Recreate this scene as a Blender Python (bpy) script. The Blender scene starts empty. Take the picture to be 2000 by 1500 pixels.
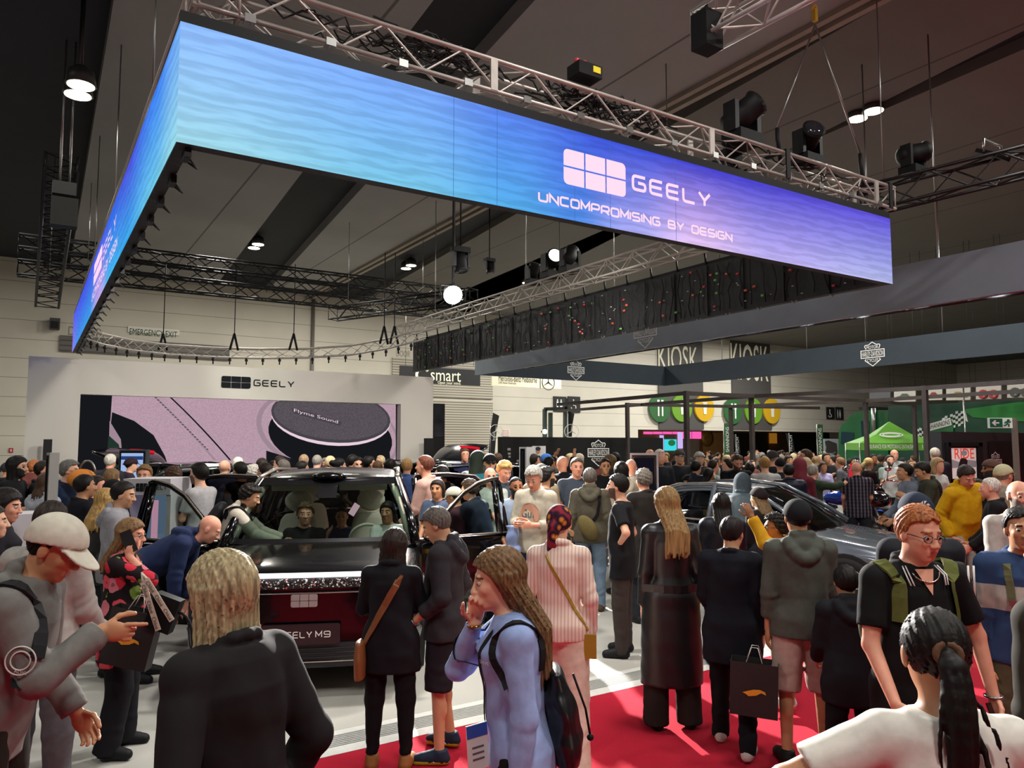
import bpy, math, random
import numpy as np
from math import sin, cos, pi, radians, atan, atan2, sqrt
from mathutils import Vector, Matrix
from mathutils.bvhtree import BVHTree
random.seed(7)
SC = bpy.context.scene
COL = SC.collection
# ------------------------------------------------------------------ camera
FPX, HORIZON, EYE, YAW = 1478.0, 868.0, 2.10, 0.5686      # focal length and horizon row of a 2000 x 1500 frame
TH = atan((HORIZON - 750) / FPX)
cam_data = bpy.data.cameras.new('camera')
cam = bpy.data.objects.new('camera', cam_data)
COL.objects.link(cam)
cam.location = (0, 0, EYE)
cam.rotation_euler = (pi / 2 + TH, 0, -YAW)
cam_data.sensor_fit = 'HORIZONTAL'
cam_data.sensor_width = 36.0
cam_data.lens = FPX / 2000 * 36
cam_data.clip_end = 300
cam_data.clip_start = 0.05
SC.camera = cam
# ------------------------------------------------------------------ view, world
SC.view_settings.view_transform = 'Standard'
SC.view_settings.look = 'None'
SC.view_settings.gamma = 1
SC.view_settings.use_curve_mapping = False
SC.view_settings.exposure = 0.0
W = bpy.data.worlds.new('world')
SC.world = W
W.use_nodes = True
W.node_tree.nodes['Background'].inputs[0].default_value = (1, .95, .88, 1)
W.node_tree.nodes['Background'].inputs[1].default_value = 0.05
def lamp(name, kind, loc, power, color=(1, .93, .82), size=.4, target=None, angle=None, blend=.4, sx=None):
 d = bpy.data.lights.new(name, kind)
 d.energy = power
 d.color = color
 if kind == 'AREA':
  d.shape = 'RECTANGLE' if sx else 'DISK'
  d.size = size
  if sx:
   d.size_y = sx
 else:
  d.shadow_soft_size = size
 if kind == 'SPOT':
  d.spot_size = angle or 2.0
  d.spot_blend = blend
 o = bpy.data.objects.new(name, d)
 COL.objects.link(o)
 o.location = loc
 if target is not None:
  v = Vector(target) - Vector(loc)
  o.rotation_euler = v.to_track_quat('-Z', 'Y').to_euler()
 return o
# hall downlights above the aisles, plus added lamps without fittings brightening wall and crowd
for lx, ly, pw in ((-7, 2, 380), (0, -3, 420), (7, -3, 420), (14, 2, 380), (4.5, 3.0, 330), (-7, 12, 300), (20, 10, 420), (17, 15, 600),
    (24, 18, 420), (12, 31, 330), (24, 31.5, 850), (34, 31.5, 1100), (43, 31.5, 1300), (28, 24.8, 700), (-4, 26, 420), (5, 27, 420), (36, 16, 420), (27, 6, 300)):
 lamp('hall_fill_light', 'AREA', (lx, ly, 9.4), pw, (1, .97, .91), 1.2)
# truss spots: the bright one whose beam rakes the carpet, and those over the stage
KEY = lamp('key_spot', 'SPOT', (7.48, 13.94, 5.26), 26000, (1, .95, .90), .09, target=(4.1, 4.2, 0), angle=radians(38), blend=.4)
lamp('stage_spot', 'SPOT', (5.2, 12.5, 6.4), 900, (.97, 1, .84), .1, target=(5.3, 21.9, 3.9), angle=radians(17), blend=.9)
for lx in (2.2, 5.5, 8.8):
 lamp('stage_wash', 'SPOT', (lx, 9.5, 6.2), 1500, (1, .94, .86), .25, target=(lx, 17.5, .6), angle=radians(85), blend=.8)
lamp('car_spot', 'SPOT', (6.5, 7.0, 6.1), 1400, (1, .95, .9), .2, target=(2.2, 8.5, .5), angle=radians(70), blend=.8)
lamp('front_spot', 'SPOT', (3.0, 6.9, 6.1), 1200, (1, .95, .9), .2, target=(4.5, 6.5, .2), angle=radians(95), blend=.8)
# ------------------------------------------------------------------ pixel -> place helpers
RX, FX = np.array((cos(YAW), -sin(YAW))), np.array((sin(YAW), cos(YAW)))
def ray(px, py):
 a, b = px - 1000.0, 750.0 - py
 fw = FPX * cos(TH) - b * sin(TH)
 up = b * cos(TH) + FPX * sin(TH)
 return a / fw, up / fw
def at(px, py, d):
 l, u = ray(px, py)
 q = RX * l * d + FX * d
 return np.array((q[0], q[1], EYE + u * d))
def onz(px, py, z):
 l, u = ray(px, py)
 return at(px, py, (z - EYE) / u)
def onY(px, py, Y):
 l, u = ray(px, py)
 return at(px, py, Y / (RX[1] * l + FX[1]))
def onX(px, py, X):
 l, u = ray(px, py)
 return at(px, py, X / (RX[0] * l + FX[0]))
def camdist(p):
 return p[0] * FX[0] + p[1] * FX[1]
# ------------------------------------------------------------------ materials
MATS = {}
def lin(c):
 if isinstance(c, str):
  c = tuple(int(c[i:i + 2], 16) for i in (0, 2, 4))
 return tuple(((v / 255) / 12.92 if v / 255 <= .04045 else ((v / 255 + .055) / 1.055) ** 2.4) for v in c)
def mat(name, c, rough=.6, metal=0.0, emit=0.0, coat=0.0, spec=.5, noise=0.0, nscale=30.0, bump=0.0, alpha=None):
 key = (name, c, rough, metal, emit, coat, spec, noise, bump)
 if key in MATS:
  return MATS[key]
 m = bpy.data.materials.new(name)
 m.use_nodes = True
 nt = m.node_tree
 b = nt.nodes['Principled BSDF']
 col = lin(c) + (1,)
 b.inputs['Base Color'].default_value = col
 b.inputs['Roughness'].default_value = rough
 b.inputs['Metallic'].default_value = metal
 b.inputs['Specular IOR Level'].default_value = spec
 if coat:
  b.inputs['Coat Weight'].default_value = coat
  b.inputs['Coat Roughness'].default_value = .03
 if emit:
  b.inputs['Emission Color'].default_value = col
  b.inputs['Emission Strength'].default_value = emit
 if noise or bump:
  tc = nt.nodes.new('ShaderNodeTexCoord')
  n = nt.nodes.new('ShaderNodeTexNoise')
  n.inputs['Scale'].default_value = nscale
  n.inputs['Detail'].default_value = 4
  nt.links.new(tc.outputs['Object'], n.inputs['Vector'])
  if noise:
   r = nt.nodes.new('ShaderNodeValToRGB')
   lo, hi = 1 - noise, 1 + noise
   r.color_ramp.elements[0].position = .3
   r.color_ramp.elements[1].position = .7
   r.color_ramp.elements[0].color = tuple(min(1, v * lo) for v in col[:3]) + (1,)
   r.color_ramp.elements[1].color = tuple(min(1, v * hi) for v in col[:3]) + (1,)
   nt.links.new(n.outputs['Fac'], r.inputs['Fac'])
   nt.links.new(r.outputs['Color'], b.inputs['Base Color'])
  if bump:
   bp = nt.nodes.new('ShaderNodeBump')
   bp.inputs['Strength'].default_value = bump
   bp.inputs['Distance'].default_value = .01
   nt.links.new(n.outputs['Fac'], bp.inputs['Height'])
   nt.links.new(bp.outputs['Normal'], b.inputs['Normal'])
 MATS[key] = m
 return m
def hair_mat(c):
 key = ('hair', c)
 if key not in MATS:
  m = mat('hair ' + c, c, .55, noise=.01, nscale=1, spec=.22)
  m.name = 'hair'
  nt = m.node_tree
  n = [q for q in nt.nodes if q.type == 'TEX_NOISE'][0]
  mp = nt.nodes.new('ShaderNodeMapping')
  mp.inputs['Scale'].default_value = (95, 95, 7)
  nt.links.new(n.inputs['Vector'].links[0].from_socket, mp.inputs[0])
  nt.links.new(mp.outputs[0], n.inputs['Vector'])
  r = [q for q in nt.nodes if q.type == 'VALTORGB'][0]
  L = lin(c)
  r.color_ramp.elements[0].color = tuple(v * .45 for v in L) + (1,)
  r.color_ramp.elements[1].color = tuple(min(1, v * 1.45) for v in L) + (1,)
  MATS[key] = m
 return MATS[key]
def glow(name, c, strength=1.0):
 key = ('glow', name, c, strength)
 if key not in MATS:
  m = bpy.data.materials.new(name)
  m.use_nodes = True
  nt = m.node_tree
  nt.nodes.remove(nt.nodes['Principled BSDF'])
  e = nt.nodes.new('ShaderNodeEmission')
  e.inputs[0].default_value = lin(c) + (1,)
  e.inputs[1].default_value = strength
  nt.links.new(e.outputs[0], nt.nodes['Material Output'].inputs[0])
  MATS[key] = m
 return MATS[key]
def glass(name, tint='ffffff', clear=.9):
 key = ('glass', name)
 if key not in MATS:
  m = bpy.data.materials.new(name)
  m.use_nodes = True
  nt = m.node_tree
  nt.nodes.remove(nt.nodes['Principled BSDF'])
  t = nt.nodes.new('ShaderNodeBsdfTransparent')
  t.inputs[0].default_value = tuple(v * clear for v in lin(tint)) + (1,)
  g = nt.nodes.new('ShaderNodeBsdfGlossy')
  g.inputs['Roughness'].default_value = .02
  f = nt.nodes.new('ShaderNodeFresnel')
  f.inputs[0].default_value = 1.45
  mx = nt.nodes.new('ShaderNodeMixShader')
  nt.links.new(f.outputs[0], mx.inputs[0])
  nt.links.new(t.outputs[0], mx.inputs[1])
  nt.links.new(g.outputs[0], mx.inputs[2])
  nt.links.new(mx.outputs[0], nt.nodes['Material Output'].inputs[0])
  MATS[key] = m
 return MATS[key]
# ------------------------------------------------------------------ object helpers
def tag(o, label=None, cat=None, group=None, kind=None):
 if label:
  o['label'] = label
 if cat:
  o['category'] = cat
 if group:
  o['group'] = group
 if kind:
  o['kind'] = kind
 return o
def thing(name, label, cat, loc=(0, 0, 0), rz=0.0, group=None):
 o = bpy.data.objects.new(name, None)
 o.empty_display_size = .1
 COL.objects.link(o)
 o.location = loc
 o.rotation_euler = (0, 0, rz)
 return tag(o, label, cat, group)
class MB:
 """collects shapes; build() links them as one mesh object"""
 def __init__(s):
  s.v, s.f, s.m, s.n, s.sm = [], [], [], 0, []
 def add(s, verts, faces, mi=0, smooth=False):
  verts = np.asarray(verts, float).reshape(-1, 3)
  s.v.append(verts)
  s.f += [tuple(int(i) + s.n for i in f) for f in faces]
  s.m += [mi] * len(faces)
  s.sm += [smooth] * len(faces)
  s.n += len(verts)
  return s
 def box(s, c, size, mi=0, R=None):
  x, y, z = (v / 2 for v in size)
  q = np.array([(a * x, b * y, e * z) for a in (-1, 1) for b in (-1, 1) for e in (-1, 1)])
  if R is not None:
   q = q @ np.asarray(R).T
  return s.add(q + np.asarray(c, float), [(0, 1, 3, 2), (4, 6, 7, 5), (0, 4, 5, 1), (2, 3, 7, 6), (0, 2, 6, 4), (1, 5, 7, 3)], mi)
 def bx(s, a, b, mi=0):
  a, b = np.minimum(a, b), np.maximum(a, b)
  return s.box((a + b) / 2, b - a, mi)
 def tube(s, pts, r, n=8, mi=0, caps=True, closed=False, smooth=True):
  pts = [np.asarray(p, float) for p in pts]
  rs = r if hasattr(r, '__len__') else [r] * len(pts)
  k = len(pts)
  up = None
  V, F = [], []
  for i, p in enumerate(pts):
   if closed:
    t = pts[(i + 1) % k] - pts[i - 1]
   else:
    t = pts[min(i + 1, k - 1)] - pts[max(i - 1, 0)]
   t = t / (np.linalg.norm(t) + 1e-9)
   if up is None:
    up = np.array((0, 0, 1.)) if abs(t[2]) < .9 else np.array((1., 0, 0))
   a = np.cross(t, up)
   a /= np.linalg.norm(a) + 1e-9
   up = np.cross(a, t)
   for j in range(n):
    an = 2 * pi * j / n + pi / n
    V.append(p + rs[i] * (cos(an) * a + sin(an) * up))
  for i in range(k if closed else k - 1):
   for j in range(n):
    i2 = (i + 1) % k
    F.append((i * n + j, i * n + (j + 1) % n, i2 * n + (j + 1) % n, i2 * n + j))
  if caps and not closed:
   F.append(tuple(range(n))[::-1])
   F.append(tuple(range((k - 1) * n, k * n)))
  return s.add(V, F, mi, smooth)
 def lathe(s, prof, c=(0, 0, 0), n=20, mi=0, R=None, smooth=True):
  V, F = [], []
  for r, z in prof:
   for j in range(n):
    a = 2 * pi * j / n
    V.append((r * cos(a), r * sin(a), z))
  k = len(prof)
  for i in range(k - 1):
   for j in range(n):
    F.append((i * n + j, i * n + (j + 1) % n, (i + 1) * n + (j + 1) % n, (i + 1) * n + j))
  F.append(tuple(range(n))[::-1])
  F.append(tuple(range((k - 1) * n, k * n)))
  V = np.array(V)
  if R is not None:
   V = V @ np.asarray(R).T
  return s.add(V + np.asarray(c, float), F, mi, smooth)
 def ball(s, c, r, mi=0, nu=14, nv=9, R=None):
  r = np.asarray(r if hasattr(r, '__len__') else (r, r, r), float)
  V, F = [], []
  for i in range(nv + 1):
   b = -pi / 2 + pi * i / nv
   for j in range(nu):
    a = 2 * pi * j / nu
    V.append((cos(b) * cos(a), cos(b) * sin(a), sin(b)))
  for i in range(nv):
   for j in range(nu):
    F.append((i * nu + j, i * nu + (j + 1) % nu, (i + 1) * nu + (j + 1) % nu, (i + 1) * nu + j))
  V = np.array(V) * r
  if R is not None:
   V = V @ np.asarray(R).T
  return s.add(V + np.asarray(c, float), F, mi, True)
 def poly(s, pts, mi=0, th=None):
  pts = np.asarray(pts, float)
  k = len(pts)
  if th is None:
   return s.add(pts, [tuple(range(k))], mi)
  th = np.asarray(th, float)
  V = np.concatenate([pts, pts + th])
  F = [tuple(range(k))[::-1], tuple(range(k, 2 * k))] + [(i, (i + 1) % k, k + (i + 1) % k, k + i) for i in range(k)]
  return s.add(V, F, mi)
 def grid(s, P, mi=0, smooth=True, wrap=False):
  P = np.asarray(P, float)
  a, b = P.shape[:2]
  F = []
  for i in range(a - 1):
   for j in range(b if wrap else b - 1):
    j2 = (j + 1) % b
    F.append((i * b + j, i * b + j2, (i + 1) * b + j2, (i + 1) * b + j))
  return s.add(P.reshape(-1, 3), F, mi, smooth)
 def build(s, name, mats, parent=None, loc=None, rz=0.0, fix=True):
  me = bpy.data.meshes.new(name)
  V = np.concatenate(s.v) if s.v else np.zeros((0, 3))
  me.from_pydata(V.tolist(), [], s.f)
  if not isinstance(mats, (list, tuple)):
   mats = [mats]
  for m in mats:
   me.materials.append(m)
  if len(mats) > 1:
   me.polygons.foreach_set('material_index', s.m)
  me.polygons.foreach_set('use_smooth', s.sm)
  me.update()
  o = bpy.data.objects.new(name, me)
  COL.objects.link(o)
  if parent is not None:
   o.parent = parent
  if loc is not None:
   o.location = loc
  o.rotation_euler = (0, 0, rz)
  return o
def copy_tree(o, parent=None):
 c = o.copy()
 COL.objects.link(c)
 c.parent = parent
 for ch in list(o.children):
  copy_tree(ch, c)
 return c
# ------------------------------------------------------------------ lettering
def text2d(s):
 cu = bpy.data.curves.new('lettering', 'FONT')
 cu.body = s
 cu.resolution_u = 3
 o = bpy.data.objects.new('lettering', cu)
 COL.objects.link(o)
 bpy.context.view_layer.update()
 me = o.to_mesh()
 v = np.array([tuple(q.co) for q in me.vertices])
 f = [tuple(p.vertices) for p in me.polygons]
 o.to_mesh_clear()
 bpy.data.objects.remove(o)
 bpy.data.curves.remove(cu)
 return v[:, :2], f
TXT = {}
def text_on(mb, s, O, ux, uz, w, h, mi=0):
 """lettering filling a w x h box whose lower left corner is O, along the unit vectors ux and uz"""
 if s not in TXT:
  TXT[s] = text2d(s)
 v, f = TXT[s]
 lo, hi = v.min(0), v.max(0)
 q = (v - lo) / (hi - lo) * (w, h)
 mb.add(np.asarray(O, float) + q[:, :1] * np.asarray(ux, float) + q[:, 1:] * np.asarray(uz, float), f, mi)
STROKE = {'G': [[(1, 1), (0, 1), (0, 0), (1, 0), (1, .52), (.42, .52)]], 'E': [[(1, 1), (0, 1), (0, 0), (1, 0)], [(0, .5), (.95, .5)]],
  'L': [[(0, 1), (0, 0), (1, 0)]], 'Y': [[(0, 1), (.5, .42), (1, 1)], [(.5, .42), (.5, 0)]], 'U': [[(0, 1), (0, 0), (1, 0), (1, 1)]],
  'N': [[(0, 0), (0, 1), (1, 0), (1, 1)]], 'C': [[(1, 1), (0, 1), (0, 0), (1, 0)]], 'O': [[(.5, 1), (0, 1), (0, 0), (1, 0), (1, 1), (.5, 1)]],
  'M': [[(0, 0), (0, 1), (.5, .3), (1, 1), (1, 0)]], 'P': [[(0, 0), (0, 1), (1, 1), (1, .4), (0, .4)]],
  'R': [[(0, 0), (0, 1), (1, 1), (1, .4), (0, .4)], [(.55, .4), (1, 0)]], 'I': [[(0, 0), (0, 1)]],
  'S': [[(1, 1), (0, 1), (0, .5), (1, .5), (1, 0), (0, 0)]], 'B': [[(0, .5), (0, 0), (1, 0), (1, .5), (0, .5)], [(0, .5), (0, 1), (.92, 1), (.92, .5)]],
  'D': [[(0, .5), (0, 0), (1, 0), (1, 1), (0, 1), (0, .5)]], '9': [[(0, 0), (1, 0), (1, 1), (0, 1), (0, .45), (1, .45)]]}
def stroke(mb, pts, t, O, ux, uz, mi=0, r=0.0):
 """a polyline of constant width t in the plane (ux, uz), corners rounded by r"""
 P = [np.array(p, float) for p in pts]
 if r:
  Q = [P[0]]
  for i in range(1, len(P) - 1):
   a, b, c = P[i - 1], P[i], P[i + 1]
   u, v = a - b, c - b
   lu, lv = np.linalg.norm(u), np.linalg.norm(v)
   if abs(np.dot(u, v)) / (lu * lv) < .3:
    k = min(r, lu * .45, lv * .45)
    p0, p1 = b + u / lu * k, b + v / lv * k
    for q in (0, .33, .67, 1):
     Q.append((1 - q) ** 2 * p0 + 2 * q * (1 - q) * b + q * q * p1)
   else:
    Q.append(b)
  P = Q + [P[-1]]
 n = len(P)
 L, R = [], []
 closed = np.linalg.norm(P[0] - P[-1]) < 1e-6
 for i in range(n):
  a = P[i] - P[i - 1] if i else (P[i] - P[-2] if closed else P[1] - P[0])
  b = P[i + 1] - P[i] if i < n - 1 else (P[1] - P[0] if closed else P[-1] - P[-2])
  a, b = a / np.linalg.norm(a), b / np.linalg.norm(b)
  na, nb = np.array((-a[1], a[0])), np.array((-b[1], b[0]))
  m = na + nb
  m /= max(np.linalg.norm(m), 1e-6)
  k = t / 2 / max(.35, np.dot(m, na))
  L.append(P[i] + m * k)
  R.append(P[i] - m * k)
 q = np.array(L + R)
 mb.add(np.asarray(O, float) + q[:, :1] * np.asarray(ux, float) + q[:, 1:] * np.asarray(uz, float),
  [(i, n + i, n + i + 1, i + 1) for i in range(n - 1)], mi)
def wide_text(mb, s, O, ux, uz, w, h, mi=0, t=.15, gap=.42, cw=1.0):
 """squared extended capitals of stroke letters, fitted to width w and height h"""
 ws = [(.0 if c == 'I' else .7 if c == ' ' else cw) for c in s]
 tot = sum(ws) + gap * (len(s) - 1)
 k = (w - t * h) / tot
 x = t * h / 2
 for c, cwid in zip(s, ws):
  if c != ' ':
   for pl in STROKE[c]:
    stroke(mb, [(x + p[0] * cwid * k, t * h / 2 + p[1] * h * (1 - t)) for p in pl], t * h, O, ux, uz, mi, r=.22 * h if c not in 'NMY' else 0)
  x += (cwid + gap) * k
def rrect(mb, x0, y0, x1, y1, r, O, ux, uz, mi=0, corners='1111', th=None):
 pts = []
 for (cx, cy, a0, on) in ((x1 - r, y1 - r, 0, corners[1]), (x0 + r, y1 - r, 90, corners[0]), (x0 + r, y0 + r, 180, corners[3]), (x1 - r, y0 + r, 270, corners[2])):
  if on == '1':
   for k in range(5):
    a = radians(a0 + k * 22.5)
    pts.append((cx + r * cos(a), cy + r * sin(a)))
  else:
   a = radians(a0 + 45)
   pts.append((cx + r * (1 if cos(a) > 0 else -1), cy + r * (1 if sin(a) > 0 else -1)))
 O, ux, uz = (np.asarray(q, float) for q in (O, ux, uz))
 mb.poly([O + p[0] * ux + p[1] * uz for p in pts], mi, th)
def six_blocks(mb, O, ux, uz, w, h, mi=0, th=None):
 """the maker's mark of six blocks in two rows, outer corners rounded"""
 g = .022 * w
 bw, bh = (w - 2 * g) / 3, (h - g) / 2
 for i in range(3):
  for j in range(2):
   x, y = i * (bw + g), j * (bh + g)
   c = ['0'] * 4
   if i == 0:
    c[0 if j else 3] = '1'
   if i == 2:
    c[1 if j else 2] = '1'
   rrect(mb, x, y, x + bw, y + bh, .3 * bh, O, ux, uz, mi, ''.join(c), th)
def shield_logo(mb, C, ux, uz, w, mi=0):
 """bar and shield emblem, outline and lettering, centred on C, bar width w"""
 C, ux, uz = (np.asarray(q, float) for q in (C, ux, uz))
 t = .03 * w
 S = lambda pts: stroke(mb, [(a * w, b * w) for a, b in pts], t, C, ux, uz, mi)
 S([(0, .15), (-.5, .15), (-.5, -.15), (.5, -.15), (.5, .15), (0, .15)])
 S([(-.28, .2), (-.33, .32), (-.3, .36), (-.17, .36), (0, .47), (.17, .36), (.3, .36), (.33, .32), (.28, .2)])
 S([(-.28, -.2), (-.33, -.26), (0, -.5), (.33, -.26), (.28, -.2)])
 text_on(mb, 'HARLEY-DAVIDSON', C - ux * .46 * w - uz * .105 * w, ux, uz, .92 * w, .21 * w, mi)
 text_on(mb, 'MOTOR', C - ux * .25 * w + uz * .2 * w, ux, uz, .5 * w, .13 * w, mi)
 text_on(mb, 'CYCLES', C - ux * .24 * w - uz * .33 * w, ux, uz, .48 * w, .13 * w, mi)
UX, UY, UZ = np.array((1., 0, 0)), np.array((0, 1., 0)), np.array((0, 0, 1.))
# ================================================================== HALL
YW = 38.0          # far wall
ZC = 10.0          # ceiling
PF = 0.05          # height of the exhibition floors above the carpet
def plane_mat(name, c1, c2, period, width, axis='Z', rough=.7, nz=.05):
 """painted panels with a dark joint every `period` metres along one axis"""
 m = mat(name, c1, rough, noise=nz, nscale=.6)
 nt = m.node_tree
 b = nt.nodes['Principled BSDF']
 src = b.inputs['Base Color'].links[0].from_socket
 tc = nt.nodes.new('ShaderNodeTexCoord')
 sp = nt.nodes.new('ShaderNodeSeparateXYZ')
 nt.links.new(tc.outputs['Object'], sp.inputs[0])
 md = nt.nodes.new('ShaderNodeMath')
 md.operation = 'PINGPONG'
 md.inputs[1].default_value = period / 2
 nt.links.new(sp.outputs[axis], md.inputs[0])
 lt = nt.nodes.new('ShaderNodeMath')
 lt.operation = 'LESS_THAN'
 lt.inputs[1].default_value = width
 nt.links.new(md.outputs[0], lt.inputs[0])
 mx = nt.nodes.new('ShaderNodeMix')
 mx.data_type = 'RGBA'
 nt.links.new(lt.outputs[0], mx.inputs[0])
 nt.links.new(src, mx.inputs[6])
 mx.inputs[7].default_value = lin(c2) + (1,)
 nt.links.new(mx.outputs[2], b.inputs['Base Color'])
 return m
M_conc = mat('concrete', '77726a', .6, noise=.12, nscale=2)
M_carpet = mat('red_carpet', 'a41d30', .95, noise=.10, nscale=160, bump=.3, spec=.1)
M_white_floor = mat('white_floor', 'b4b3ab', .28, noise=.05, nscale=1.3, spec=.35)
M_trim = mat('ramp_trim', 'c8cac4', .4, noise=.04)
M_wall = plane_mat('cream_panels', 'cbc6b8', '8a857a', .82, .012)
M_dark = mat('black_ceiling', '1a1e26', .8, noise=.15, nscale=1.0)
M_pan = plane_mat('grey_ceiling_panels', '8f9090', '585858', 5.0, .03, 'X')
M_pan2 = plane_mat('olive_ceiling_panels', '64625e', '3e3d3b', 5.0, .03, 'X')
M_black = mat('matt_black', '0d0e10', .6, noise=.1, nscale=6, spec=.3)
M_slate = mat('slate_fabric', '2a2f35', .8, noise=.06, nscale=3)
M_white = mat('white_paint', 'dcd8d0', .5, noise=.02)
M_print = mat('white_print', 'e6e6e2', .6)
M_alu = mat('truss_aluminium', 'b2aca6', .45, metal=.35, noise=.1, nscale=8)
M_btruss = mat('black_truss', '131416', .5, metal=.3, noise=.1, nscale=8)
M_steel = mat('steel', '9a9a98', .3, metal=.9)
M_rubber = mat('rubber', '121212', .85)
fl = MB()
fl.bx((-30, -12, -.12), (75, 70, -.006))
tag(fl.build('floor', M_conc), kind='structure')
cp = MB()
cp.bx((-14, -8, -.006), (40, 5.12, .002))
cp.bx((12.2, 5.12, -.006), (40, 8.6, .002))
cp.bx((12.2, 8.6, -.006), (13.4, 25, .002))
tag(cp.build('red_carpet', M_carpet), 'red carpet of the aisle in front of the white car stand', 'carpet', kind='structure')
def stand(name, x0, y0, x1, y1, m, label):
 b = MB()
 b.bx((x0, y0, -.004), (x1, y1, PF))
 return tag(b.build(name, m), label, 'floor', kind='structure')
stand('stand_floor', -6, 5.12 + .30, 12.0, 24.5, M_white_floor, 'white glossy floor of the car stand')
stand('motorcycle_stand_floor', 13.4, 8.6, 26, 26, M_white_floor, 'pale floor of the motorcycle stand')
stand('neighbouring_stand_floor', 10.9, 5.42, 12.15, 6.0, M_white_floor, 'pale floor patch beyond the grey car')
e = MB()
Q = [(0, 0), (.30, PF)]
e.add([(-6, 5.12, .004), (12, 5.12, .004), (12, 5.20, .022), (-6, 5.20, .022), (12, 5.36, .044), (-6, 5.36, .044), (12, 5.43, PF), (-6, 5.43, PF)],
 [(0, 1, 2, 3), (3, 2, 4, 5), (5, 4, 6, 7)])
for k in range(7):
 y = 5.205 + k * .022
 e.add([(-6, y, .026 + k * .0031), (12, y, .026 + k * .0031), (12, y + .009, .029 + k * .0031), (-6, y + .009, .029 + k * .0031)], [(0, 1, 2, 3)], 1)
tag(e.build('trim_1', [M_trim, mat('ramp_groove', '8d8f8a', .5)]), kind='structure')
# far wall: full height at the left, raised over the concourse at the right
XO = onY(1246, 842, YW)[0]
ZO = onY(1400, 841, YW)[2]
w = MB()
w.bx((-32, YW, 0), (XO, YW + .4, ZC))
w.bx((XO, YW, ZO), (75, YW + .4, ZC))
tag(w.build('wall_back', M_wall), kind='structure')
c = MB()
c.bx((-32, -12, ZC), (75, YW + .4, ZC + .3))
tag(c.build('ceiling', M_dark), kind='structure')
w = MB()
w.bx((-32.4, -12, 0), (-32, YW + .4, ZC))
tag(w.build('wall_left', M_black), kind='structure')
w = MB()
w.bx((75, -12, 0), (75.4, 70, ZC))
tag(w.build('wall_right', M_wall), kind='structure')
w = MB()
w.bx((XO - 6, 52, 0), (75, 52.3, 6))
tag(w.build('wall_concourse', mat('timber_wall', '6d5238', .6, noise=.25, nscale=1.2)), kind='structure')
w = MB()
w.bx((XO - 6, YW + .4, ZO + .3), (75, 52, ZO + .5))
tag(w.build('ceiling_concourse', mat('concourse_ceiling', '4a3a2c', .7)), kind='structure')
def cline(p, q, z):
 a, b = onz(p[0], p[1], z), onz(q[0], q[1], z)
 k = (b[0] - a[0]) / (b[1] - a[1])
 return lambda y: a[0] + k * (y - a[1])
def cpanel(n, e0, e1, m, z=ZC - .35, t=.35):
 f = e0 if callable(e0) else cline(*e0, z)
 g = e1 if callable(e1) else cline(*e1, z)
 b = MB()
 b.poly([(f(-12), -12, z), (g(-12), -12, z), (g(YW), YW, z), (f(YW), YW, z)], 0, (0, 0, t))
 return tag(b.build('ceiling_panel_%d' % n, m), kind='structure')
T1 = ((1662, 0), (679, 534))
cpanel(1, ((222, 0), (150, 440)), ((847, 0), (504, 450)), M_pan)
cpanel(2, ((1045, 0), (640, 440)), T1, M_pan)
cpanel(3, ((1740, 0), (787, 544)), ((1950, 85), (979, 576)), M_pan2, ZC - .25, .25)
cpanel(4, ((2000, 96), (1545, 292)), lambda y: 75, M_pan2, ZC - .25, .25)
b = MB()
f = cline(*T1, ZC - .35)
for k, dz in ((0, 0), (.22, .05)):
 b.poly([(f(-12) + k, -12, ZC - .45 - dz), (f(-12) + k + .14, -12, ZC - .45 - dz), (f(YW) + k + .14, YW, ZC - .45 - dz), (f(YW) + k, YW, ZC - .45 - dz)], 0, (0, 0, .3))
tag(b.build('trim_2', mat('ceiling_rail', '8f877c', .6)), kind='structure')
# pairs of round downlights
g_lamp = glow('lamp_lens', 'fff4dc', 14.0)
M_can = mat('lamp_can', '2a2a2a', .5)
for i, (px, py, z, where) in enumerate(((158, 168, 8.2, 'in the dark bay behind the screen corner, upper of two'), (152, 187, 8.2, 'in the dark bay behind the screen corner, lower of two'),
        (504, 478, 9.6, 'left of the bright spotlight, farther of two'), (496, 485, 9.6, 'left of the bright spotlight, nearer of two'),
        (803, 519, 9.6, 'just left of the bright spotlight, farther of two'), (793, 525, 9.6, 'just left of the bright spotlight, nearer of two'),
        (1029, 553, 9.6, 'above the right hand truss, alone'),
        (1675, 233, 9.6, 'by the dark ceiling slot, nearer the sling'), (1706, 218, 9.6, 'by the dark ceiling slot, farther from the sling'))):
 p = onz(px, py, z)
 t = thing('downlight', 'round white downlight glowing ' + where, 'light', tuple(p), 0, 'hall downlights')
 MB().lathe([(.10, .34), (.20, .26), (.24, .01), (.22, .01)], n=18).build('lamp_housing', M_can, t)
 MB().lathe([(.21, .0), (.21, .012)], n=18).build('lens', g_lamp, t)
 if True:
  MB().tube([(0, 0, .3), (0, 0, ZC - z)], .02, 6).build('drop_rod', M_can, t)
 lamp('downlight_beam', 'AREA', (p[0], p[1], p[2] - .03), 40 if i < 2 else 260, (1, .94, .82), .36)
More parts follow.
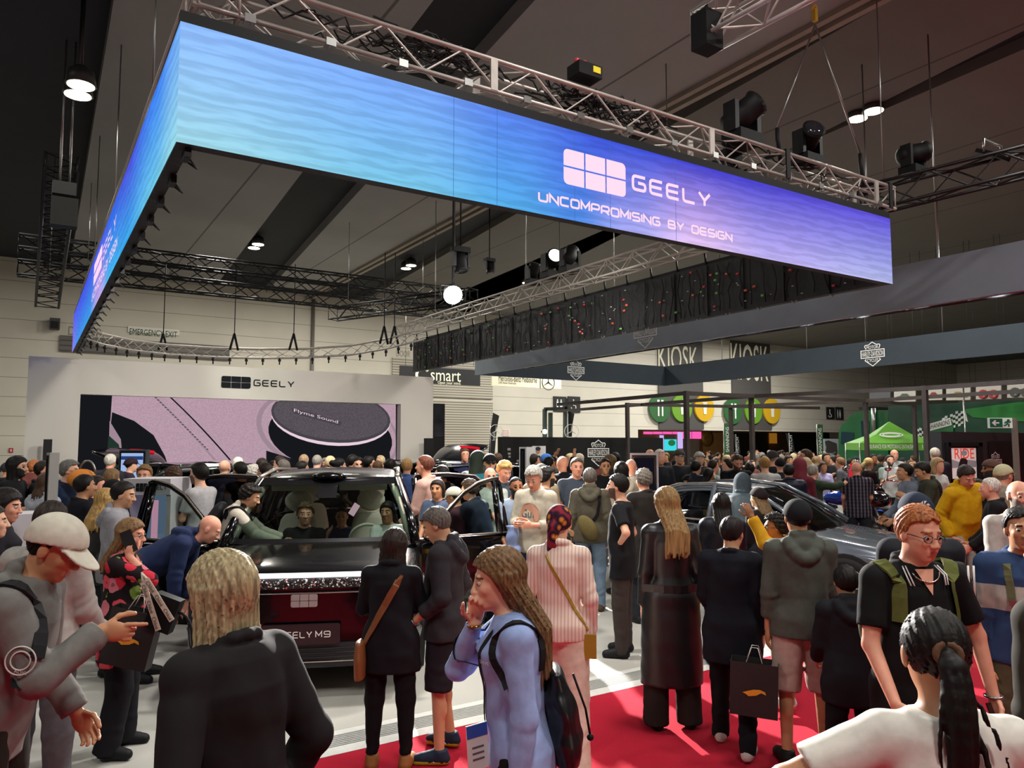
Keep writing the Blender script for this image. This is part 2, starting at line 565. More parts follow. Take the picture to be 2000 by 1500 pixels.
# far wall fittings ------------------------------------------------
def wallbox(mb, x0, y0, x1, y1, Y, t=.06, mi=0, pad=0.0):
 """a slab on the plane y=Y whose picture corners are (x0, y0) and (x1, y1)"""
 a, d = onY(x0, y0, Y), onY(x1, y1, Y)
 mb.bx((a[0], Y - t, d[2]), (d[0], Y, a[2]), mi)
 return a, d
def words(mb, s, x0, yt, yb, x1, Y, mi=0):
 a, b_, r = onY(x0, yb, Y), onY(x0, yt, Y), onY(x1, yb, Y)
 text_on(mb, s, (a[0], Y, a[2]), UX, UZ, r[0] - a[0], b_[2] - a[2], mi)
M_roll = plane_mat('roller_shutter', 'b9b3a4', '7d776b', .14, .03, 'Z', .5)
M_roll2 = plane_mat('dark_roller_shutter', '5f5a54', '3c3936', .22, .03, 'Z', .5)
b = MB()
wallbox(b, 117, 655, 447, 705, YW - .02, .1)
wallbox(b, 117, 700, 447, 900, YW - .02, .1)
tag(b.build('door_1', M_roll2), kind='structure')
b = MB()
wallbox(b, 766, 698, 961, 780, YW - .02, .08)
wallbox(b, 800, 780, 961, 900, YW - .02, .08)
tag(b.build('door_2', M_roll), kind='structure')
t = thing('emergency_exit_sign', 'long white emergency exit sign lettered in green on far wall', 'sign')
b = MB()
wallbox(b, 250, 637, 350, 656, YW - .01, .06)
b.build('sign_board', M_white, t)
b = MB()
words(b, 'EMERGENCY EXIT', 253, 641, 653, 346, YW - .078)
b.build('lettering', mat('sign_green', '0a4a2a', .8, spec=.1), t)
b = MB()
words(b, 'DOOR', 133, 637, 654, 200, YW - .01)
words(b, 'DOOR', 774, 684, 696, 801, YW - .01)
tag(b.build('door_number_lettering', mat('grey_print', '8a857a', .7)), 'grey door lettering painted above the roller shutters on far wall', 'lettering')
t = thing('loudspeaker', 'grey wedge loudspeaker fixed high on the far wall at left', 'loudspeaker')
b = MB()
wallbox(b, 97, 624, 116, 645, YW - .01, .6)
b.build('cabinet', mat('speaker_grey', '3d3c3a', .6), t)
b = MB()
wallbox(b, 100, 627, 114, 642, YW - .62, .03)
b.build('grille', M_black, t)
b = MB()
q = onY(612, 590, YW - .10)
b.tube([(q[0], q[1], ZC), (q[0], q[1], 0)], .09, 8)
tag(b.build('downpipe', mat('grey_pipe', '6f6b64', .5)), 'grey vertical pipe running down the far wall beside the portal', 'pipe')
t = thing('fire_sign', 'small red fire hose sign on the pale wall behind the crowd', 'sign')
b = MB()
wallbox(b, 17.5, 875, 25.5, 884, YW - .01, .03)
b.build('sign_board', mat('fire_red', 'b02a2a', .5), t)
b = MB()
wallbox(b, 20.5, 877, 22.5, 882, YW - .05, .01)
b.build('pictogram', M_print, t)
# signs hung in front of the far wall
t = thing('smart_sign', 'black sign with pale lettering hanging right of the portal', 'sign')
Ys = 33.0
b = MB()
wallbox(b, 780, 714, 936, 754, Ys, .1)
b.build('sign_board', mat('sign_black', '1d1f22', .5), t)
b = MB()
words(b, 'smart', 841, 724, 743, 900, Ys - .11)
words(b, 'Open your mind.', 855, 744, 751, 900, Ys - .11)
a = onY(826, 733, Ys - .11)
ring = [(a[0] + .33 * cos(k * pi / 12 + .7), Ys - .11, a[2] + .33 * sin(k * pi / 12 + .7)) for k in range(19)]
b.tube(ring, .07, 6)
b.build('lettering', mat('sign_cream', 'e8e4c4', .5, emit=.35), t)
for x in (792, 925):
 q = onY(x, 715, Ys - .05)
 MB().tube([q, (q[0], q[1], ZC - .01)], .015, 5).build('hanging_wire', M_steel, t)
t = thing('dealer_sign', 'cream sign with grey lettering and a ringed star, beside black sign', 'sign')
b = MB()
wallbox(b, 959, 726, 1094, 760, Ys, .1)
b.build('sign_board', mat('sign_ivory', 'd8d2b8', .6, emit=.08), t)
b = MB()
words(b, 'Mercedes-Benz Melbourne', 974, 732, 744, 1049, Ys - .11)
words(b, 'LSH Auto Australia', 974, 744.5, 749, 1008, Ys - .11)
a = onY(1071, 747, Ys - .11)
def star_ring(mb, c, r, ux, uz, mi=0, th=.05):
 c = np.asarray(c, float)
 mb.tube([c + r * (cos(k * pi / 16) * ux + sin(k * pi / 16) * uz) for k in range(32)], th * r, 5, mi, closed=True)
 for k in range(3):
  an = pi / 2 + k * 2 * pi / 3
  d, n_ = cos(an) * ux + sin(an) * uz, -sin(an) * ux + cos(an) * uz
  mb.poly([c + d * r, c + n_ * .1 * r - d * .06 * r, c - n_ * .1 * r - d * .06 * r], mi)
for x in (970, 1085):
 q = onY(x, 728, Ys - .05)
 MB().tube([q, (q[0], q[1], ZC - .01)], .015, 5).build('hanging_wire', M_steel, t)
star_ring(b, a, .40, UX, UZ)
b.bx(onY(1055, 759, Ys - .12), onY(1055.6, 736, Ys - .11))
b.build('lettering', mat('sign_ink', '2c2c28', .8, spec=.1), t)
# restroom and kiosk boards
def pict(mb, x, y, Y, kind, h):
 c_ = onY(x, y, Y)
 if kind == 'wc':
  for s in (-1, 1):
   o = c_ + UX * s * h * .2
   mb.ball(o + UZ * h * .38, (h * .075, .01, h * .085), 0, 8, 5)
   q = .16 if s > 0 else .1
   mb.poly([o + UZ * h * .28 - UX * h * .1, o - UZ * h * .1 - UX * h * q, o - UZ * h * .45 - UX * h * .06, o - UZ * h * .45 + UX * h * .06, o - UZ * h * .1 + UX * h * q, o + UZ * h * .28 + UX * h * .1][::-1])
 else:
  mb.tube([c_ + h * .25 * (cos(k * .42) * UX + sin(k * .42) * UZ) - UZ * h * .15 for k in range(8, 17)], h * .035, 5)
  mb.tube([c_ + UZ * h * .3, c_ - UZ * h * .05, c_ + UX * h * .2 - UZ * h * .05, c_ + UX * h * .3 - UZ * h * .35], h * .04, 5)
  mb.ball(c_ + UZ * h * .4, h * .07, 0, 8, 5)
M_signb = mat('pictogram_black', '1b1c1e', .5)
for x0, y0, x1, y1, Y, k, lab in ((1080, 774, 1105, 804, YW - .01, 'wc', 'black restroom sign with two figures right of the cream sign'),
       (1108, 774, 1132, 806, YW - .01, 'dis', 'black wheelchair sign beside the two figure restroom sign'),
       (1613, 795, 1629, 819, YW - .01, 'dis', 'black wheelchair sign on wall left of the green truck'),
       (1631, 795, 1646, 820, YW - .01, 'wc', 'black restroom sign with two figures left of the green truck')):
 t = thing('restroom_sign', lab, 'sign', group='restroom signs on the far wall')
 b = MB()
 a, d = wallbox(b, x0, y0, x1, y1, Y, .08)
 b.build('sign_board', M_signb, t)
 b = MB()
 pict(b, (x0 + x1) / 2, (y0 + y1) / 2 + 1, Y - .1, k, (a[2] - d[2]) * .75)
 b.build('pictogram', M_print, t)
t = thing('warning_notice', 'small white notice with red print on wall by the roller shutter', 'sign')
b = MB()
wallbox(b, 981, 839, 995, 852, YW - .02, .02)
b.build('sign_board', M_white, t)
b = MB()
for k in range(4):
 words(b, 'BEWARE', 982, 840 + k * 3, 842 + k * 3, 994, YW - .045)
b.build('lettering', mat('notice_red', 'b3302c', .6), t)
M_kb = mat('kiosk_grey', '4d4b49', .6, noise=.05)
M_kl = mat('kiosk_letters', 'ddd8c0', .6, emit=.1)
for x0, x1, n, lab in ((1283, 1369, 1, 'dark kiosk board with tall pale letters, left one'), (1426, 1503, 2, 'dark kiosk board with tall pale letters, right one')):
 t = thing('kiosk_sign', lab, 'sign', group='kiosk boards on the far wall')
 b = MB()
 wallbox(b, x0, 660, x1 + (4 if n == 1 else 3), 839, YW - .02, .1)
 b.build('sign_board', M_kb, t)
 b = MB()
 if n == 1:
  words(b, 'KIOSK', x0 + 3, 671, 722, x1 - 6, YW - .14)
 else:
  words(b, 'KIOSK', x0 + 2, 669, 741, x1 - 2, YW - .14)
 b.build('lettering', M_kl, t)
 for k, (cx, col, nm) in enumerate((((1287, 1330, 1374) if n == 1 else (1430, 1470, 1506))[j], ('2f5f34', '6a9a2c', 'd0a61e')[j], ('dark green', 'light green', 'yellow')[j]) for j in range(3)):
  t2 = thing('food_disc', '%s food disc on the %s kiosk board' % (nm, ('left', 'right')[n - 1]), 'sign', group='round food discs on the kiosk boards')
  cy = (797 if n == 1 else 803)
  p = onY(cx, cy, YW - .15)
  R_ = np.array(((1, 0, 0), (0, 0, -1), (0, 1, 0)))
  MB().lathe([(.95, 0), (.95, .12)], p, 28, 0, R_, False).build('disc', mat('disc_' + nm.replace(' ', '_'), col, .5), t2)
  b = MB()
  p = p - UY * .14
  if k == 0:
   for s in (-.18, .18):
    b.bx(p + UX * (s - .06) - UZ * .55 - UY * .02, p + UX * (s + .06) + UZ * .1)
    b.bx(p + UX * (s - .10) + UZ * .1 - UY * .02, p + UX * (s + .10) + UZ * .55)
  else:
   b.poly([p + UX * a_ + UZ * c_ for a_, c_ in ((-.18, .3), (-.13, -.45), (.13, -.45), (.18, .3))], 0, (0, -.02, 0))
   b.bx(p + UX * -.22 + UZ * .33 - UY * .02, p + UX * .22 + UZ * .40)
   if k == 1:
    b.bx(p + UX * .03 + UZ * .40 - UY * .02, p + UX * .07 + UZ * .62)
  b.build('pictogram', M_print, t2)
# ================================================================== CAR STAND: hanging screens and trusses
RX0, RX1, RY0, RY1, RZ0, RZ1 = .878, 10.62, 6.23, 22.43, 4.45, 5.43
def led_mat(name, top, bot, axis, waves=True, stren=1.0):
 """moving picture of a LED wall: two colour ramps along the wall, blended by height, with soft wave bands"""
 m = bpy.data.materials.new(name)
 m.use_nodes = True
 nt = m.node_tree
 nt.nodes.remove(nt.nodes['Principled BSDF'])
 N, Lk = nt.nodes.new, nt.links.new
 tc = N('ShaderNodeTexCoord')
 sp = N('ShaderNodeSeparateXYZ')
 Lk(tc.outputs['Generated'], sp.inputs[0])
 def ramp(cols):
  r = N('ShaderNodeValToRGB')
  r.color_ramp.interpolation = 'EASE'
  while len(r.color_ramp.elements) < len(cols):
   r.color_ramp.elements.new(.5)
  for e_, (p, cc) in zip(r.color_ramp.elements, cols):
   e_.position = p
   e_.color = lin(cc) + (1,)
  Lk(sp.outputs[axis], r.inputs[0])
  return r
 a, b = ramp(top), ramp(bot)
 mx = N('ShaderNodeMix')
 mx.data_type = 'RGBA'
 pw = N('ShaderNodeMath')
 pw.operation = 'POWER'
 pw.inputs[1].default_value = .8
 Lk(sp.outputs['Z'], pw.inputs[0])
 Lk(pw.outputs[0], mx.inputs[0])
 Lk(b.outputs[0], mx.inputs[6])
 Lk(a.outputs[0], mx.inputs[7])
 out = mx.outputs[2]
 mp = N('ShaderNodeMapping')
 mp.inputs['Scale'].default_value = (.3, .3, 2.2) if axis == 'X' else (.3, .3, 2.2)
 mp.inputs['Rotation'].default_value = (0, radians(8), 0) if axis == 'X' else (radians(8), 0, 0)
 Lk(tc.outputs['Object'], mp.inputs[0])
 wv = N('ShaderNodeTexWave')
 wv.bands_direction = 'Z'
 wv.inputs['Scale'].default_value = 1.3
 wv.inputs['Distortion'].default_value = 5
 wv.inputs['Detail'].default_value = 2
 wv.inputs['Detail Scale'].default_value = 6
 Lk(mp.outputs[0], wv.inputs[0])
 mr = N('ShaderNodeMapRange')
 mr.inputs[3].default_value, mr.inputs[4].default_value = .90 * stren, 1.12 * stren
 Lk(wv.outputs['Fac'], mr.inputs[0])
 e_ = N('ShaderNodeEmission')
 Lk(out, e_.inputs[0])
 Lk(mr.outputs[0], e_.inputs[1])
 Lk(e_.outputs[0], nt.nodes['Material Output'].inputs[0])
 return m
M_led1 = led_mat('screen_picture_front', [(0, '8ebafc'), (.2, '7aa8f8'), (.32, '5a84ee'), (.45, '3c54d6'), (.62, '423ecc'), (.93, '5c4ed6')],
    [(0, 'a0d8e6'), (.2, '78c4e4'), (.32, '54ace6'), (.40, '508ee6'), (.48, 'a8aaf0'), (.58, 'e6c6f4'), (.72, 'c0b4f2'), (1, 'b4bce8')], 'X')
M_led2 = led_mat('screen_picture_side', [(0, '70a8f4'), (.08, '3c7df0'), (.22, '4b50dc'), (.35, '375fe6'), (.69, '4650e6'), (1, '505ff0')],
    [(0, '96d6e2'), (.08, '6ec8e6'), (.22, '3caaeb'), (.35, '46b9f0'), (.47, 'c8aae6'), (.60, '3ca0e6'), (.85, '4696e6'), (1, '9682eb')], 'Y')
M_screenback = mat('screen_back', '17181b', .6, noise=.5, nscale=14, bump=.6)
M_pink = glow('screen_lettering', 'ffd6ea', 1.1)
t = thing('ribbon_screen', 'huge blue screen ribbon hung above the stand, facing the aisle', 'screen')
b = MB()
b.poly([(RX0, RY0, RZ0), (RX1, RY0, RZ0), (RX1, RY0, RZ1), (RX0, RY0, RZ1)])
b.build('display_front', M_led1, t)
b = MB()
b.poly([(RX0, RY1, RZ0), (RX0, RY0, RZ0), (RX0, RY0, RZ1), (RX0, RY1, RZ1)])
b.build('display_side', M_led2, t)
b = MB()
b.bx((RX0 + .005, RY0 + .005, RZ0), (RX1, RY0 + .12, RZ1))
b.bx((RX0 + .005, RY0 + .12, RZ0), (RX0 + .12, RY1, RZ1))
b.bx((RX1 - .12, RY0 + .12, RZ0), (RX1, RY1, RZ1))
for k in range(1, 19):        # cabinet seams seen from behind
 y = RY0 + .12 + k * .84
 b.bx((RX1 - .15, y - .02, RZ0 + .02), (RX1 - .12, y + .02, RZ1 - .02))
b.build('cabinet_frame', M_screenback, t)
b = MB()
b.bx((RX0, RY0 + .01, RZ1), (RX1, RY0 + .10, RZ1 + .10))
b.bx((RX0 + .01, RY0 + .1, RZ1), (RX0 + .10, RY1, RZ1 + .08))
b.bx((RX1 - .1, RY0 + .1, RZ1), (RX1, RY1, RZ1 + .06))
b.build('top_rail', M_black, t)
# cables and coloured plugs on the back of the right hand run
rnd = random.Random(3)
b = MB()
for k in range(64):
 y = RY0 + .5 + k * (RY1 - RY0 - .7) / 64
 z = RZ0 + .1
 pts = [(RX1 - .14 - rnd.random() * .05, y + rnd.uniform(-.05, .05), RZ0 + .06 + i * .17) for i in range(6)]
 b.tube(pts, .012, 4)
b.build('data_cables', M_rubber, t)
b = MB()
for k in range(150):
 y, z = rnd.uniform(RY0 + .4, RY1 - .2), rnd.uniform(RZ0 + .08, RZ1 - .08)
 mi = rnd.choice((0, 0, 0, 0, 1, 2, 3))
 b.box((RX1 - .16, y, z), (.02, .03 if mi == 0 else .05, .014 if mi == 0 else .035), mi)
b.build('plug', [mat('plug_white', 'a8a8a4', .5), mat('plug_orange', 'c8562c', .5), mat('plug_red', 'b3262a', .5), mat('plug_green', '5fae3c', .5)], t)['kind'] = 'stuff'
# clips along the lower edges
for k in range(22):
 y = RY0 + .9 + k * .7
 MB().tube([(RX1 - .13, y - .05, RZ0), (RX1 - .13, y, RZ0 - .05), (RX1 - .13, y + .05, RZ0)], .012, 4).build('lower_clip', M_steel, t)
for k in range(23):
 y = RY0 + .15 + k * .7
 b = MB()
 b.box((RX0 + .1, y, RZ0 - .04), (.05, .16, .07))
 b.tube([(RX0 + .1, y, RZ0 - .04), (RX0 + .2, y + .1, RZ0 - .1), (RX0 + .14, y + .25, RZ0)], .01, 4)
 b.build('lower_clip', M_btruss, t)
# picture lettering, front face
b = MB()
Yf = RY0 - .006
def fp(px, py):
 return onY(px, py, Yf)
def fit_mark(mb, x0, yt, yb, x1, Yp, fn, mi=0):
 a, tp, r = onY(x0, yb, Yp), onY(x0, yt, Yp), onY(x1, yb, Yp)
 fn(mb, np.array((a[0], Yp, a[2])), r[0] - a[0], tp[2] - a[2], mi)
mk = lambda m_, O, w_, h_, mi: six_blocks(m_, O, UX, UZ, w_, h_, mi)
fit_mark(b, 1101, 289, 358, 1222, Yf, mk)
b.build('front_emblem', M_pink, t)
b = MB()
wt = lambda s, **k: (lambda m_, O, w_, h_, mi: wide_text(m_, s, O, UX, UZ, w_, h_, mi, **k))
fit_mark(b, 1234, 339, 371, 1388, Yf, wt('GEELY', t=.19))
b.build('front_wordmark', M_pink, t)
b = MB()
fit_mark(b, 1051, 373, 393, 1429, Yf, wt('UNCOMPROMISING BY DESIGN', gap=.30, t=.21))
b.build('front_slogan', M_pink, t)
b = MB()
Xs = RX0 - .006
VY = -UY
def sp_(px, py):
 return onX(px, py, Xs)
a, r, tp = sp_(182, 567), sp_(193, 535), sp_(182, 520)
six_blocks(b, (Xs, a[1], RZ0 + .44), VY, UZ, 1.75, .38)
b.build('side_emblem', M_pink, t)
b = MB()
wide_text(b, 'GEELY', (Xs, a[1] - 1.9, RZ0 + .5), VY, UZ, 2.1, .22)
wide_text(b, 'UNCOMPROMISING BY DESIGN', (Xs, a[1] + .3, RZ0 + .20), VY, UZ, 4.6, .15, gap=.36, t=.17)
b.build('side_lettering', M_pink, t)
# thin seams between screen modules
b = MB()
for px in (886, 971, 1122, 1191, 1318):
 q = onY(px, 300, RY0 - .003)
 b.bx((q[0] - .002, RY0 - .004, RZ0), (q[0] + .002, RY0 - .002, RZ1))
b.build('module_seams', glow('seam', '4a78c8', .8), t)
# ------------------------------------------------------------------ trusses
def truss(mb, p, q, s, h=None, bay=None, r=.025, rd=.012, up=UZ, mi=0):
 """box truss from p to q (centre line of the lower chords), width s and height h"""
 h = h or s
 p, q = np.asarray(p, float), np.asarray(q, float)
 L = np.linalg.norm(q - p)
 d = (q - p) / L
 sd = np.cross(d, up)
 sd /= np.linalg.norm(sd)
 u = np.cross(sd, d)
 n = max(1, int(round(L / (bay or s * 1.1))))
 o = [p + sd * s / 2 * a + u * h * c_ for a, c_ in ((-1, 0), (1, 0), (1, 1), (-1, 1))]
 for k in o:
  mb.tube([k, k + d * L], r, 7, mi)
 for f in range(4):
  a, c_ = o[f], o[(f + 1) % 4]
  for k in range(n):
   s0, s1 = (a, c_) if (k + f) % 2 == 0 else (c_, a)
   mb.tube([s0 + d * L * k / n, s1 + d * L * (k + 1) / n], rd, 4, mi, caps=False)
 for k in (0, n):
  for f in range(4):
   mb.tube([o[f] + d * L * k / n, o[(f + 1) % 4] + d * L * k / n], rd, 4, mi)
TZ = RZ1 + .24
TH_ = .33
t = thing('lighting_truss', 'aluminium box truss carrying the front of the blue screen ribbon', 'truss')
b = MB()
truss(b, (RX0 + .1, RY0 + .28, TZ), (RX1 + .35, RY0 + .28, TZ), TH_, bay=.42)
b.build('lattice', M_alu, t)
for k in range(14):
 x = RX0 + .55 + k * .70
 s = MB()
 s.box((x, RY0 + .12, TZ), (.09, .08, .07))
 s.tube([(x, RY0 + .10, TZ - .03), (x + .035, RY0 + .10, TZ - .08), (x, RY0 + .10, TZ - .13), (x - .035, RY0 + .10, TZ - .08)], .012, 5, closed=True)
 s.tube([(x, RY0 + .08, TZ - .11), (x, RY0 + .08, RZ1 + .08)], .018, 5)
 s.build('hanging_shackle', M_steel, t)
for x in (RX0 + 2.95, RX0 + 6.1, RX1 - .15):
 for y in (RY0 + .10, RY0 + .46):
  MB().bx((x - .04, y - .012, TZ), (x + .04, y + .012, TZ + TH_)).build('joint_plate', M_alu, t)
t = thing('lighting_truss', 'aluminium box truss above the left side of the screen ribbon', 'truss')
b = MB()
truss(b, (RX0 + .30, RY0 + .1, TZ), (RX0 + .30, RY1, TZ), TH_, bay=.42)
b.build('lattice', M_alu, t)
for k in range(20):
 s = MB()
 y = RY0 + .4 + k * .8
 s.tube([(RX0 + .12, y, TZ), (RX0 + .09, y, TZ - .14)], .03, 6)
 s.build('hanging_shackle', M_steel, t)
for y in (10.5, 15.5, 20.5):
 MB().tube([(RX0 + .30, y, TZ + TH_), (RX0 + .30, y, ZC - .4)], .012, 5).build('hoist_wire', M_steel, t)
t = thing('lighting_truss', 'aluminium box truss above the black screen backs at right', 'truss')
for y in (10.5, 15.5, 20.5):
 MB().tube([(RX1 - .30, y, TZ + TH_), (RX1 - .30, y, ZC - .4)], .012, 5).build('hoist_wire', M_steel, t)
b = MB()
truss(b, (RX1 - .30, RY0 + .5, TZ), (RX1 - .30, RY1 + .6, TZ), TH_, bay=.42)
b.build('lattice', M_alu, t)
for k in range(22):
 s = MB()
 y = RY0 + .6 + k * .73
 s.tube([(RX1 - .13, y, TZ), (RX1 - .10, y, RZ1)], .022, 5)
 s.build('hanging_shackle', M_btruss, t)
# cable looms lying in and on the front truss
rnd = random.Random(11)
b = MB()
for k in range(70):
 x0 = rnd.choice((rnd.uniform(2.2, 3.4), rnd.uniform(4.2, 5.6), rnd.uniform(4.8, 5.6), rnd.uniform(1, 9)))
 L_ = rnd.uniform(.4, 1.3)
 y0 = RY0 + rnd.uniform(.14, .44)
 z0 = TZ + TH_ + rnd.uniform(-.16, .05)
 b.tube([(x0 + L_ * i / 7, y0 + .05 * sin(i * 1.7 + k), z0 + .06 * sin(i * 2.1 + k * 1.3) * (1 if i % 7 else 0)) for i in range(8)], .010, 4)
tag(b.build('cable_loom', M_rubber), 'tangle of black cables lying along the front truss', 'cables', kind='stuff')
t = thing('power_box', 'black power distribution box with red knobs and yellow sticker on truss', 'box', tuple(onY(1142, 143, RY0 + .12)))
MB().box((0, 0, 0), (.32, .22, .14)).build('case', M_black, t)
MB().box((.08, -.115, .01), (.10, .008, .07)).build('warning_sticker', mat('yellow_sticker', 'e2d22a', .5), t)
for k in range(3):
 MB().lathe([(.035, .07), (.035, .13), (.02, .14)], (-.1 + k * .09, 0, 0), 10).build('socket_cap', mat('red_cap' if k < 2 else 'grey_cap', 'b8343c' if k < 2 else '3a3a3a', .5), t)
# lifting sling over the right end of the front truss
t = thing('lifting_sling', 'steel wire sling with yellow hook holding the front truss', 'sling')
ap = onY(1592, 48, RY0 + .35)
b = MB()
b.tube([ap, onY(1518, 250, RY0 + .35)], .014, 6)
b.tube([ap, onY(1680, 300, RY0 + .35)], .014, 6)
b.build('wire_leg', M_steel, t)
b = MB()
b.tube([ap + UZ * .55, ap + UZ * 4.4], .022, 6)
b.build('hoist_chain', M_steel, t)
b = MB()
b.box(ap + UZ * .14, (.06, .06, .18))
b.tube([ap + UZ * .24 + UX * (.05 * cos(k)) + UZ * (.06 * sin(k)) for k in np.linspace(-2, 3.6, 9)], .016, 6)
b.build('hook', mat('hook_yellow', 'c79a2a', .4, metal=.5), t)
for px, py in ((1518, 250), (1680, 300)):
 s = MB()
 p = onY(px, py, RY0 + .35)
 s.tube([p, p - UZ * .16, p - UZ * (p[2] - TZ - TH_) + UX * .05], .03, 6)
 s.build('round_sling', M_black, t)
b = MB()
for x in (onY(1512, 300, RY0 + .3)[0], onY(1712, 360, RY0 + .3)[0]):
 for y in (RY0 + .08, RY0 + .48):
  b.bx((x - .04, y - .01, TZ - .03), (x + .04, y + .01, TZ + TH_ + .03))
 b.bx((x - .04, RY0 + .08, TZ + TH_ + .02), (x + .04, RY0 + .48, TZ + TH_ + .04))
b.build('strap', M_black, t)
# ------------------------------------------------------------------ stage lights
def moving_head(loc, label, aim=(0, -.5, -1), s=1.0, group='moving head lights on the trusses', up=False, lit=False):
 loc = np.array(loc)
 if up and loc[2] < 7:
  loc[2] = TZ + TH_ + .02 if loc[0] < RX1 + .2 else loc[2]
  loc[1] = RY0 + .28 if loc[1] < RY0 + 1 else loc[1]
  loc[0] = RX1 - .30 if loc[1] > RY0 + 1 and loc[0] < RX1 + .2 else loc[0]
 t = thing('moving_head_light', label, 'stage light', tuple(loc), 0, group)
 sg = 1 if up else -1
 MB().box((0, 0, sg * .06 * s), (.36 * s, .26 * s, .12 * s)).build('lamp_base', M_black, t)
 for k in (-1, 1):
  MB().box((k * .17 * s, 0, sg * .27 * s), (.06 * s, .16 * s, .32 * s)).build('yoke_arm', M_btruss, t)
 z = Vector(aim).normalized()
 R = np.array(z.to_track_quat('Z', 'Y').to_matrix())
 b = MB()
 b.lathe([(.05 * s, -.24 * s), (.12 * s, -.2 * s), (.14 * s, 0), (.13 * s, .16 * s), (.15 * s, .2 * s)], (0, 0, sg * .33 * s), 16, 0, R)
 b.build('lamp_head', M_black, t)
 b = MB()
 b.lathe([(.12 * s, .2 * s), (.12 * s, .21 * s)], (0, 0, sg * .33 * s), 16, 0, R)
 b.build('lens', glow('bright_lens', 'fffaf0', 6) if lit else mat('dark_lens', '23262c', .1), t)
 return t
moving_head(onY(1447, 218, RY0 + .3) - UZ * .2, 'large moving head light standing on front truss left of the sling', (.5, -.3, .5), 1.25, up=True)
moving_head(onY(1575, 290, RY0 + .3) - UZ * .1, 'moving head light standing on front truss between the sling wires', (-.3, -.6, .3), 1.1, up=True)
moving_head(onY(1420, 300, RY0 + .5), 'moving head light hanging under front truss below the large one', (.2, -.3, -1), .9)
moving_head(onX(1085, 535, RX1 - .2), 'moving head light with lit lens on right truss', (-.3, -.9, .25), 1.3, up=True, lit=True)
moving_head(onX(1120, 515, RX1 - .2), 'long profile spotlight on right truss behind the lit one', (.5, .4, .5), 1.2, up=True)
moving_head(onX(1048, 545, RX1 - .2), 'squat moving head light on right truss left of the lit one', (0, -.3, .6), 1.0, up=True)
mh1 = moving_head(at(890, 482, 16) + UX * .12, 'moving head light hanging over the portal directly above the bright spotlight', (0, -.2, -1), 1.0)
mh2 = moving_head(at(956, 505, 24), 'small moving head light hanging over the portal right of the bright spotlight', (0, -.4, -1), .9)
for m_ in (mh1, mh2):
 MB().tube([(0, 0, 0), (0, 0, ZC - .01 - m_.location[2])], .02, 6).build('drop_wire', M_btruss, m_)
moving_head(onz(1780, 345, 6.4), 'moving head light standing on the black truss at right', (.7, -.4, .2), 1.1, up=True)
t = thing('flood_light', 'open faced flood light clamped on the black truss at far right', 'stage light', tuple(onz(1940, 315, 6.5)))
MB().box((0, 0, .1), (.5, .3, .06), 0, np.array(Matrix.Rotation(.5, 3, 'X'))).build('reflector', M_btruss, t)
MB().tube([(-.27, 0, .1), (-.27, 0, .3), (.27, 0, .3), (.27, 0, .1)], .02, 5).build('yoke', M_steel, t)
# the bright spot itself
kp = at(885, 577, 16)
t = thing('key_spotlight', 'dazzling white spotlight shining at the aisle from back truss', 'stage light', tuple(kp))
dv = Vector((4.1 - kp[0], 4.2 - kp[1], -kp[2])).normalized()
R = np.array(dv.to_track_quat('Z', 'Y').to_matrix())
MB().lathe([(.08, -.4), (.16, -.35), (.19, -.12), (.21, -.04)], (0, 0, 0), 18, 0, R).build('lamp_housing', M_black, t)
MB().lathe([(.20, -.035), (.20, -.025)], (0, 0, 0), 20, 0, R).build('lens', glow('blazing_lens', 'fffdf6', 60), t)
MB().tube([(-.3, 0, -.1), (-.3, 0, .2), (.3, 0, .2), (.3, 0, -.1)], .02, 6).build('yoke', M_btruss, t)
MB().tube([(0, 0, .1), (0, 0, ZC - .3 - kp[2])], .03, 6).build('drop_pole', M_btruss, t)
# ------------------------------------------------------------------ other trusses over the stand
def one_truss(label, p, q, s, m, bay=None, r=.03, rd=.014, h=None):
 b = MB()
 truss(b, p, q, s, h, bay, r, rd)
 t = thing('lighting_truss', label, 'truss')
 b.build('lattice', m, t)
 p, q = np.asarray(p, float), np.asarray(q, float)
 for f in (.12, .88):
  e_ = p + (q - p) * f
  if e_[2] < ZC - .6:
   MB().tube([e_ + UZ * s, (e_[0], e_[1], ZC - .01)], .010, 5).build('hoist_wire', M_steel, t)
 return t
for k, (za, lab) in enumerate(((6.75, 'lowest'), (7.25, 'middle'), (7.75, 'highest'))):
 Yt = 24.6 + k * .6
 one_truss('long black truss crossing behind the screen ribbon, %s of three' % lab, (onY(34, 530, Yt)[0], Yt, za), (onY(905, 575, Yt)[0], Yt, za), .4, M_btruss, .55, .03, .02)
a, c_ = onz(650, 625, 6.35), onz(925, 590, 6.35)
one_truss('short black truss running toward the bright spotlight above the portal', a, c_, .4, M_btruss, .5)
# steep black ladder truss at far left
a, c_ = at(92, 600, 21), at(120, 330, 14.5)
one_truss('steep black ladder truss hanging at far left', a, c_, .55, M_btruss, .3, .035, .016, .3)
t = thing('hoist_motor', 'black chain hoist hanging at far left in front of dark bay', 'hoist', tuple(at(125, 380, 14.3)))
MB().box((0, 0, .1), (.4, .25, .25)).build('motor_case', M_black, t)
b = MB()
for x in (-.08, .08):
 b.tube([(x, 0, .2), (x, 0, 4.0)], .02, 6)
b.build('chain', M_steel, t)
MB().box((.02, .05, -.35), (.45, .3, .55)).build('chain_bag', M_rubber, t)
